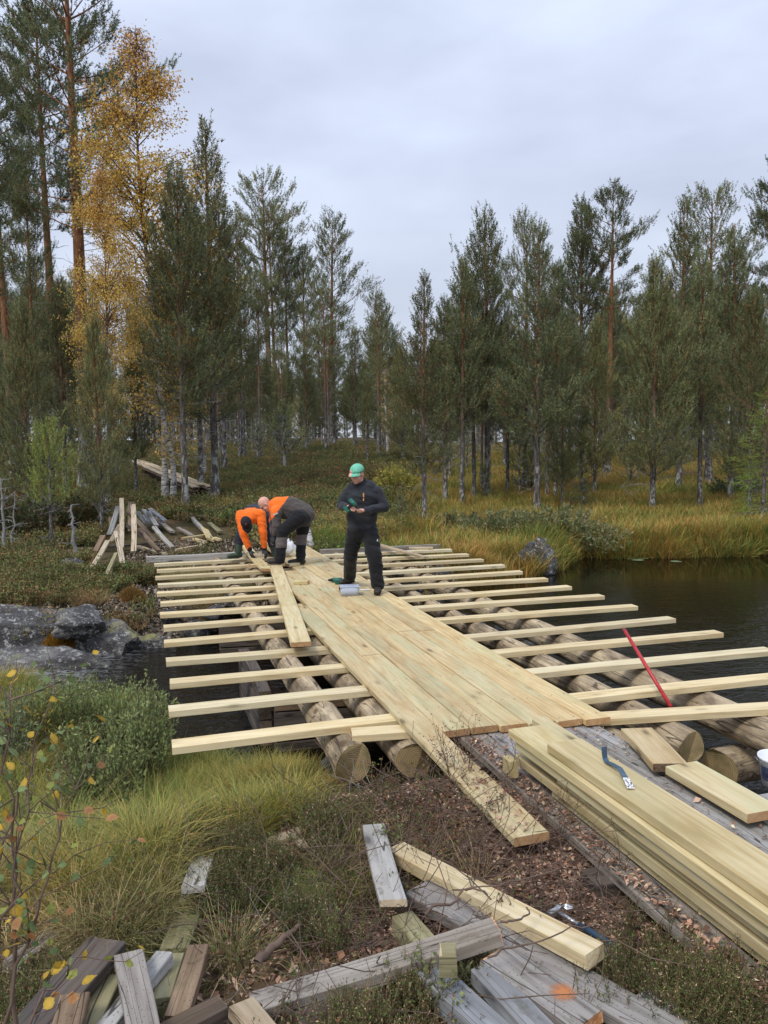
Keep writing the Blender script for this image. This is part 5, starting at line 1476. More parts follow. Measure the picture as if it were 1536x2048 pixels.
# moss cushions
def moss(px, py, z, r, cols, label):
    rng = np.random.default_rng(int(px)); c = PZ(px, py, z); n = 2600
    th = rng.uniform(0, 6.283, n); rr = r * np.sqrt(rng.random(n))
    h = 0.20 * r / 0.25 * (1 - (rr / r) ** 2) + rng.normal(0, 0.010, n)
    p = np.stack([rr * np.cos(th), rr * np.sin(th) * 0.7, h], 1)
    d = np.stack([np.cos(th) * rr / r * 0.6, np.sin(th) * rr / r * 0.6, np.ones(n)], 1) + rng.normal(0, 0.35, (n, 3)); d /= np.linalg.norm(d, axis=1, keepdims=True)
    w = np.cross(d, rng.normal(size=(n, 3))); w /= np.linalg.norm(w, axis=1, keepdims=True)
    V = np.stack([p - w * 0.008, p + w * 0.008, p + d * 0.06 * rng.uniform(0.5, 1.2, (n, 1))], 1).reshape(-1, 3)
    C = np.repeat(np.array(cols)[rng.integers(0, len(cols), n)] * rng.uniform(0.7, 1.2, (n, 1)), 3, 0)
    bm = None
    o = obj('moss_cushion', mesh_np('moss_cushion', V, np.arange(n * 3).reshape(-1, 3), C, [MAT['grass']])); o.location = (c.x, c.y, Hs(c.x, c.y) - 0.02)
    tag(o, label, 'moss cushion', 'moss cushions on the left slabs')
moss(118, 1228, -0.3, 0.26, [(0.42, 0.20, 0.03), (0.33, 0.22, 0.04), (0.2, 0.18, 0.04)], 'bright orange moss cushion above the left slab')
moss(237, 1222, -0.3, 0.30, [(0.16, 0.17, 0.03), (0.24, 0.21, 0.04), (0.10, 0.12, 0.03)], 'olive green moss cushion left of the joist ends')
moss(200, 1168, -0.2, 0.22, [(0.42, 0.28, 0.07), (0.36, 0.2, 0.05)], 'orange dry grass cushion below the board heap')
moss(262, 1178, -0.2, 0.22, [(0.30, 0.16, 0.07), (0.22, 0.12, 0.05)], 'rusty moss patch by the board heap')
moss(60, 1230, -0.2, 0.30, [(0.28, 0.27, 0.08), (0.36, 0.33, 0.14)], 'pale yellow moss lying over the big left slab')
moss(985, 1098, -0.3, 0.35, [(0.26, 0.27, 0.05), (0.18, 0.2, 0.04)], 'yellow green moss cap on the bank by the boulder')

# leaf litter / bark chips on the near bank
def litter(n, fn, x0, x1, y0, y1, smin, smax, cols, label, name, zoff=0.004, seed=1, curl=0.35):
    rng = np.random.default_rng(seed)
    x = rng.uniform(x0, x1, n); y = rng.uniform(y0, y1, n); k = frustum(x, y, 0.7); x = x[k]; y = y[k]
    k = rng.random(len(x)) < fn(x, y); x = x[k]; y = y[k]; n = len(x)
    u, v = uvof(x, y)
    z = H(x, y)
    z = np.where((u > 1.88) & (u < 3.52) & (v < -0.5) & ((u < 2.88) | (v < -1.85)), -0.056, z)
    z = np.where((u > 1.55) & (u < 1.73) & (v > -1.94) & (v < -0.2), 0.0005, z) + rng.uniform(zoff, zoff + 0.014, n)
    a = rng.uniform(0, 6.283, n); s = rng.uniform(smin, smax, n); as_ = rng.uniform(0.3, 0.8, n)
    d = np.stack([np.cos(a), np.sin(a), rng.normal(0, curl, n)], 1); e = np.stack([-np.sin(a), np.cos(a), rng.normal(0, curl, n)], 1)
    p = np.stack([x, y, z], 1); S1 = (s[:, None] * 0.5); S2 = S1 * as_[:, None]
    V = np.stack([p - d * S1, p + e * S2, p + d * S1, p - e * S2], 1); V[:, 1, 2] += s * 0.12; V[:, 3, 2] += s * 0.12
    C = np.repeat(np.array(cols)[rng.integers(0, len(cols), n)] * rng.uniform(0.6, 1.25, (n, 1)), 4, 0)
    o = obj(name, mesh_np(name, V.reshape(-1, 3), np.arange(n * 4).reshape(-1, 4), C, [MAT['litter']]))
    tag(o, label, kind='stuff')
def chipw(x, y):
    u, v = uvof(x, y)
    w = np.exp(-(((x - 0.35) / 1.15) ** 2 + ((y - 3.9) / 1.25) ** 2) * 0.8) + 0.12
    w = np.where((u > 1.45) & (u < 3.6) & (v < -0.55), np.where(u < 1.98, 1.0, 0.10 + 0.5 * sstep(-3.2, -4.4, v)), w)
    w = np.where((v > -0.55) & (u > 1.5), 0, w)
    w = np.where((u > 1.55) & (u < 1.73) & (v > -1.94) & (v < -0.2), 0.22 * sstep(-0.7, -1.3, v), w)
    w = np.where(y < 5.9, w, w * 0.2)
    return np.clip(w, 0, 1)
BR = [(0.21, 0.115, 0.075), (0.14, 0.08, 0.052), (0.32, 0.195, 0.135), (0.085, 0.052, 0.04), (0.26, 0.14, 0.09), (0.42, 0.29, 0.21)]
litter(60000, chipw, -1.9, 3.2, 2.0, 6.0, 0.010, 0.034, BR, 'reddish brown bark chips and litter heaped on the near bank', 'bark_chips', seed=2)
litter(5000, chipw, -1.9, 3.2, 2.0, 6.0, 0.025, 0.055, BR + [(0.36, 0.20, 0.12)], 'dry brown leaves on the litter', 'dry_leaves', seed=3, curl=0.5)
litter(8000, lambda x, y: chipw(x, y) * 0.8 + 0.06, -1.0, 3.2, 2.2, 6.0, 0.008, 0.030, [(0.52, 0.40, 0.24), (0.42, 0.31, 0.19), (0.60, 0.50, 0.33)], 'pale wood shavings and saw chips strewn on the litter', 'wood_shavings', 0.012, seed=4)
litter(26000, lambda x, y: side_far(x, y) * (water_dist(x, y) > 0.05), -5.2, 1.8, 10.4, 17.5, 0.03, 0.085, [(0.20, 0.17, 0.14), (0.12, 0.095, 0.07), (0.28, 0.25, 0.21), (0.15, 0.09, 0.05), (0.10, 0.09, 0.05)], 'stony litter under the far half of the bridge', 'gravel', seed=6, curl=0.8)
# twigs
def twigs(n, fn, x0, x1, y0, y1, lmin, lmax, r, label, seed, up=0.4, mat='twig', zr=0.06):
    rng = np.random.default_rng(seed); P = []; Rr = []
    while len(P) < n:
        x = rng.uniform(x0, x1); y = rng.uniform(y0, y1)
        if rng.random() > fn(x, y): continue
        z = Hs(x, y) + rng.uniform(0, zr); L = rng.uniform(lmin, lmax); a = rng.uniform(0, 6.283)
        d = np.array([math.cos(a), math.sin(a), rng.uniform(0, up)]); q = np.array([x, y, z]); pts = [q]
        for k in range(4):
            d = d + rng.normal(0, 0.28, 3) * [1, 1, 0.5]; d /= np.linalg.norm(d); q = q + d * L / 4
            q[2] = max(q[2], z - 0.005); pts.append(q)
        P.append(np.array(pts)); Rr.append(np.linspace(r * rng.uniform(0.6, 1.3), r * 0.4, 5))
        if rng.random() < 0.5:
            i = rng.integers(1, 4); e = d + rng.normal(0, 0.6, 3); e /= np.linalg.norm(e)
            P.append(np.array([pts[i], pts[i] + e * L * 0.2, pts[i] + e * L * 0.35 + [0, 0, 0.01]])); Rr.append(np.array([r * 0.6, r * 0.45, r * 0.3]))
    tv, tf = tubes(P, Rr, 4)
    o = obj('twigs', mesh_np('twigs', tv, tf, None, [MAT[mat]])); tag(o, label, kind='stuff')
def tw_f(x, y):
    u, v = uvof(x, y)
    if 1.95 < u < 3.6 and v < 0: return 0.0
    return math.exp(-(((x - 0.3) / 0.8) ** 2 + ((y - 3.5) / 0.95) ** 2))
twigs(1900, tw_f, -1.2, 1.9, 2.2, 5.3, 0.10, 0.42, 0.0024, 'tangle of dark dead twigs over the chip heap', 31)
twigs(240, tw_f, -1.0, 1.9, 2.2, 5.0, 0.3, 0.7, 0.0034, 'longer bare branches over the chip heap', 32, 0.7)
twigs(260, lambda x, y: 1.0, -2.2, 0.0, 2.2, 6.0, 0.08, 0.3, 0.0018, 'thin dry twigs in the grass on the near bank', 33, 0.8, 'greytwig')

# ================================================================== SHRUBS ON THE NEAR LEFT BANK
def shrub(px, py, z, h, w, label, seed, n=70, leaf=0.038, per=50, cols=None, narrow=0.20, depth=None, name='willow_shrub'):
    rng = np.random.default_rng(seed)
    c = PZ(px, py, z); c.z = Hs(c.x, c.y) - 0.02
    root = thing(name, c, label, 'shrub', 'green shrubs on the near left bank')
    ps = []; rs = []; LB = []; LA = []
    for k in range(n):
        a = rng.uniform(0, 6.283); rr = w * math.sqrt(rng.random())
        b = np.array([rr * 0.35 * math.cos(a), rr * 0.35 * math.sin(a), 0.0])
        hh = h * rng.uniform(0.45, 1.25) * (1 - 0.25 * (rr / w) ** 2)
        tip = np.array([rr * math.cos(a), rr * 0.8 * math.sin(a), hh])
        mid = b * 0.5 + tip * 0.5 + np.array([0, 0, hh * 0.08]) + rng.normal(0, 0.015, 3)
        t = np.linspace(0, 1, 6)[:, None]
        P = b * (1 - t) ** 2 + 2 * mid * t * (1 - t) + tip * t ** 2
        ps.append(P); rs.append(np.linspace(0.0045, 0.0012, 6))
        s = 0.35 + 0.65 * rng.random(per) ** 0.8
        q = np.stack([np.interp(s, t[:, 0], P[:, w_]) for w_ in range(3)], 1) + rng.normal(0, 0.02, (per, 3))
        ax = (P[-1] - P[-2]); ax = ax / np.linalg.norm(ax)
        LB.append(q); LA.append(ax * 0.9 + rng.normal(0, 0.55, (per, 3)))
    LB = np.concatenate(LB); LA = np.concatenate(LA); LA /= np.linalg.norm(LA, axis=1, keepdims=True)
    m = len(LB); W = np.cross(LA, rng.normal(size=(m, 3))); W /= np.linalg.norm(W, axis=1, keepdims=True)
    s = leaf * rng.uniform(0.6, 1.2, (m, 1))
    V = np.stack([LB, LB + LA * s * 0.45 + W * s * narrow, LB + LA * s, LB + LA * s * 0.45 - W * s * narrow], 1).reshape(-1, 3)
    cols = np.array(cols or [(0.22, 0.27, 0.10), (0.28, 0.33, 0.13), (0.16, 0.21, 0.08), (0.34, 0.36, 0.14)]) * (1.0 if cols is None else 1.3)
    C = np.repeat(cols[rng.integers(0, len(cols), m)] * rng.uniform(0.75, 1.25, (m, 1)), 4, 0)
    f = obj('foliage', mesh_np('foliage', V, np.arange(m * 4).reshape(-1, 4), C, [MAT['leafy']])); f.parent = root
    tv, tf = tubes(ps, rs, 4)
    st = obj('stems', mesh_np('stems', tv, tf, None, [MAT['twig']])); st.parent = root
    return root
shrub(200, 1545, -0.5, 0.72, 0.36, 'broad leafy green shrub in the middle of the near left bank', 1, 95)
shrub(280, 1490, -0.5, 0.86, 0.28, 'taller green shrub nearest the left joist ends', 2, 80)
shrub(140, 1410, -0.5, 0.62, 0.36, 'green shrub standing before the grey slab', 3, 70)
shrub(60, 1430, -0.5, 0.66, 0.38, 'olive shrub with some yellow leaves at the left edge', 4, 70, cols=[(0.15, 0.19, 0.06), (0.2, 0.22, 0.08), (0.4, 0.3, 0.06), (0.11, 0.15, 0.05)])
shrub(-10, 1470, -0.5, 0.70, 0.36, 'low grey green shrub cut by the left edge', 5, 60, cols=[(0.15, 0.19, 0.09), (0.2, 0.23, 0.12)])
shrub(235, 1650, -0.5, 0.30, 0.2, 'small brown green sprig shrub below the broad green shrub', 6, 34, cols=[(0.11, 0.13, 0.05), (0.18, 0.12, 0.06), (0.14, 0.1, 0.05)])
shrub(298, 1440, -0.5, 0.62, 0.26, 'leafy shrub at the water behind the taller shrub', 7, 60)
shrub(225, 1405, -0.5, 0.52, 0.34, 'low leafy shrub covering the shore before the angular slab', 8, 60)
# far bank overhanging bush and yellow shrub
def far_shrub(px, py, h, w, label, seed, cols, n=90, leaf=0.09, per=40):
    c = PG(px, py)
    return shrub(px, py, c.z, h, w, label, seed, n, leaf, per, cols, 0.24, name='bank_shrub')
c_oly = [(0.28, 0.26, 0.06), (0.22, 0.23, 0.06), (0.36, 0.30, 0.07)]
c_gry = [(0.14, 0.165, 0.065), (0.18, 0.19, 0.085), (0.11, 0.13, 0.055), (0.24, 0.20, 0.11)]
far_shrub(795, 985, 0.95, 0.9, 'yellow green leafy bush right of the capped man', 21, c_oly)
far_shrub(1110, 1085, 0.85, 1.3, 'grey green juniper like bush leaning over the boulder', 22, c_gry, 130)
far_shrub(1000, 1085, 0.8, 1.2, 'grey green brush lying along the bank left of the boulder', 23, c_gry, 130)
far_shrub(1180, 1100, 0.75, 1.0, 'dark green brush drooping to the pond right of the boulder', 24, c_gry, 100)
far_shrub(920, 1070, 0.6, 1.0, 'low grey brush behind the far joists', 25, c_gry, 90)
far_shrub(1470, 1000, 0.9, 1.2, 'dark low bush under the spruce at the right', 26, [(0.06, 0.08, 0.04), (0.08, 0.10, 0.05)], 100)
far_shrub(1185, 1085, 0.3, 0.5, 'lime green sprig bush at the pond edge', 27, [(0.24, 0.28, 0.06), (0.18, 0.22, 0.06)], 50)
far_shrub(40, 1080, 1.0, 1.0, 'dark undergrowth bush below the left edge pines', 28, [(0.05, 0.07, 0.03), (0.07, 0.08, 0.035), (0.1, 0.06, 0.03)], 100)
far_shrub(160, 1060, 0.8, 0.9, 'dark bush around the foot of the young pines', 29, [(0.05, 0.07, 0.03), (0.07, 0.08, 0.035), (0.12, 0.07, 0.03)], 90)

# bare small sprays at the deck end and over the plank
def spray(px, py, z, h, label, seed, n=12, spread=0.12, leaf=0.012, lc=(0.20, 0.12, 0.07), name='bare_sprig'):
    rng = np.random.default_rng(seed)
    c = PZ(px, py, z); c.z = Hs(c.x, c.y)
    root = thing(name, c, label, 'sprig', 'bare blueberry sprigs on the chip heap')
    ps = []; rs = []; LB = []
    for k in range(n):
        q = np.zeros(3); d = np.array([rng.normal(0, 0.5), rng.normal(0, 0.4), 1.0]); pts = [q]
        L = h * rng.uniform(0.6, 1.1)
        for i in range(5):
            d = d / np.linalg.norm(d) + rng.normal(0, 0.16, 3); q = q + d / np.linalg.norm(d) * L / 5; pts.append(q)
            if i > 0:
                for _ in range(2):
                    e = d + rng.normal(0, 0.8, 3); e /= np.linalg.norm(e); l = L * 0.22
                    ps.append(np.array([q, q + e * l * 0.5, q + e * l + [0, 0, 0.01]])); rs.append(np.array([0.0010, 0.0008, 0.0006])); LB.append(q + e * l); LB.append(q + e * l * 0.6)
        ps.append(np.array(pts)); rs.append(np.linspace(0.0022, 0.001, 6))
    tv, tf = tubes(ps, rs, 4)
    s = obj('stems', mesh_np('stems', tv, tf, None, [MAT['twig']])); s.parent = root
    LB = np.array(LB); m = len(LB); a = rng.normal(size=(m, 3)); a /= np.linalg.norm(a, axis=1, keepdims=True); w = np.cross(a, rng.normal(size=(m, 3))); w /= np.linalg.norm(w, axis=1, keepdims=True)
    V = np.stack([LB, LB + a * leaf * 0.5 + w * leaf * 0.35, LB + a * leaf, LB + a * leaf * 0.5 - w * leaf * 0.35], 1).reshape(-1, 3)
    C = np.repeat(np.array(lc) * rng.uniform(0.6, 1.5, (m, 1)), 4, 0)
    f = obj('buds', mesh_np('buds', V, np.arange(m * 4).reshape(-1, 4), C, [MAT['leafy']])); f.parent = root; f['kind'] = 'stuff'
spray(935, 1590, -0.18, 0.42, 'reddish bare sprig rising in front of the grey roadway end', 1, 12)
spray(905, 1600, -0.18, 0.34, 'bare sprig left of the reddish one', 2, 7)
spray(745, 1520, -0.3, 0.20, 'leafy sprig before the log end', 3, 6, leaf=0.018, lc=(0.10, 0.14, 0.05))
spray(820, 1560, -0.2, 0.30, 'thin sprig beside the long plank', 4, 5, leaf=0.018, lc=(0.12, 0.12, 0.05))
spray(1000, 1700, -0.2, 0.30, 'branched sprig hanging over the long plank tip', 5, 10, leaf=0.014, lc=(0.14, 0.14, 0.07))
spray(1120, 1720, -0.2, 0.34, 'bare sprig in front of the stack of planks', 6, 6)
spray(1250, 1790, -0.2, 0.28, 'bare sprig before the lower boards of the stack', 7, 5)
spray(800, 1740, -0.2, 0.20, 'leafy sprig beside the bleached board', 8, 8, leaf=0.022, lc=(0.12, 0.15, 0.05))
spray(860, 1730, -0.2, 0.18, 'small sprig behind the yellow plank', 9, 5, leaf=0.018, lc=(0.16, 0.12, 0.07))
spray(1010, 2010, -0.2, 0.20, 'leafy sprig over the blue grey beams', 10, 8, leaf=0.022, lc=(0.14, 0.18, 0.07))
spray(850, 2020, -0.2, 0.22, 'leafy bilberry sprig at the bottom centre', 11, 12, leaf=0.024, lc=(0.18, 0.20, 0.08))
spray(1230, 2040, -0.2, 0.2, 'bare sprig at the bottom right beside the orange spot', 12, 7)
spray(1480, 1900, -0.2, 0.26, 'bare sprig in the heather at the right edge', 13, 6)
spray(640, 1760, -0.2, 0.24, 'tangled sprig left of the bleached board', 14, 12, leaf=0.016, lc=(0.14, 0.13, 0.06))
# curling dead roots
def root_branch(pts, r, label, seed):
    rng = np.random.default_rng(seed); P = np.array([list(PZ(a, b, z)) for a, b, z in pts])
    n = 14; t = np.linspace(0, 1, n); s = np.linspace(0, 1, len(P)); Q = np.stack([np.interp(t, s, P[:, q]) for q in range(3)], 1)
    Q[1:-1] = (Q[:-2] + Q[1:-1] * 2 + Q[2:]) / 4 + rng.normal(0, 0.004, (n - 2, 3))
    root = thing('dead_branch', Vector(Q[0]), label, 'branch', 'dead branches on the boards')
    tv, tf = tubes([Q - Q[0]], [np.linspace(r, r * 0.45, n)], 6); o = obj('branch', mesh_np('branch', tv, tf, None, [MAT['twig']], True)); o.parent = root
root_branch([(850, 1830, 0.02), (872, 1808, 0.03), (905, 1812, 0.03), (925, 1780, 0.05), (950, 1775, 0.06), (975, 1790, 0.05)], 0.007, 'thick curled dead root lying on the debris strewn plank', 1)
root_branch([(975, 1915, 0.05), (1030, 1895, 0.07), (1090, 1880, 0.07), (1165, 1848, 0.09), (1215, 1855, 0.05)], 0.004, 'long thin dead branch crossing over the yellow plank', 2)
root_branch([(1000, 1843, 0.06), (1040, 1838, 0.07), (1060, 1825, 0.06), (1052, 1815, 0.06)], 0.005, 'short hooked dead twig over the broken orange end', 3)
root_branch([(515, 1925, -0.1), (560, 1880, -0.08), (600, 1850, -0.08)], 0.022, 'short barked stick half buried in the litter', 4)
root_branch([(905, 1780, 0.0), (1000, 1770, 0.03), (1110, 1740, 0.05), (1190, 1700, 0.08)], 0.0035, 'long grey branch lying over the chips', 5)

# ================================================================== BIRCH SAPLINGS AT THE LEFT EDGE
def leaf_mesh(col, nm, seed):
    rnd = random.Random(seed); V = [(0, 0, 0)]; n = 7
    L = []
    for k in range(1, n):
        s = k / n; w = 0.44 * math.sin(math.pi * min(1, s * 0.92 + 0.10)) * (1.0 if k % 2 else 0.84); L.append((s, w))
    top = [(s, w, 0.10 * w + 0.04 * math.sin(s * 5)) for s, w in L]; bot = [(s, -w, 0.10 * w) for s, w in L]
    V = [(0, 0, 0)] + top + [(1.05, 0, -0.05)] + bot[::-1]
    mid = [(s, 0, 0.02) for s, w in L]
    F = []
    nt = len(top); tip = nt + 1
    base = len(V); V = V + mid
    for k in range(nt - 1):
        F.append((base + k, base + k + 1, 1 + k + 1, 1 + k))
        bk = tip + nt - k
        F.append((base + k, bk, bk - 1, base + k + 1))
    F.append((0, base, 1)); F.append((0, tip + nt, base)); F.append((base + nt - 1, tip, nt)); F.append((base + nt - 1, tip + 1, tip))
    me = mesh_np(nm, np.array(V), [np.array([f for f in F if len(f) == 4]), np.array([f for f in F if len(f) == 3])],
                 np.tile(np.array(col), (len(V), 1)) * np.array([0.8 + 0.4 * rnd.random() for _ in V])[:, None], [MAT['leafy']])
    return me
LEAVES = [leaf_mesh((0.13, 0.18, 0.065), 'leaf_green', 1), leaf_mesh((0.18, 0.24, 0.09), 'leaf_light', 2), leaf_mesh((0.28, 0.30, 0.07), 'leaf_lime', 3),
          leaf_mesh((0.55, 0.36, 0.05), 'leaf_yellow', 4), leaf_mesh((0.36, 0.18, 0.07), 'leaf_brown', 5)]
def sapling(pts, r, nleaf, label, seed, weights):
    rng = np.random.default_rng(seed); P = np.array([list(p) for p in pts]); n = 12
    t = np.linspace(0, 1, n); s = np.linspace(0, 1, len(P)); Q = np.stack([np.interp(t, s, P[:, q]) for q in range(3)], 1)
    Q[1:-1] += rng.normal(0, 0.008, (n - 2, 3)); O = Q[0].copy(); Q = Q - O
    root = thing('birch_sapling', Vector(O), label, 'sapling', 'thin birch saplings at the left edge')
    ps = [Q]; rs = [np.linspace(r, r * 0.3, n)]; slots = []
    for k in range(int(nleaf / 3.2)):
        i = rng.integers(3, n); d = Q[i] - Q[i - 1]; d = d / np.linalg.norm(d) * 0.7 + rng.normal(0, 0.6, 3); d /= np.linalg.norm(d); l = rng.uniform(0.08, 0.26)
        q = [Q[i]]
        for m in range(3):
            d = d + rng.normal(0, 0.15, 3); q.append(q[-1] + d / np.linalg.norm(d) * l / 3); slots.append((q[-1], d.copy()))
        ps.append(np.array(q)); rs.append(np.array([r * 0.35, r * 0.28, r * 0.2, r * 0.12]))
    tv, tf = tubes(ps, rs, 5); st = obj('stem', mesh_np('stem', tv, tf, None, [MAT['twig']], True)); st.parent = root
    rng.shuffle(slots)
    for (q, d) in slots[:nleaf]:
        lf = obj('leaf', LEAVES[rng.choice(5, p=weights)]); lf.parent = root; lf.location = q
        a = Vector(d + rng.normal(0, 0.6, 3) + [0, 0, -0.45]).normalized()
        lf.rotation_euler = (a.to_track_quat('X', 'Z') @ Euler((rng.uniform(-1.2, 1.2), 0, 0)).to_quaternion()).to_euler()
        sc = rng.uniform(0.020, 0.036); lf.scale = (sc, sc, sc)
W1 = [0.32, 0.25, 0.18, 0.17, 0.08]
sapling([PY(28, 2120, 1.95), PY(30, 1900, 1.98), PY(28, 1650, 2.0), PY(20, 1400, 2.02)], 0.0075, 62, 'tallest dark stemmed sapling standing upright at the left edge', 1, W1)
sapling([PY(5, 2060, 1.9), PY(70, 1850, 1.95), PY(110, 1700, 2.0), PY(150, 1580, 2.05)], 0.0055, 64, 'sapling leaning right with round green leaves at the left edge', 2, W1)
sapling([PY(-20, 1980, 1.8), PY(20, 1800, 1.85), PY(40, 1650, 1.9), PY(75, 1500, 1.95)], 0.005, 60, 'sapling with many yellow leaves at the left edge', 3, [0.15, 0.15, 0.2, 0.35, 0.15])
sapling([PY(20, 2130, 1.7), PY(80, 2000, 1.72), PY(150, 1920, 1.75), PY(190, 1890, 1.8)], 0.004, 24, 'low twig arching over the charcoal board with a few leaves', 4, [0.2, 0.15, 0.2, 0.25, 0.2])
sapling([PY(0, 1720, 2.3), PY(50, 1560, 2.35), PY(95, 1420, 2.4), PY(118, 1330, 2.45)], 0.004, 26, 'slender sapling reaching in front of the grey slab', 5, [0.35, 0.35, 0.2, 0.08, 0.02])

# ================================================================== LILY PADS
for k, (px, py, s, c) in enumerate([(1245, 1108, .16, 0), (1262, 1113, .17, 1), (1275, 1117, .15, 1), (1295, 1108, .12, 0), (1285, 1114, .14, 1), (1352, 1120, .13, 1), (1300, 1112, .12, 0), (1235, 1113, .10, 1)]):
    n = 14; p = PZ(px, py + 3, WATER_Z + 0.006)
    me = mesh_from('lily_pad', [(0, 0, 0)] + [(s * math.cos(0.25 + 5.8 * j / n), s * math.sin(0.25 + 5.8 * j / n), 0.004) for j in range(n + 1)], [(0, j + 1, j + 2) for j in range(n)],
                   [simple('lily_green' if c else 'lily_yellow', (0.16, 0.20, 0.10) if c else (0.38, 0.33, 0.10), 0.4, 0.4)])
    o = obj('lily_pad', me); o.location = p; o.rotation_euler = (0, 0, k * 1.3)
    tag(o, ['yellow lily pad second from the left', 'large green lily pad near the left of the group', 'green lily pad in the lowest row of the group', 'yellow lily pad at the back of the group', 'green lily pad in the middle of the group', 'single green lily pad floating apart on the right', 'yellow lily pad at the right end of the group', 'small green lily pad at the left end of the group'][k], 'lily pad', 'lily pads at the far pond edge')

# ================================================================== TOOLS AND SMALL THINGS
def bmesh_obj(name, build, mat, parent=None, smooth=False, bevel=0.0):
    bm = bmesh.new(); build(bm)
    if bevel: bmesh.ops.bevel(bm, geom=list(bm.edges), offset=bevel, segments=2, affect='EDGES', profile=0.6)
    me = bpy.data.meshes.new(name); bm.to_mesh(me); bm.free(); me.materials.append(mat)
    if smooth: me.polygons.foreach_set('use_smooth', np.ones(len(me.polygons), bool))
    o = bpy.data.objects.new(name, me); COL.objects.link(o)
    if parent: o.parent = parent
    return o
def box(bm, c, d, rot=None):
    r = bmesh.ops.create_cube(bm, size=1.0)
    m = Matrix.Translation(c) @ (rot.to_matrix().to_4x4() if rot else Matrix.Identity(4)) @ Matrix.Diagonal((d[0], d[1], d[2], 1))
    bmesh.ops.transform(bm, matrix=m, verts=r['verts'])
def cyl(bm, a, b, r1, r2=None, seg=14):
    a = Vector(a); b = Vector(b); r2 = r1 if r2 is None else r2
    r = bmesh.ops.create_cone(bm, cap_ends=True, segments=seg, radius1=r1, radius2=r2, depth=(b - a).length)
    bmesh.ops.transform(bm, matrix=Matrix.Translation((a + b) / 2) @ (b - a).to_track_quat('Z', 'Y').to_matrix().to_4x4(), verts=r['verts'])
m_red = simple('red_painted_steel', (0.42, 0.025, 0.03), 0.4, 0.5, 0.25, 20)
m_blue = simple('blue_grey_steel', (0.045, 0.085, 0.13), 0.35, 0.5, 0.3, 30)
m_steel = simple('bare_steel', (0.42, 0.43, 0.45), 0.35, 0.6, 0.2, 30, Metallic=0.8)
m_black = simple('black_plastic', (0.012, 0.012, 0.013), 0.5, 0.4)
m_green = simple('green_plastic', (0.015, 0.12, 0.085), 0.4, 0.4)
m_white = simple('white_plastic', (0.72, 0.73, 0.75), 0.4, 0.4, 0.05)
# long red bar
bar = thing('pry_bar', PZ(1337, 1406, -0.04), 'long red steel bar leaning across the joists beside the pond', 'pry bar')
pa = PZ(1337, 1406, -0.05) - bar.location; pt = PY(1250, 1262, 6.35) - bar.location
bmesh_obj('shaft', lambda bm: cyl(bm, pa - (pt - pa) * 0.05, pt, 0.0155, 0.0145, 8), m_red, bar, True)
bmesh_obj('tip', lambda bm: cyl(bm, pt, pt + (pt - pa).normalized() * 0.03, 0.015, 0.011, 8), simple('worn_red_tip', (0.22, 0.05, 0.05), 0.5), bar)
# flat pry bar on the stack
st_z = 0.278
fp = thing('flat_pry_bar', PZ(1212, 1528, st_z), 'blue steel flat pry bar with hooked head lying on the plank stack', 'pry bar')
P0 = PZ(1210, 1524, st_z) - fp.location; P1 = PZ(1240, 1548, st_z) - fp.location; P2 = PZ(1262, 1580, st_z) - fp.location
def strip(pts, wv, th):
    V = []; F = []
    for i, (p, w, t) in enumerate(zip(pts, wv, th)):
        a = pts[max(i - 1, 0)]; b = pts[min(i + 1, len(pts) - 1)]; T = (b - a).normalized()
        sd = Vector((1, 0.25, 0)) - T * T.dot(Vector((1, 0.25, 0))); sd.normalize(); nr = T.cross(sd).normalized()
        for sx, sz in ((-1, -1), (1, -1), (1, 1), (-1, 1)): V.append(p + sd * w * sx / 2 + nr * t * sz / 2)
    n = len(pts)
    for i in range(n - 1):
        for j in range(4): F.append((i * 4 + j, i * 4 + (j + 1) % 4, i * 4 + 4 + (j + 1) % 4, i * 4 + 4 + j))
    F.append((3, 2, 1, 0)); F.append(tuple((n - 1) * 4 + j for j in range(4)))
    return V, F
up = Vector((0, 0, 1))
V, F = strip([P0 + up * 0.078 + Vector((-0.004, 0.006, 0)), P0 + up * 0.05 + Vector((-0.003, 0.004, 0)), P0 + up * 0.02, P0 + up * 0.008 + (P1 - P0) * 0.12, P0 + up * 0.018 + (P1 - P0) * 0.45, P1 + up * 0.028, P1 * 0.5 + P2 * 0.5 + up * 0.02, P2 * 0.85 + P1 * 0.15 + up * 0.008],
             [0.030, 0.028, 0.027, 0.026, 0.025, 0.025, 0.027, 0.030], [0.004, 0.005, 0.006, 0.006, 0.006, 0.006, 0.006, 0.004])
o = bpy.data.objects.new('bar', mesh_from('bar', V, F, [m_blue])); COL.objects.link(o); o.parent = fp
q0 = P1 * 0.45 + P2 * 0.55 + up * 0.0235; q1 = P2 + up * 0.008
V, F = strip([q0, (q0 + q1) / 2 + up * 0.001, q1], [0.031, 0.034, 0.036], [0.003, 0.003, 0.003])
lbl = M('pry_bar_label'); nn = lbl.noise(lbl.coord('Object', (1, 1, 1)), 90, 2); lblm = lbl.set(lbl.ramp(nn, [(0.42, (0.07, 0.07, 0.09)), (0.5, (0.70, 0.68, 0.66)), (1.0, (0.78, 0.76, 0.74))]), 0.5)
o = bpy.data.objects.new('label', mesh_from('label', V, F, [lblm])); COL.objects.link(o); o.parent = fp
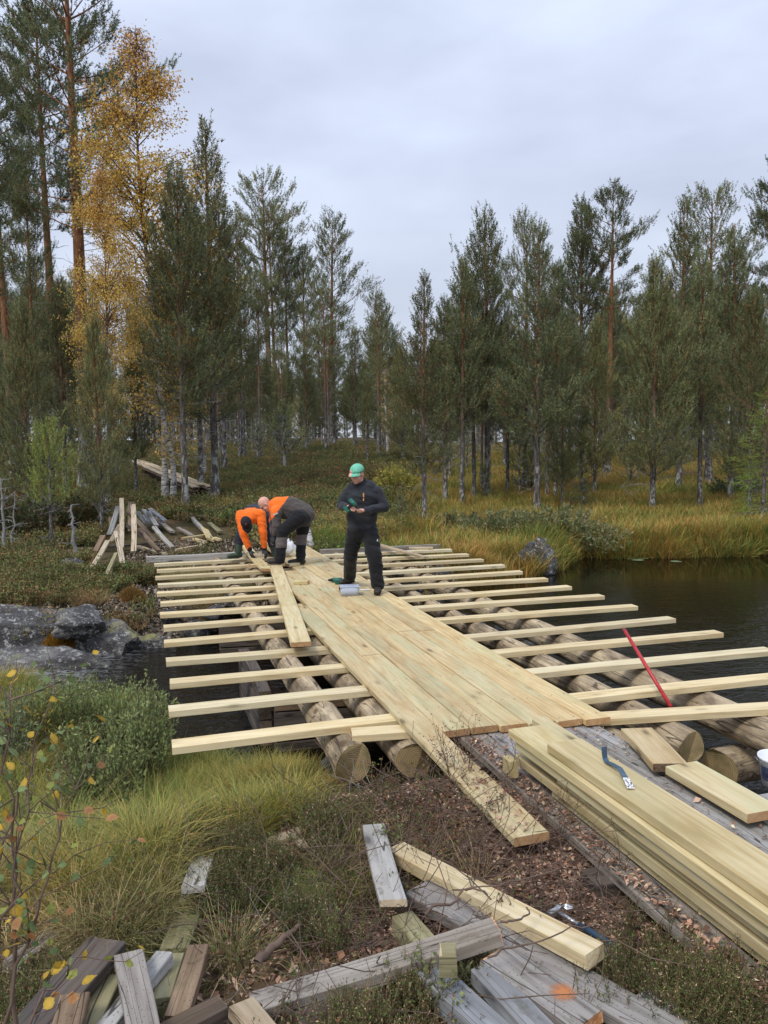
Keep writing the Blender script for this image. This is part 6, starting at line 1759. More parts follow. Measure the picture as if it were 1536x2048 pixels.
# hammer
hm = thing('claw_hammer', PZ(1120, 1830, -0.12), 'claw hammer lying in the chips beside the yellow plank', 'hammer')
h0 = PZ(1112, 1822, -0.12) - hm.location; h1 = PZ(1195, 1872, -0.13) - hm.location; hd = (h1 - h0).normalized(); hs = Vector((-hd.y, hd.x, 0))
bmesh_obj('handle', lambda bm: cyl(bm, h0, h0 + hd * 0.12, 0.009, 0.010, 8), m_steel, hm, True)
bmesh_obj('grip', lambda bm: cyl(bm, h0 + hd * 0.12, h0 + hd * 0.30, 0.013, 0.015, 10), simple('blue_grip', (0.03, 0.06, 0.10), 0.6), hm, True)
V, F = strip([h0 - hs * 0.05, h0 - hs * 0.03, h0, h0 + hs * 0.03 - hd * 0.004 + up * 0.005, h0 + hs * 0.06 + hd * 0.01 + up * 0.0, h0 + hs * 0.085 + hd * 0.03], [0.026, 0.026, 0.022, 0.024, 0.026, 0.020], [0.026, 0.024, 0.02, 0.016, 0.010, 0.004])
o = bpy.data.objects.new('head', mesh_from('head', V, F, [m_steel])); COL.objects.link(o); o.parent = hm
# plastic tub on the deck
tub = thing('plastic_tub', PZ(699, 1190, 0), 'clear plastic tub of screws standing on the deck before the capped man', 'tub')
tm = M('clear_plastic'); tm.set((0.62, 0.68, 0.80), 0.25, 0.5, Transmission_Weight=0.35, IOR=1.2); tubm = tm.m
def _tub(bm):
    w0, d0, w1, d1, h = 0.115, 0.085, 0.125, 0.095, 0.115; vs = []
    n = 24
    def ring(w, d, z):
        r = []
        for k in range(n):
            a = 2 * math.pi * k / n; c, s_ = math.cos(a), math.sin(a)
            r.append(bm.verts.new((w * math.copysign(abs(c) ** 0.35, c), d * math.copysign(abs(s_) ** 0.35, s_), z)))
        return r
    rings = [ring(w0, d0, 0.002), ring(w1, d1, h), ring(w1 - 0.004, d1 - 0.004, h), ring(w0 - 0.004, d0 - 0.004, 0.006)]
    for a, b in zip(rings[:-1], rings[1:]):
        for k in range(n): bm.faces.new((a[k], a[(k + 1) % n], b[(k + 1) % n], b[k]))
    bm.faces.new(rings[0][::-1]); bm.faces.new(rings[3])
bmesh_obj('tub_body', _tub, tubm, tub, True)
bmesh_obj('lid', lambda bm: box(bm, (0, 0, 0.121), (0.258, 0.198, 0.010)), tubm, tub, False, 0.004)
bmesh_obj('screws', lambda bm: box(bm, (0, 0, 0.035), (0.20, 0.14, 0.055)), simple('screws_heap', (0.42, 0.43, 0.46), 0.5, 0.4, 0.6, 120, 0.5), tub, False, 0.01)
bmesh_obj('clip', lambda bm: box(bm, (-0.132, -0.02, 0.09), (0.012, 0.05, 0.05)), m_black, tub, False, 0.003)
tub.rotation_euler = (0, 0, 0.1)
# white paper scrap
o = obj('paper_scrap', mesh_from('paper_scrap', [(-.07, -.025, 0), (.06, -.035, 0.004), (.075, .03, 0.002), (-.06, .03, 0.006)], [(0, 1, 2, 3)], [simple('white_card', (0.75, 0.75, 0.74), 0.7)])); o.location = PZ(730, 1180, 0.004)
tag(o, 'small white card scrap on the deck between tub and boot', 'scrap')
# drill builder
def drill(name, loc, rot, label):
    t = thing(name, loc, label, 'drill', 'cordless drills')
    t.rotation_euler = rot
    bmesh_obj('motor_housing', lambda bm: (cyl(bm, (-0.09, 0, 0.0), (0.05, 0, 0.0), 0.034, 0.031, 16)), m_green, t, True)
    bmesh_obj('chuck', lambda bm: (cyl(bm, (0.05, 0, 0.0), (0.075, 0, 0.0), 0.028, 0.026, 16), cyl(bm, (0.075, 0, 0), (0.115, 0, 0), 0.022, 0.014, 16)), m_black, t, True)
    bmesh_obj('bit', lambda bm: cyl(bm, (0.115, 0, 0), (0.165, 0, 0), 0.004, 0.003, 8), m_steel, t, True)
    bmesh_obj('handle', lambda bm: box(bm, (-0.03, 0, -0.075), (0.042, 0.036, 0.11), Euler((0, 0.15, 0))), m_black, t, False, 0.008)
    bmesh_obj('battery', lambda bm: box(bm, (-0.04, 0, -0.15), (0.115, 0.072, 0.048)), m_green, t, False, 0.008)
    bmesh_obj('trigger', lambda bm: box(bm, (0.0, 0, -0.045), (0.02, 0.014, 0.03)), m_black, t, False, 0.003)
    return t
drill('cordless_drill', PZ(672, 1160, 0.038), (R(88), 0, R(185)), 'green and black cordless drill lying on its side on the deck')
# white bucket at the right edge
bk = thing('white_bucket', PZ(1556, 1570, -0.05), 'white plastic bucket with blue lettering cut by the right edge', 'bucket')
def _bucket(bm):
    n = 28
    prof = [(0.085, 0.0), (0.105, 0.155), (0.113, 0.157), (0.113, 0.17), (0.108, 0.172), (0.103, 0.168), (0.083, 0.006)]
    rs_ = [[bm.verts.new((r * math.cos(2 * math.pi * k / n), r * math.sin(2 * math.pi * k / n), z)) for k in range(n)] for r, z in prof]
    for a, b in zip(rs_[:-1], rs_[1:]):
        for k in range(n): bm.faces.new((a[k], a[(k + 1) % n], b[(k + 1) % n], b[k]))
    bm.faces.new(rs_[0][::-1]); bm.faces.new(rs_[-1])
bmesh_obj('pail', _bucket, m_white, bk, True)
V = []; F = []; n = 10
for k in range(n + 1):
    a = math.pi * 1.0 + 0.9 * k / n
    for z in (0.04, 0.12):
        r = 0.0875 + z / 0.155 * 0.02; V.append((r * math.cos(a), r * math.sin(a), z))
for k in range(n): F.append((2 * k, 2 * k + 2, 2 * k + 3, 2 * k + 1))
o = bpy.data.objects.new('print', mesh_from('print', V, F, [simple('blue_black_print', (0.04, 0.05, 0.09), 0.5, 0.3, 0.8, 40)])); COL.objects.link(o); o.parent = bk
def _handle(bm):
    pts = [Vector((0.114 * math.cos(a), 0.05 - 0.02 * math.sin(a * 1.0) - 0.10 * abs(math.sin(a)), 0.15 - 0.03 * abs(math.sin(a)))) for a in [math.pi * k / 12 for k in range(13)]]
    for a, b in zip(pts[:-1], pts[1:]): cyl(bm, a, b, 0.002, 0.002, 6)
bmesh_obj('bail_handle', _handle, m_steel, bk, True)
# white bag and birch log behind the workers
bag = thing('white_bag', PY(577, 1098, 13.9), 'white plastic bag slumped behind the bent worker in brown', 'bag')
def _bag(bm):
    bmesh.ops.create_icosphere(bm, subdivisions=3, radius=1.0)
    import mathutils.noise as mn
    for v in bm.verts:
        c = v.co; k = 1 + 0.35 * mn.noise(c * 2.0) + 0.12 * mn.noise(c * 6); v.co = Vector((c.x * 0.13 * k, c.y * 0.11 * k, c.z * 0.12 * k * (1.2 if c.z > 0 else 0.8)))
bmesh_obj('sack', _bag, m_white, bag, True)
bmesh_obj('neck', lambda bm: cyl(bm, (0.02, 0, 0.09), (-0.03, 0, 0.17), 0.025, 0.05, 10), m_white, bag, True)
bl = thing('birch_bolt', PY(617, 1088, 16.2), 'short white birch log with a brown cut end behind the deck', 'log')
bmesh_obj('bark', lambda bm: cyl(bm, (0.08, -0.2, -0.08), (-0.12, 0.5, 0.42), 0.085, 0.08, 14), MAT['birchbark'], bl, True)
bmesh_obj('cut_end', lambda bm: cyl(bm, (0.08, -0.2, -0.08), (0.081, -0.203, -0.083), 0.082, 0.082, 14), MAT['orangeend'], bl)

# ================================================================== PEOPLE
def mesh_blob(name, prims, voxel, mat, parent, fold=0.0, seed=0, smooth_it=4, fscale=9.0, matfn=None, mats=None):
    """prims: ('c', p, q, r1, r2) tapered capsule; ('e', centre, (rx,ry,rz), Matrix3 or None) ellipsoid -> one continuous remeshed surface"""
    bm = bmesh.new()
    for pr in prims:
        if pr[0] == 'c':
            _, p, q, r1, r2 = pr[:5]; p = Vector(p); q = Vector(q)
            flat = pr[5] if len(pr) > 5 else None
            n = max(2, int((q - p).length / (min(r1, r2) * 0.5)) + 1); n = min(n, 24)
            rotm = (q - p).to_track_quat('Z', 'Y').to_matrix()
            ns, seg = 6, 16
            prof = []
            L = (q - p).length
            for k in range(ns + 1):
                a = -math.pi / 2 + math.pi / 2 * k / ns; prof.append((r1 * math.cos(a), r1 * math.sin(a)))
            for k in range(ns + 1):
                a = math.pi / 2 * k / ns; prof.append((r2 * math.cos(a), L + r2 * math.sin(a)))
            rings = []
            for r, z in prof:
                r = max(r, 1e-4); fx, fy = (flat if flat else (1, 1))
                rings.append([bm.verts.new(p + rotm @ Vector((fx * r * math.cos(2 * math.pi * j / seg), fy * r * math.sin(2 * math.pi * j / seg), z))) for j in range(seg)])
            for a, b in zip(rings[:-1], rings[1:]):
                for j in range(seg): bm.faces.new((a[j], a[(j + 1) % seg], b[(j + 1) % seg], b[j]))
            bm.faces.new(rings[0][::-1]); bm.faces.new(rings[-1])
        else:
            _, c, rr, rm = pr
            r = bmesh.ops.create_icosphere(bm, subdivisions=3, radius=1.0)
            m = Matrix.Translation(Vector(c)) @ (rm.to_4x4() if rm is not None else Matrix.Identity(4)) @ Matrix.Diagonal((rr[0], rr[1], rr[2], 1))
            bmesh.ops.transform(bm, matrix=m, verts=r['verts'])
    me = bpy.data.meshes.new(name + '_tmp'); bm.to_mesh(me); bm.free()
    o = bpy.data.objects.new(name + '_tmp', me); COL.objects.link(o)
    md = o.modifiers.new('r', 'REMESH'); md.mode = 'VOXEL'; md.voxel_size = voxel; md.use_smooth_shade = True
    ms = o.modifiers.new('s', 'SMOOTH'); ms.factor = 0.5; ms.iterations = smooth_it
    dg = bpy.context.evaluated_depsgraph_get(); dg.update()
    m2 = bpy.data.meshes.new_from_object(o.evaluated_get(dg))
    bpy.data.objects.remove(o); bpy.data.meshes.remove(me)
    m2.name = name
    nv = len(m2.vertices); co = np.empty(nv * 3, np.float32); m2.vertices.foreach_get('co', co); co = co.reshape(-1, 3)
    if fold:
        nr = np.empty(nv * 3, np.float32); m2.vertices.foreach_get('normal', nr); nr = nr.reshape(-1, 3)
        d = (fbm(co[:, 0] * fscale + co[:, 2] * fscale * 0.9 + seed, co[:, 1] * fscale + co[:, 2] * fscale * 1.7, seed) - 0.47) * 2
        d += 0.5 * (1 - np.abs(2 * vnoise(co[:, 0] * fscale * 0.7 + co[:, 2] * fscale * 2.2, co[:, 1] * fscale, seed + 5) - 1)) - 0.25
        co = co + nr * (d * fold)[:, None]; m2.vertices.foreach_set('co', co.ravel())
    m2.materials.clear()
    for m_ in (mats or [mat]): m2.materials.append(m_)
    if matfn:
        pc = np.empty(len(m2.polygons) * 3, np.float32); m2.polygons.foreach_get('center', pc); m2.polygons.foreach_set('material_index', matfn(pc.reshape(-1, 3)).astype(np.int32))
    m2.polygons.foreach_set('use_smooth', np.ones(len(m2.polygons), bool)); m2.update()
    ob = bpy.data.objects.new(name, m2); COL.objects.link(ob)
    if parent is not None:
        ob.parent = parent; ob.matrix_parent_inverse = PINV[parent.name]
    return ob
def cloth(name, col, var=0.2, rough=0.85):
    m = M(name); n = m.noise(m.coord('Object', (1, 1, 1)), 9, 5, 0.6); n2 = m.noise(m.coord('Object', (1, 1, 1)), 240, 2)
    c = m.mix(1.0, col, m.ramp(n, [(0.3, 1 - var), (0.7, 1 + var)]), 'MULTIPLY'); m.bump(m.math('MULTIPLY_ADD', n2, 0.15, n), 0.5, 0.01)
    return m.set(c, rough, 0.2, Sheen_Weight=0.1)
m_skin = simple('skin', (0.62, 0.33, 0.25), 0.5, 0.35, 0.12, 25)
m_blackc = cloth('black_work_cloth', (0.012, 0.012, 0.014))
m_jack = cloth('charcoal_jacket_cloth', (0.026, 0.028, 0.034))
m_orange = cloth('hi_vis_orange_cloth', (0.90, 0.17, 0.02), 0.1)
m_brownc = cloth('brown_grey_jacket_cloth', (0.085, 0.072, 0.066))
m_kneec = cloth('grey_brown_knee_cloth', (0.12, 0.10, 0.10))
m_navy = cloth('dark_navy_cloth', (0.028, 0.030, 0.042))
m_boot = simple('dark_boot_leather', (0.030, 0.024, 0.020), 0.6, 0.4, 0.3)
m_rubber = simple('green_rubber', (0.030, 0.055, 0.032), 0.35, 0.5, 0.15)
m_glove = simple('dark_glove', (0.035, 0.038, 0.042), 0.7, 0.3, 0.3)
m_sole = simple('boot_sole', (0.015, 0.015, 0.015), 0.8)
def capsule_hand(wrist, tipdir, palm_n, L=0.18, side=1, curl=0.6):
    """five separate fingers rooted in a palm; returns prims"""
    w = Vector(wrist); t = Vector(tipdir).normalized(); n = Vector(palm_n); n = (n - t * n.dot(t)).normalized(); s = t.cross(n) * side
    P = []
    pc = w + t * L * 0.28
    P.append(('c', w + t * 0.012, w + t * L * 0.45, 0.024, 0.030, (1, 1)))
    P.append(('e', w + t * L * 0.33, (0.040, 0.017, L * 0.26), Matrix((s, n, t)).transposed()))
    for k, (o_, l) in enumerate(((-0.030, 0.068), (-0.010, 0.080), (0.011, 0.075), (0.030, 0.058))):
        b = w + t * L * 0.50 + s * o_
        d1 = (t + n * curl * 0.35).normalized(); k1 = b + d1 * l * 0.45
        d2 = (t + n * curl * 1.1).normalized(); k2 = k1 + d2 * l * 0.32
        d3 = (t + n * curl * 2.2).normalized(); k3 = k2 + d3 * l * 0.25
        P += [('c', b, k1, 0.0095, 0.009), ('c', k1, k2, 0.009, 0.0082), ('c', k2, k3, 0.0082, 0.007)]
    b = w + t * L * 0.16 - s * 0.028; k1 = b + (t * 0.7 - s * 0.7 + n * 0.3).normalized() * 0.036; k2 = k1 + (t * 0.95 - s * 0.15 + n * 0.5).normalized() * 0.032
    P += [('c', b, k1, 0.013, 0.011), ('c', k1, k2, 0.011, 0.0085)]
    return P
def head_prims(c, up, fwd, s=1.0):
    up = Vector(up).normalized(); fwd = Vector(fwd); fwd = (fwd - up * fwd.dot(up)).normalized(); rt = fwd.cross(up)
    Rm = Matrix((rt, fwd, up)).transposed(); c = Vector(c)
    g = lambda x, y, z: c + (rt * x + fwd * y + up * z) * s
    P = [('e', g(0, -0.012, 0.028), (0.078 * s, 0.096 * s, 0.092 * s), Rm), ('e', g(0, 0.022, -0.045), (0.060 * s, 0.070 * s, 0.072 * s), Rm), ('e', g(0, 0.058, -0.095), (0.030 * s, 0.026 * s, 0.022 * s), Rm),
         ('c', g(0, 0.088, 0.012), g(0, 0.108, -0.028), 0.008 * s, 0.014 * s), ('e', g(0, 0.085, -0.062), (0.026 * s, 0.014 * s, 0.009 * s), Rm), ('e', g(0, 0.082, -0.078), (0.022 * s, 0.012 * s, 0.008 * s), Rm),
         ('e', g(0, 0.074, 0.034), (0.055 * s, 0.022 * s, 0.012 * s), Rm),
         ('e', g(0.080, -0.005, -0.012), (0.010 * s, 0.018 * s, 0.030 * s), Rm), ('e', g(-0.080, -0.005, -0.012), (0.010 * s, 0.018 * s, 0.030 * s), Rm),
         ('e', g(0.035, 0.06, -0.03), (0.026 * s, 0.024 * s, 0.026 * s), Rm), ('e', g(-0.035, 0.06, -0.03), (0.026 * s, 0.024 * s, 0.026 * s), Rm)]
    return P, g, Rm
def eyes(parent, g, s=1.0):
    for sx in (-1, 1):
        e = bmesh_obj('eye', lambda bm: bmesh.ops.create_icosphere(bm, subdivisions=2, radius=0.0125 * s), simple('eye_dark', (0.05, 0.04, 0.04), 0.2, 0.5))
        e.parent = parent; e.matrix_parent_inverse = PINV[parent.name]; e.location = g(0.030 * sx, 0.078, 0.010)
def cap_obj(parent, g, Rm, mat, brimmat, s=1.0, frontmat=None, matfn=None, mats=None):
    # crown: upper half ellipsoid shell, brim: curved plate forward
    def _c(bm):
        n, m_ = 20, 8; rings = []
        for i in range(m_ + 1):
            a = math.pi / 2 * i / m_
            r = []
            for k in range(n):
                t = 2 * math.pi * k / n
                x = 0.088 * math.cos(t) * math.cos(a); y = 0.107 * math.sin(t) * math.cos(a) - 0.012; z = 0.040 + 0.090 * math.sin(a)
                if i == 0: z -= 0.006
                r.append(bm.verts.new(g(x, y, z)))
            rings.append(r)
        for a, b in zip(rings[:-1], rings[1:]):
            for k in range(n): bm.faces.new((a[k], a[(k + 1) % n], b[(k + 1) % n], b[k]))
        inner = [bm.verts.new(g(0.084 * math.cos(2 * math.pi * k / n), 0.102 * math.sin(2 * math.pi * k / n) - 0.012, 0.045)) for k in range(n)]
        for k in range(n): bm.faces.new((rings[0][(k + 1) % n], rings[0][k], inner[k], inner[(k + 1) % n]))
    hat = bmesh_obj('cap', _c, mat, None, True)
    def _b(bm):
        n = 12; top = []; bot = []
        for k in range(n + 1):
            t = -1 + 2 * k / n; a = math.pi / 2 + t * 1.05
            x = 0.086 * math.cos(a); y0 = 0.104 * math.sin(a) - 0.012
            y1 = y0 + 0.068 * (1 - 0.55 * t * t); dz = 0.012 * t * t
            top.append((bm.verts.new(g(x, y0, 0.040 - dz * 0.2)), bm.verts.new(g(x * 1.02, y1, 0.026 - dz * 1.6))))
            bot.append((bm.verts.new(g(x, y0, 0.037 - dz * 0.2)), bm.verts.new(g(x * 1.02, y1, 0.022 - dz * 1.6))))
        for k in range(n):
            bm.faces.new((top[k][0], top[k + 1][0], top[k + 1][1], top[k][1])); bm.faces.new((bot[k][1], bot[k + 1][1], bot[k + 1][0], bot[k][0])); bm.faces.new((top[k][1], top[k + 1][1], bot[k + 1][1], bot[k][1]))
    br = bmesh_obj('brim', _b, brimmat, None, True)
    hat.parent = parent; hat.matrix_parent_inverse = PINV[parent.name]
    br.parent = hat
    return hat, br
def boot(parent, ankle, toe, mat, h=0.16, name='boot', r=0.052, zs=None):
    a = Vector(ankle); t = Vector(toe); d = (t - a); d.z = 0; d.normalize(); base = min(a.z - 0.085, t.z) if zs is None else zs
    heel = a - d * 0.05; heel.z = base + 0.04; tt = a + d * 0.175; tt.z = base + 0.038
    b = mesh_blob(name, [('c', a + Vector((0, 0, h)), Vector((a.x, a.y, base + 0.07)), r * 1.05, r * 0.95), ('c', heel, a + d * 0.06 + Vector((0, 0, base + 0.045 - a.z)), 0.040, 0.044), ('c', a + d * 0.04 + Vector((0, 0, base + 0.05 - a.z)), tt, 0.045, 0.036, (1.15, 0.95)), ('e', tt, (0.046, 0.05, 0.030), None)], 0.010, mat, parent, 0.003, 3)
    s_ = bmesh_obj('sole', lambda bm: (box(bm, (0.055, 0, 0.008), (0.25, 0.088, 0.018))), m_sole, None, False, 0.007)
    M_ = Matrix((d, Vector((-d.y, d.x, 0)), Vector((0, 0, 1)))).transposed().to_4x4()
    s_.parent = parent; s_.matrix_parent_inverse = PINV[parent.name]; s_.matrix_basis = Matrix.Translation((a.x, a.y, base - 0.001)) @ M_
    return b

# ---- standing man with green cap
Y0 = 10.35
J = lambda px, py, dy=0.0: PY(px, py, Y0 + dy)
man = thing('person', PZ(728, 1180, 0), 'man standing in black work clothes and green cap, looking down at the drill he holds', 'person', 'people building the bridge')
hc = J(714, 948, -0.08); hup = Vector((-0.10, -0.34, 1)).normalized(); hf = Vector((-0.42, -0.80, -0.42))
hp, hg, hR = head_prims(hc, hup, hf, 1.06)
nk = J(722, 968, 0.0); shL = J(697, 985, 0.02); shR = J(754, 984, -0.02); chest = J(726, 1000, -0.02); waist = J(724, 1035, 0.0); pel = J(723, 1058, 0.0)
elL = J(682, 1012, -0.02); elR = J(770, 1014, -0.06); wrL = J(694, 1013, -0.26); wrR = J(730, 1021, -0.32)
hiL = J(711, 1062, 0.0); hiR = J(738, 1062, -0.02); knL = J(701, 1110, 0.10); knR = J(748, 1112, -0.20); anL = PZ(700, 1166, 0.09); anL.y = 10.92; anL = PY(700, 1158, 10.92); anR = PY(756, 1172, 10.16)
anL.z = 0.12; anR.z = 0.12
legR_t = PZ(756, 1194, 0); legL_t = PZ(688, 1172, 0)
skin = hp + [('c', hc - hup * 0.03 - hf.normalized() * 0.02, nk, 0.055, 0.058), ('c', nk, chest, 0.06, 0.11), ('c', shL, shR, 0.05, 0.05), ('c', chest, waist, 0.125, 0.12), ('c', waist, pel, 0.12, 0.10),
             ('c', shL, elL, 0.045, 0.038), ('c', elL, wrL, 0.036, 0.026), ('c', shR, elR, 0.045, 0.038), ('c', elR, wrR, 0.036, 0.026), ('c', pel, hiL, 0.09, 0.08), ('c', pel, hiR, 0.09, 0.08),
             ('c', hiL, knL, 0.075, 0.055), ('c', knL, anL, 0.05, 0.038), ('c', hiR, knR, 0.075, 0.055), ('c', knR, anR, 0.05, 0.038)]
hdL = (J(706, 1016, -0.36) - wrL); hdR = (J(712, 1021, -0.36) - wrR)
skin += capsule_hand(wrL, hdL, (0.3, -0.2, -1), side=-1, curl=0.8) + capsule_hand(wrR, hdR, (-0.2, -0.3, 1), side=1, curl=0.8)
mesh_blob('body', skin, 0.0075, m_skin, man, 0.0, 1, 2)
eyes(man, hg, 1.06)
mesh_blob('jacket', [('c', nk + Vector((0, 0.0, 0.015)), nk - Vector((0, 0, 0.05)), 0.078, 0.09), ('c', shL + Vector((0.03, 0, 0)), shR - Vector((0.03, 0, 0)), 0.082, 0.082), ('c', (shL + nk) / 2, chest, 0.095, 0.14), ('c', (shR + nk) / 2, chest, 0.095, 0.14),
                     ('e', chest + Vector((0, 0, 0.02)), (0.225, 0.155, 0.19), None), ('e', (chest + waist) / 2, (0.215, 0.155, 0.20), None), ('e', waist, (0.205, 0.15, 0.18), None), ('e', pel + Vector((0, 0, 0.03)), (0.205, 0.155, 0.115), None), ('c', pel + Vector((-0.07, 0, 0.06)), pel + Vector((-0.07, 0, -0.01)), 0.125, 0.118), ('c', pel + Vector((0.07, 0, 0.06)), pel + Vector((0.07, 0, -0.01)), 0.125, 0.118), ('c', shL, elL, 0.080, 0.064), ('c', elL, wrL - (wrL - elL).normalized() * 0.01, 0.060, 0.044),
                     ('c', shR, elR, 0.080, 0.066), ('c', elR, wrR - (wrR - elR).normalized() * 0.02, 0.062, 0.046)], 0.011, m_jack, man, 0.020, 4, 3, 7.0)
mesh_blob('trousers', [('e', pel - Vector((0, 0, 0.03)), (0.19, 0.15, 0.15), None), ('c', pel + Vector((-0.05, 0, -0.02)), hiL - Vector((0, 0, 0.05)), 0.125, 0.118), ('c', pel + Vector((0.05, 0, -0.02)), hiR - Vector((0, 0, 0.05)), 0.125, 0.118), ('c', hiL, knL, 0.120, 0.098), ('c', knL, anL, 0.096, 0.088), ('c', hiR, knR, 0.120, 0.100), ('c', knR, anR, 0.098, 0.090)], 0.011, m_blackc, man, 0.018, 9, 3, 9.0)
boot(man, anR, anR + Vector((-0.02, -0.25, 0)), m_boot, 0.02, zs=0.018); boot(man, anL, anL + Vector((-0.16, -0.20, 0)), m_boot, 0.02, zs=0.018)
def cap_mat():
    m = M('green_and_pink_cap_cloth'); n = m.noise(m.coord('Object', (1, 1, 1)), 40, 3)
    return m.set(m.mix(1.0, (0.17, 0.50, 0.35), m.ramp(n, [(0.3, 0.8), (0.7, 1.15)]), 'MULTIPLY'), 0.8, 0.2)
m_capg = cap_mat(); m_capp = cloth('pink_cap_cloth', (0.80, 0.36, 0.32), 0.1)
hat, brim = cap_obj(man, hg, hR, m_capg, m_capg, 1.06)
# pink panel on the (viewer) right side of the cap
hat.data.materials.append(m_capp)
ctr = hc
for p in hat.data.polygons:
    v = p.center - hg(0, 0, 0)
    Rt = hf.cross(hup).normalized(); fw = (hf - hup * hf.dot(hup)).normalized()
    x, y, z = v.dot(Rt), v.dot(fw), v.dot(hup)
    if x > 0.015 and z < 0.085 and abs(y) < 0.13: p.material_index = 1 if x > 0 else 0
brim.data.materials.append(m_capp)
for p in brim.data.polygons:
    v = p.center - hg(0, 0, 0)
    if v.dot(hf.cross(hup).normalized()) > 0.02: p.material_index = 1
# orange zip and small leg badge
def patch(name, a, b, w, mat, parent, off=0.0):
    d = (b - a).normalized(); s_ = d.cross(Vector((0, -1, 0))).normalized()
    o_ = bmesh_obj(name, lambda bm: box(bm, (0, 0, 0), (w, 0.008, (b - a).length)), mat, None, False, 0.002)
    o_.parent = parent; o_.matrix_parent_inverse = PINV[parent.name]
    o_.matrix_basis = Matrix.Translation((a + b) / 2) @ Matrix((s_, s_.cross(d) * -1, d)).transposed().to_4x4()
def front(px, py, ob, default):
    """point on the front surface of a clothing mesh, seen from the place of the photographer"""
    d = ray(px, py).normalized(); o_ = Vector((0, 0, CAM_H)); best = None
    from mathutils.bvhtree import BVHTree
    me = ob.data; bv = BVHTree.FromPolygons([v.co for v in me.vertices], [tuple(p.vertices) for p in me.polygons])
    h = bv.ray_cast(o_, d)
    return (h[0] - d * 0.012) if h[0] is not None else default
jk = [c for c in man.children if c.name.startswith('jacket')][0]; trz = [c for c in man.children if c.name.startswith('trousers')][0]
patch('zip', front(727, 986, jk, J(727, 986, -0.2)), front(727, 1002, jk, J(727, 1002, -0.2)), 0.016, simple('orange_zip', (0.62, 0.30, 0.10), 0.6), man)
patch('badge', front(755, 1079, trz, J(755, 1079, -0.2)), front(755, 1083, trz, J(755, 1083, -0.2)), 0.016, simple('grey_badge', (0.4, 0.42, 0.45), 0.6), man)
hold = drill('cordless_drill', J(708, 1006, -0.40), (0, 0, 0), 'green and black cordless drill held in the hands of the capped man')
dv = (J(717, 1015, -0.42) - J(697, 996, -0.34)).normalized(); hv = (J(697, 1028, -0.36) - J(707, 1006, -0.40)).normalized(); zv = -(hv - dv * hv.dot(dv)).normalized()
hold.matrix_world = Matrix.Translation(J(708, 1007, -0.40)) @ Matrix((dv, zv.cross(dv), zv)).transposed().to_4x4() @ Matrix.Diagonal((0.85, 0.95, 0.85, 1))

# ---- bending worker in orange with black cap
Y1 = 13.55
K = lambda px, py, dy=0.0: PY(px, py, Y1 + dy)
wb = thing('person', PZ(490, 1118, 0), 'worker bending down towards the viewer in an orange shirt, black cap and green rubber boots', 'person', 'people building the bridge')
pel = K(512, 1024, 0.42); chest = K(503, 1030, -0.02); nk = K(498, 1036, -0.20); shL = K(481, 1031, -0.12); shR = K(521, 1029, -0.12)
hc = K(493, 1048, -0.36); hup = Vector((0.05, -0.86, 0.42)); hf = Vector((0.25, -0.40, -0.9))
hp, hg, hR = head_prims(hc, hup, hf, 1.08)
elL = K(486, 1068, -0.22); wrL = K(500, 1101, -0.20); elR = K(526, 1066, -0.20); wrR = K(529, 1099, -0.16)
hiL = K(495, 1038, 0.40); hiR = K(530, 1038, 0.42); knL = K(478, 1080, 0.30); knR = K(544, 1082, 0.30); anL = K(477, 1114, 0.25); anR = K(549, 1108, 0.25); anL.z = 0.10; anR.z = 0.11
sk = hp + [('c', hc - hup * 0.03, nk, 0.055, 0.06), ('c', nk, chest, 0.07, 0.13), ('c', chest, pel, 0.135, 0.135), ('c', shL, shR, 0.06, 0.06), ('c', shL, elL, 0.05, 0.042), ('c', elL, wrL, 0.04, 0.028), ('c', shR, elR, 0.05, 0.042), ('c', elR, wrR, 0.04, 0.028),
           ('c', pel, hiL, 0.11, 0.09), ('c', pel, hiR, 0.11, 0.09), ('c', hiL, knL, 0.08, 0.055), ('c', knL, anL, 0.05, 0.04), ('c', hiR, knR, 0.08, 0.055), ('c', knR, anR, 0.05, 0.04)]
sk += capsule_hand(wrL, K(505, 1114, -0.24) - wrL, (0.4, 0.3, -0.2), side=-1, curl=0.7) + capsule_hand(wrR, K(533, 1112, -0.22) - wrR, (-0.5, 0.3, -0.2), side=1, curl=0.7)
mesh_blob('body', sk, 0.0085, m_skin, wb, 0, 2, 2)
eyes(wb, hg, 1.08)
mesh_blob('gloves', [('c', wrL - (wrL - elL).normalized() * 0.03, wrL, 0.036, 0.036)] + [(a[0], a[1], a[2], a[3] * 1.16 if a[0] == 'c' else tuple(x * 1.16 for x in a[2]), *( [a[4] * 1.16] if a[0] == 'c' else [])) if a[0] == 'c' else ('e', a[1], tuple(x * 1.18 for x in a[2]), a[3])
          for a in capsule_hand(wrL, K(505, 1114, -0.24) - wrL, (0.4, 0.3, -0.2), side=-1, curl=0.7)] , 0.007, m_glove, wb, 0.002, 3, 2)
mesh_blob('gloves', [('c', wrR - (wrR - elR).normalized() * 0.03, wrR, 0.036, 0.036)] + [('c', a[1], a[2], a[3] * 1.16, a[4] * 1.16) if a[0] == 'c' else ('e', a[1], tuple(x * 1.18 for x in a[2]), a[3])
          for a in capsule_hand(wrR, K(533, 1112, -0.22) - wrR, (-0.5, 0.3, -0.2), side=1, curl=0.7)], 0.007, m_glove, wb, 0.002, 4, 2)
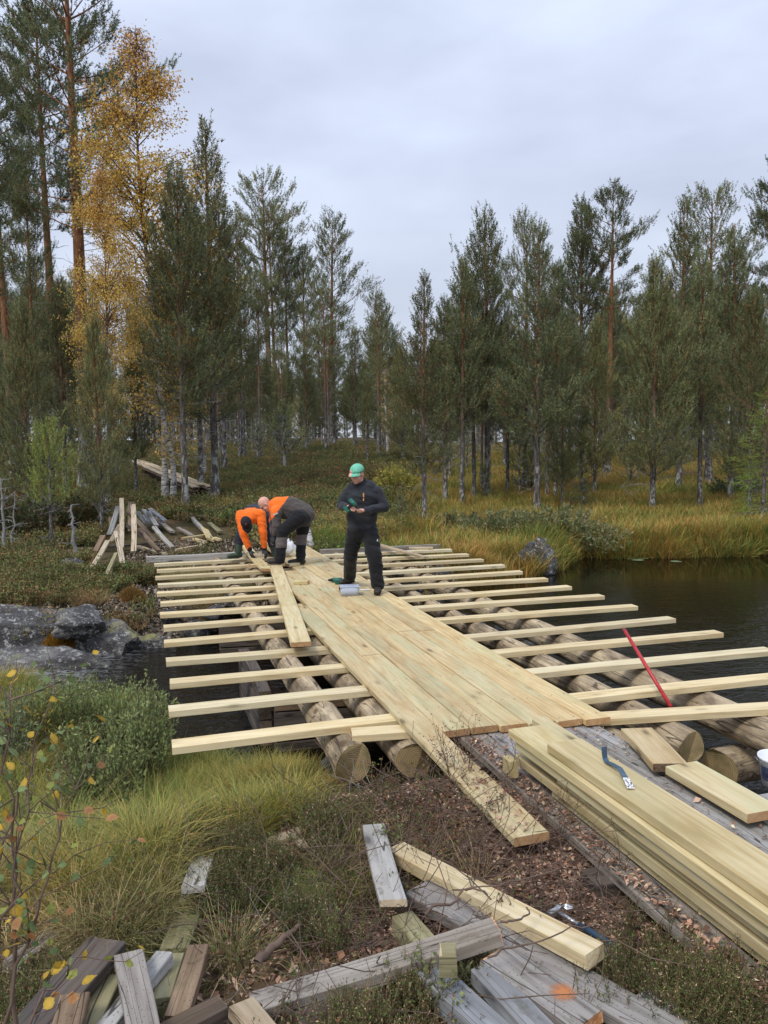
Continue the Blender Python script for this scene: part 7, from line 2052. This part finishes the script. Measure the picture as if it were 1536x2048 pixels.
mesh_blob('shirt', [('c', nk, nk + (chest - nk) * 0.3, 0.085, 0.12), ('c', shL + Vector((0.02, 0, 0)), shR - Vector((0.02, 0, 0)), 0.098, 0.098), ('c', nk + (chest - nk) * 0.4, chest + (pel - chest) * 0.02, 0.150, 0.170, (1.12, 0.9)),
                    ('c', shL, elL, 0.092, 0.070), ('c', elL, wrL - (wrL - elL).normalized() * 0.05, 0.070, 0.050), ('c', shR, elR, 0.092, 0.070), ('c', elR, wrR - (wrR - elR).normalized() * 0.05, 0.070, 0.050)], 0.011, m_orange, wb, 0.014, 6, 3, 9.0)
mesh_blob('vest', [('c', chest + (pel - chest) * 0.10 + Vector((0, 0, 0.012)), pel, 0.172, 0.175, (1.1, 0.9)), ('c', chest + Vector((0.10, 0.05, 0.02)), chest + Vector((0.16, 0.10, -0.16)), 0.10, 0.09)], 0.012, m_navy, wb, 0.014, 7, 3)
mesh_blob('cuffs', [('c', wrL - (wrL - elL).normalized() * 0.055, wrL - (wrL - elL).normalized() * 0.02, 0.050, 0.048), ('c', wrR - (wrR - elR).normalized() * 0.055, wrR - (wrR - elR).normalized() * 0.02, 0.050, 0.048)], 0.009, m_blackc, wb, 0.003, 8, 2)
mesh_blob('trousers', [('c', pel + Vector((0, 0.02, 0)), hiL, 0.165, 0.13), ('c', pel, hiR, 0.16, 0.13), ('c', hiL, knL, 0.125, 0.088), ('c', knL, knL + (anL - knL) * 0.25, 0.088, 0.082), ('c', hiR, knR, 0.125, 0.088), ('c', knR, knR + (anR - knR) * 0.35, 0.088, 0.082)], 0.012, m_navy, wb, 0.013, 9, 3)
for a_, k_, tx in ((anL, knL, (-0.26, -0.12, 0)), (anR, knR, (0.10, -0.24, 0))):
    d = Vector(tx).normalized(); b0 = a_.z - 0.10
    mesh_blob('rubber_boot', [('c', k_ + (a_ - k_) * 0.18, a_, 0.076, 0.062), ('c', a_, Vector((a_.x, a_.y, b0 + 0.055)), 0.062, 0.055), ('c', a_ - d * 0.03 + Vector((0, 0, b0 + 0.05 - a_.z)), a_ + d * 0.17 + Vector((0, 0, b0 + 0.042 - a_.z)), 0.050, 0.042, (1.1, 0.95))], 0.010, m_rubber, wb, 0.003, 5, 3)
hat2, brim2 = cap_obj(wb, hg, hR, simple('black_cap_cloth', (0.015, 0.016, 0.02), 0.8), simple('black_cap_brim', (0.015, 0.016, 0.02), 0.8), 1.08)
em = bmesh_obj('cap_emblem', lambda bm: [cyl(bm, (0.011 * math.cos(a), 0.011 * math.sin(a), 0), (0.011 * math.cos(a + 0.9), 0.011 * math.sin(a + 0.9), 0), 0.003, 0.003, 6) for a in [0.8 + 0.9 * k for k in range(6)]], simple('red_thread', (0.62, 0.05, 0.04), 0.6))
em.parent = wb; em.matrix_parent_inverse = PINV[wb.name]; ep = front(492, 1048, hat2, hg(0, 0.09, 0.08)); em.matrix_basis = Matrix.Translation(ep) @ (Vector((0, 0, CAM_H)) - ep).to_track_quat('Z', 'Y').to_matrix().to_4x4()

# ---- bending bald worker in brown jacket with orange shoulders
Y2 = 12.75
Q = lambda px, py, dy=0.0: PY(px, py, Y2 + dy)
wc = thing('person', PZ(585, 1132, 0), 'bald worker bending over in side view in a brown jacket with orange shoulders', 'person', 'people building the bridge')
pel = Q(602, 1030, 0.05); mid = Q(578, 1016, 0.05); chest = Q(557, 1015, 0.02); nk = Q(543, 1011, 0.0); shN = Q(552, 1024, -0.17); shF = Q(550, 1016, 0.18)
hc = Q(530, 1008, -0.02); hup = Vector((-0.80, -0.15, 0.42)); hf = Vector((-0.48, -0.15, -0.86))
hp, hg, hR = head_prims(hc, hup, hf, 1.04)
elN = Q(553, 1050, -0.20); wrN = Q(549, 1072, -0.14); elF = Q(548, 1044, 0.22); wrF = Q(546, 1072, 0.16)
hiN = Q(598, 1036, -0.12); hiF = Q(608, 1036, 0.14); knN = Q(566, 1062, -0.22); knF = Q(603, 1074, 0.16); anN = Q(559, 1112, -0.20); anF = Q(601, 1114, 0.10); anN.z = 0.14; anF.z = 0.12
sk = hp + [('c', hc - hup * 0.04, nk, 0.056, 0.062), ('c', nk, chest, 0.07, 0.13), ('c', chest, mid, 0.13, 0.135), ('c', mid, pel, 0.135, 0.135), ('c', shN, shF, 0.06, 0.06), ('c', shN, elN, 0.05, 0.042), ('c', elN, wrN, 0.04, 0.03), ('c', shF, elF, 0.05, 0.042), ('c', elF, wrF, 0.04, 0.03),
           ('c', pel, hiN, 0.11, 0.09), ('c', pel, hiF, 0.11, 0.09), ('c', hiN, knN, 0.085, 0.06), ('c', knN, anN, 0.055, 0.04), ('c', hiF, knF, 0.085, 0.06), ('c', knF, anF, 0.055, 0.04)]
sk += capsule_hand(wrN, (-0.1, 0.1, -1), (0, 1, 0), side=-1, curl=0.6) + capsule_hand(wrF, (-0.1, 0.0, -1), (0, -1, 0), side=1, curl=0.6)
mesh_blob('body', sk, 0.0085, m_skin, wc, 0, 3, 2)
eyes(wc, hg, 1.04)
for w_, e_, n_, sd_ in ((wrN, elN, (0, 1, 0), -1), (wrF, elF, (0, -1, 0), 1)):
    mesh_blob('gloves', [('c', w_ - (w_ - e_).normalized() * 0.03, w_, 0.038, 0.036)] + [('c', a[1], a[2], a[3] * 1.16, a[4] * 1.16) if a[0] == 'c' else ('e', a[1], tuple(x * 1.18 for x in a[2]), a[3]) for a in capsule_hand(w_, (-0.1, 0.1 if sd_ < 0 else 0, -1), n_, side=sd_, curl=0.6)], 0.007, m_glove, wc, 0.002, 4, 2)
axv = (nk - pel).normalized()
def jmat(c):
    t = (c - np.array(pel)) @ np.array(axv) / (nk - pel).length
    slope = (c[:, 2] - mid.z) * 0.8
    return ((t + slope > 0.72)).astype(int)
mesh_blob('jacket', [('c', nk, chest, 0.080, 0.155), ('c', shN * 0.8 + chest * 0.2, shF * 0.8 + chest * 0.2, 0.10, 0.10), ('c', chest, mid, 0.175, 0.19, (0.95, 1.05)), ('c', mid, pel + Vector((0.03, 0, 0.0)), 0.19, 0.195, (0.95, 1.05)),
                     ('c', shN, elN, 0.092, 0.075), ('c', elN, elN + (wrN - elN) * 0.75, 0.072, 0.052), ('c', shF, elF, 0.092, 0.075), ('c', elF, elF + (wrF - elF) * 0.75, 0.072, 0.052)], 0.011, m_brownc, wc, 0.016, 12, 3, 8.0, jmat, [m_brownc, m_orange])
def tmat(c):
    o_ = np.zeros(len(c), int)
    z = c[:, 2]; o_[(z < knF.z + 0.05) & (z > 0.34)] = 1
    return o_
mesh_blob('trousers', [('c', pel + Vector((0.03, 0, -0.02)), hiN, 0.180, 0.145), ('c', pel, hiF, 0.17, 0.14), ('c', hiN, knN, 0.138, 0.100), ('c', knN, anN, 0.096, 0.084), ('c', hiF, knF, 0.132, 0.096), ('c', knF, anF, 0.094, 0.080)], 0.012, m_blackc, wc, 0.015, 13, 3, 8.0, tmat, [m_blackc, m_kneec])
boot(wc, anN, anN + Vector((-0.3, -0.03, 0)), m_boot, 0.02, zs=0.07); boot(wc, anF, anF + Vector((-0.3, 0.0, 0)), m_boot, 0.02, zs=0.018)
patch('reflective_tape', Q(546, 1030, -0.29), Q(556, 1026, -0.29), 0.02, simple('reflective_tape', (0.45, 0.45, 0.46), 0.4), wc)
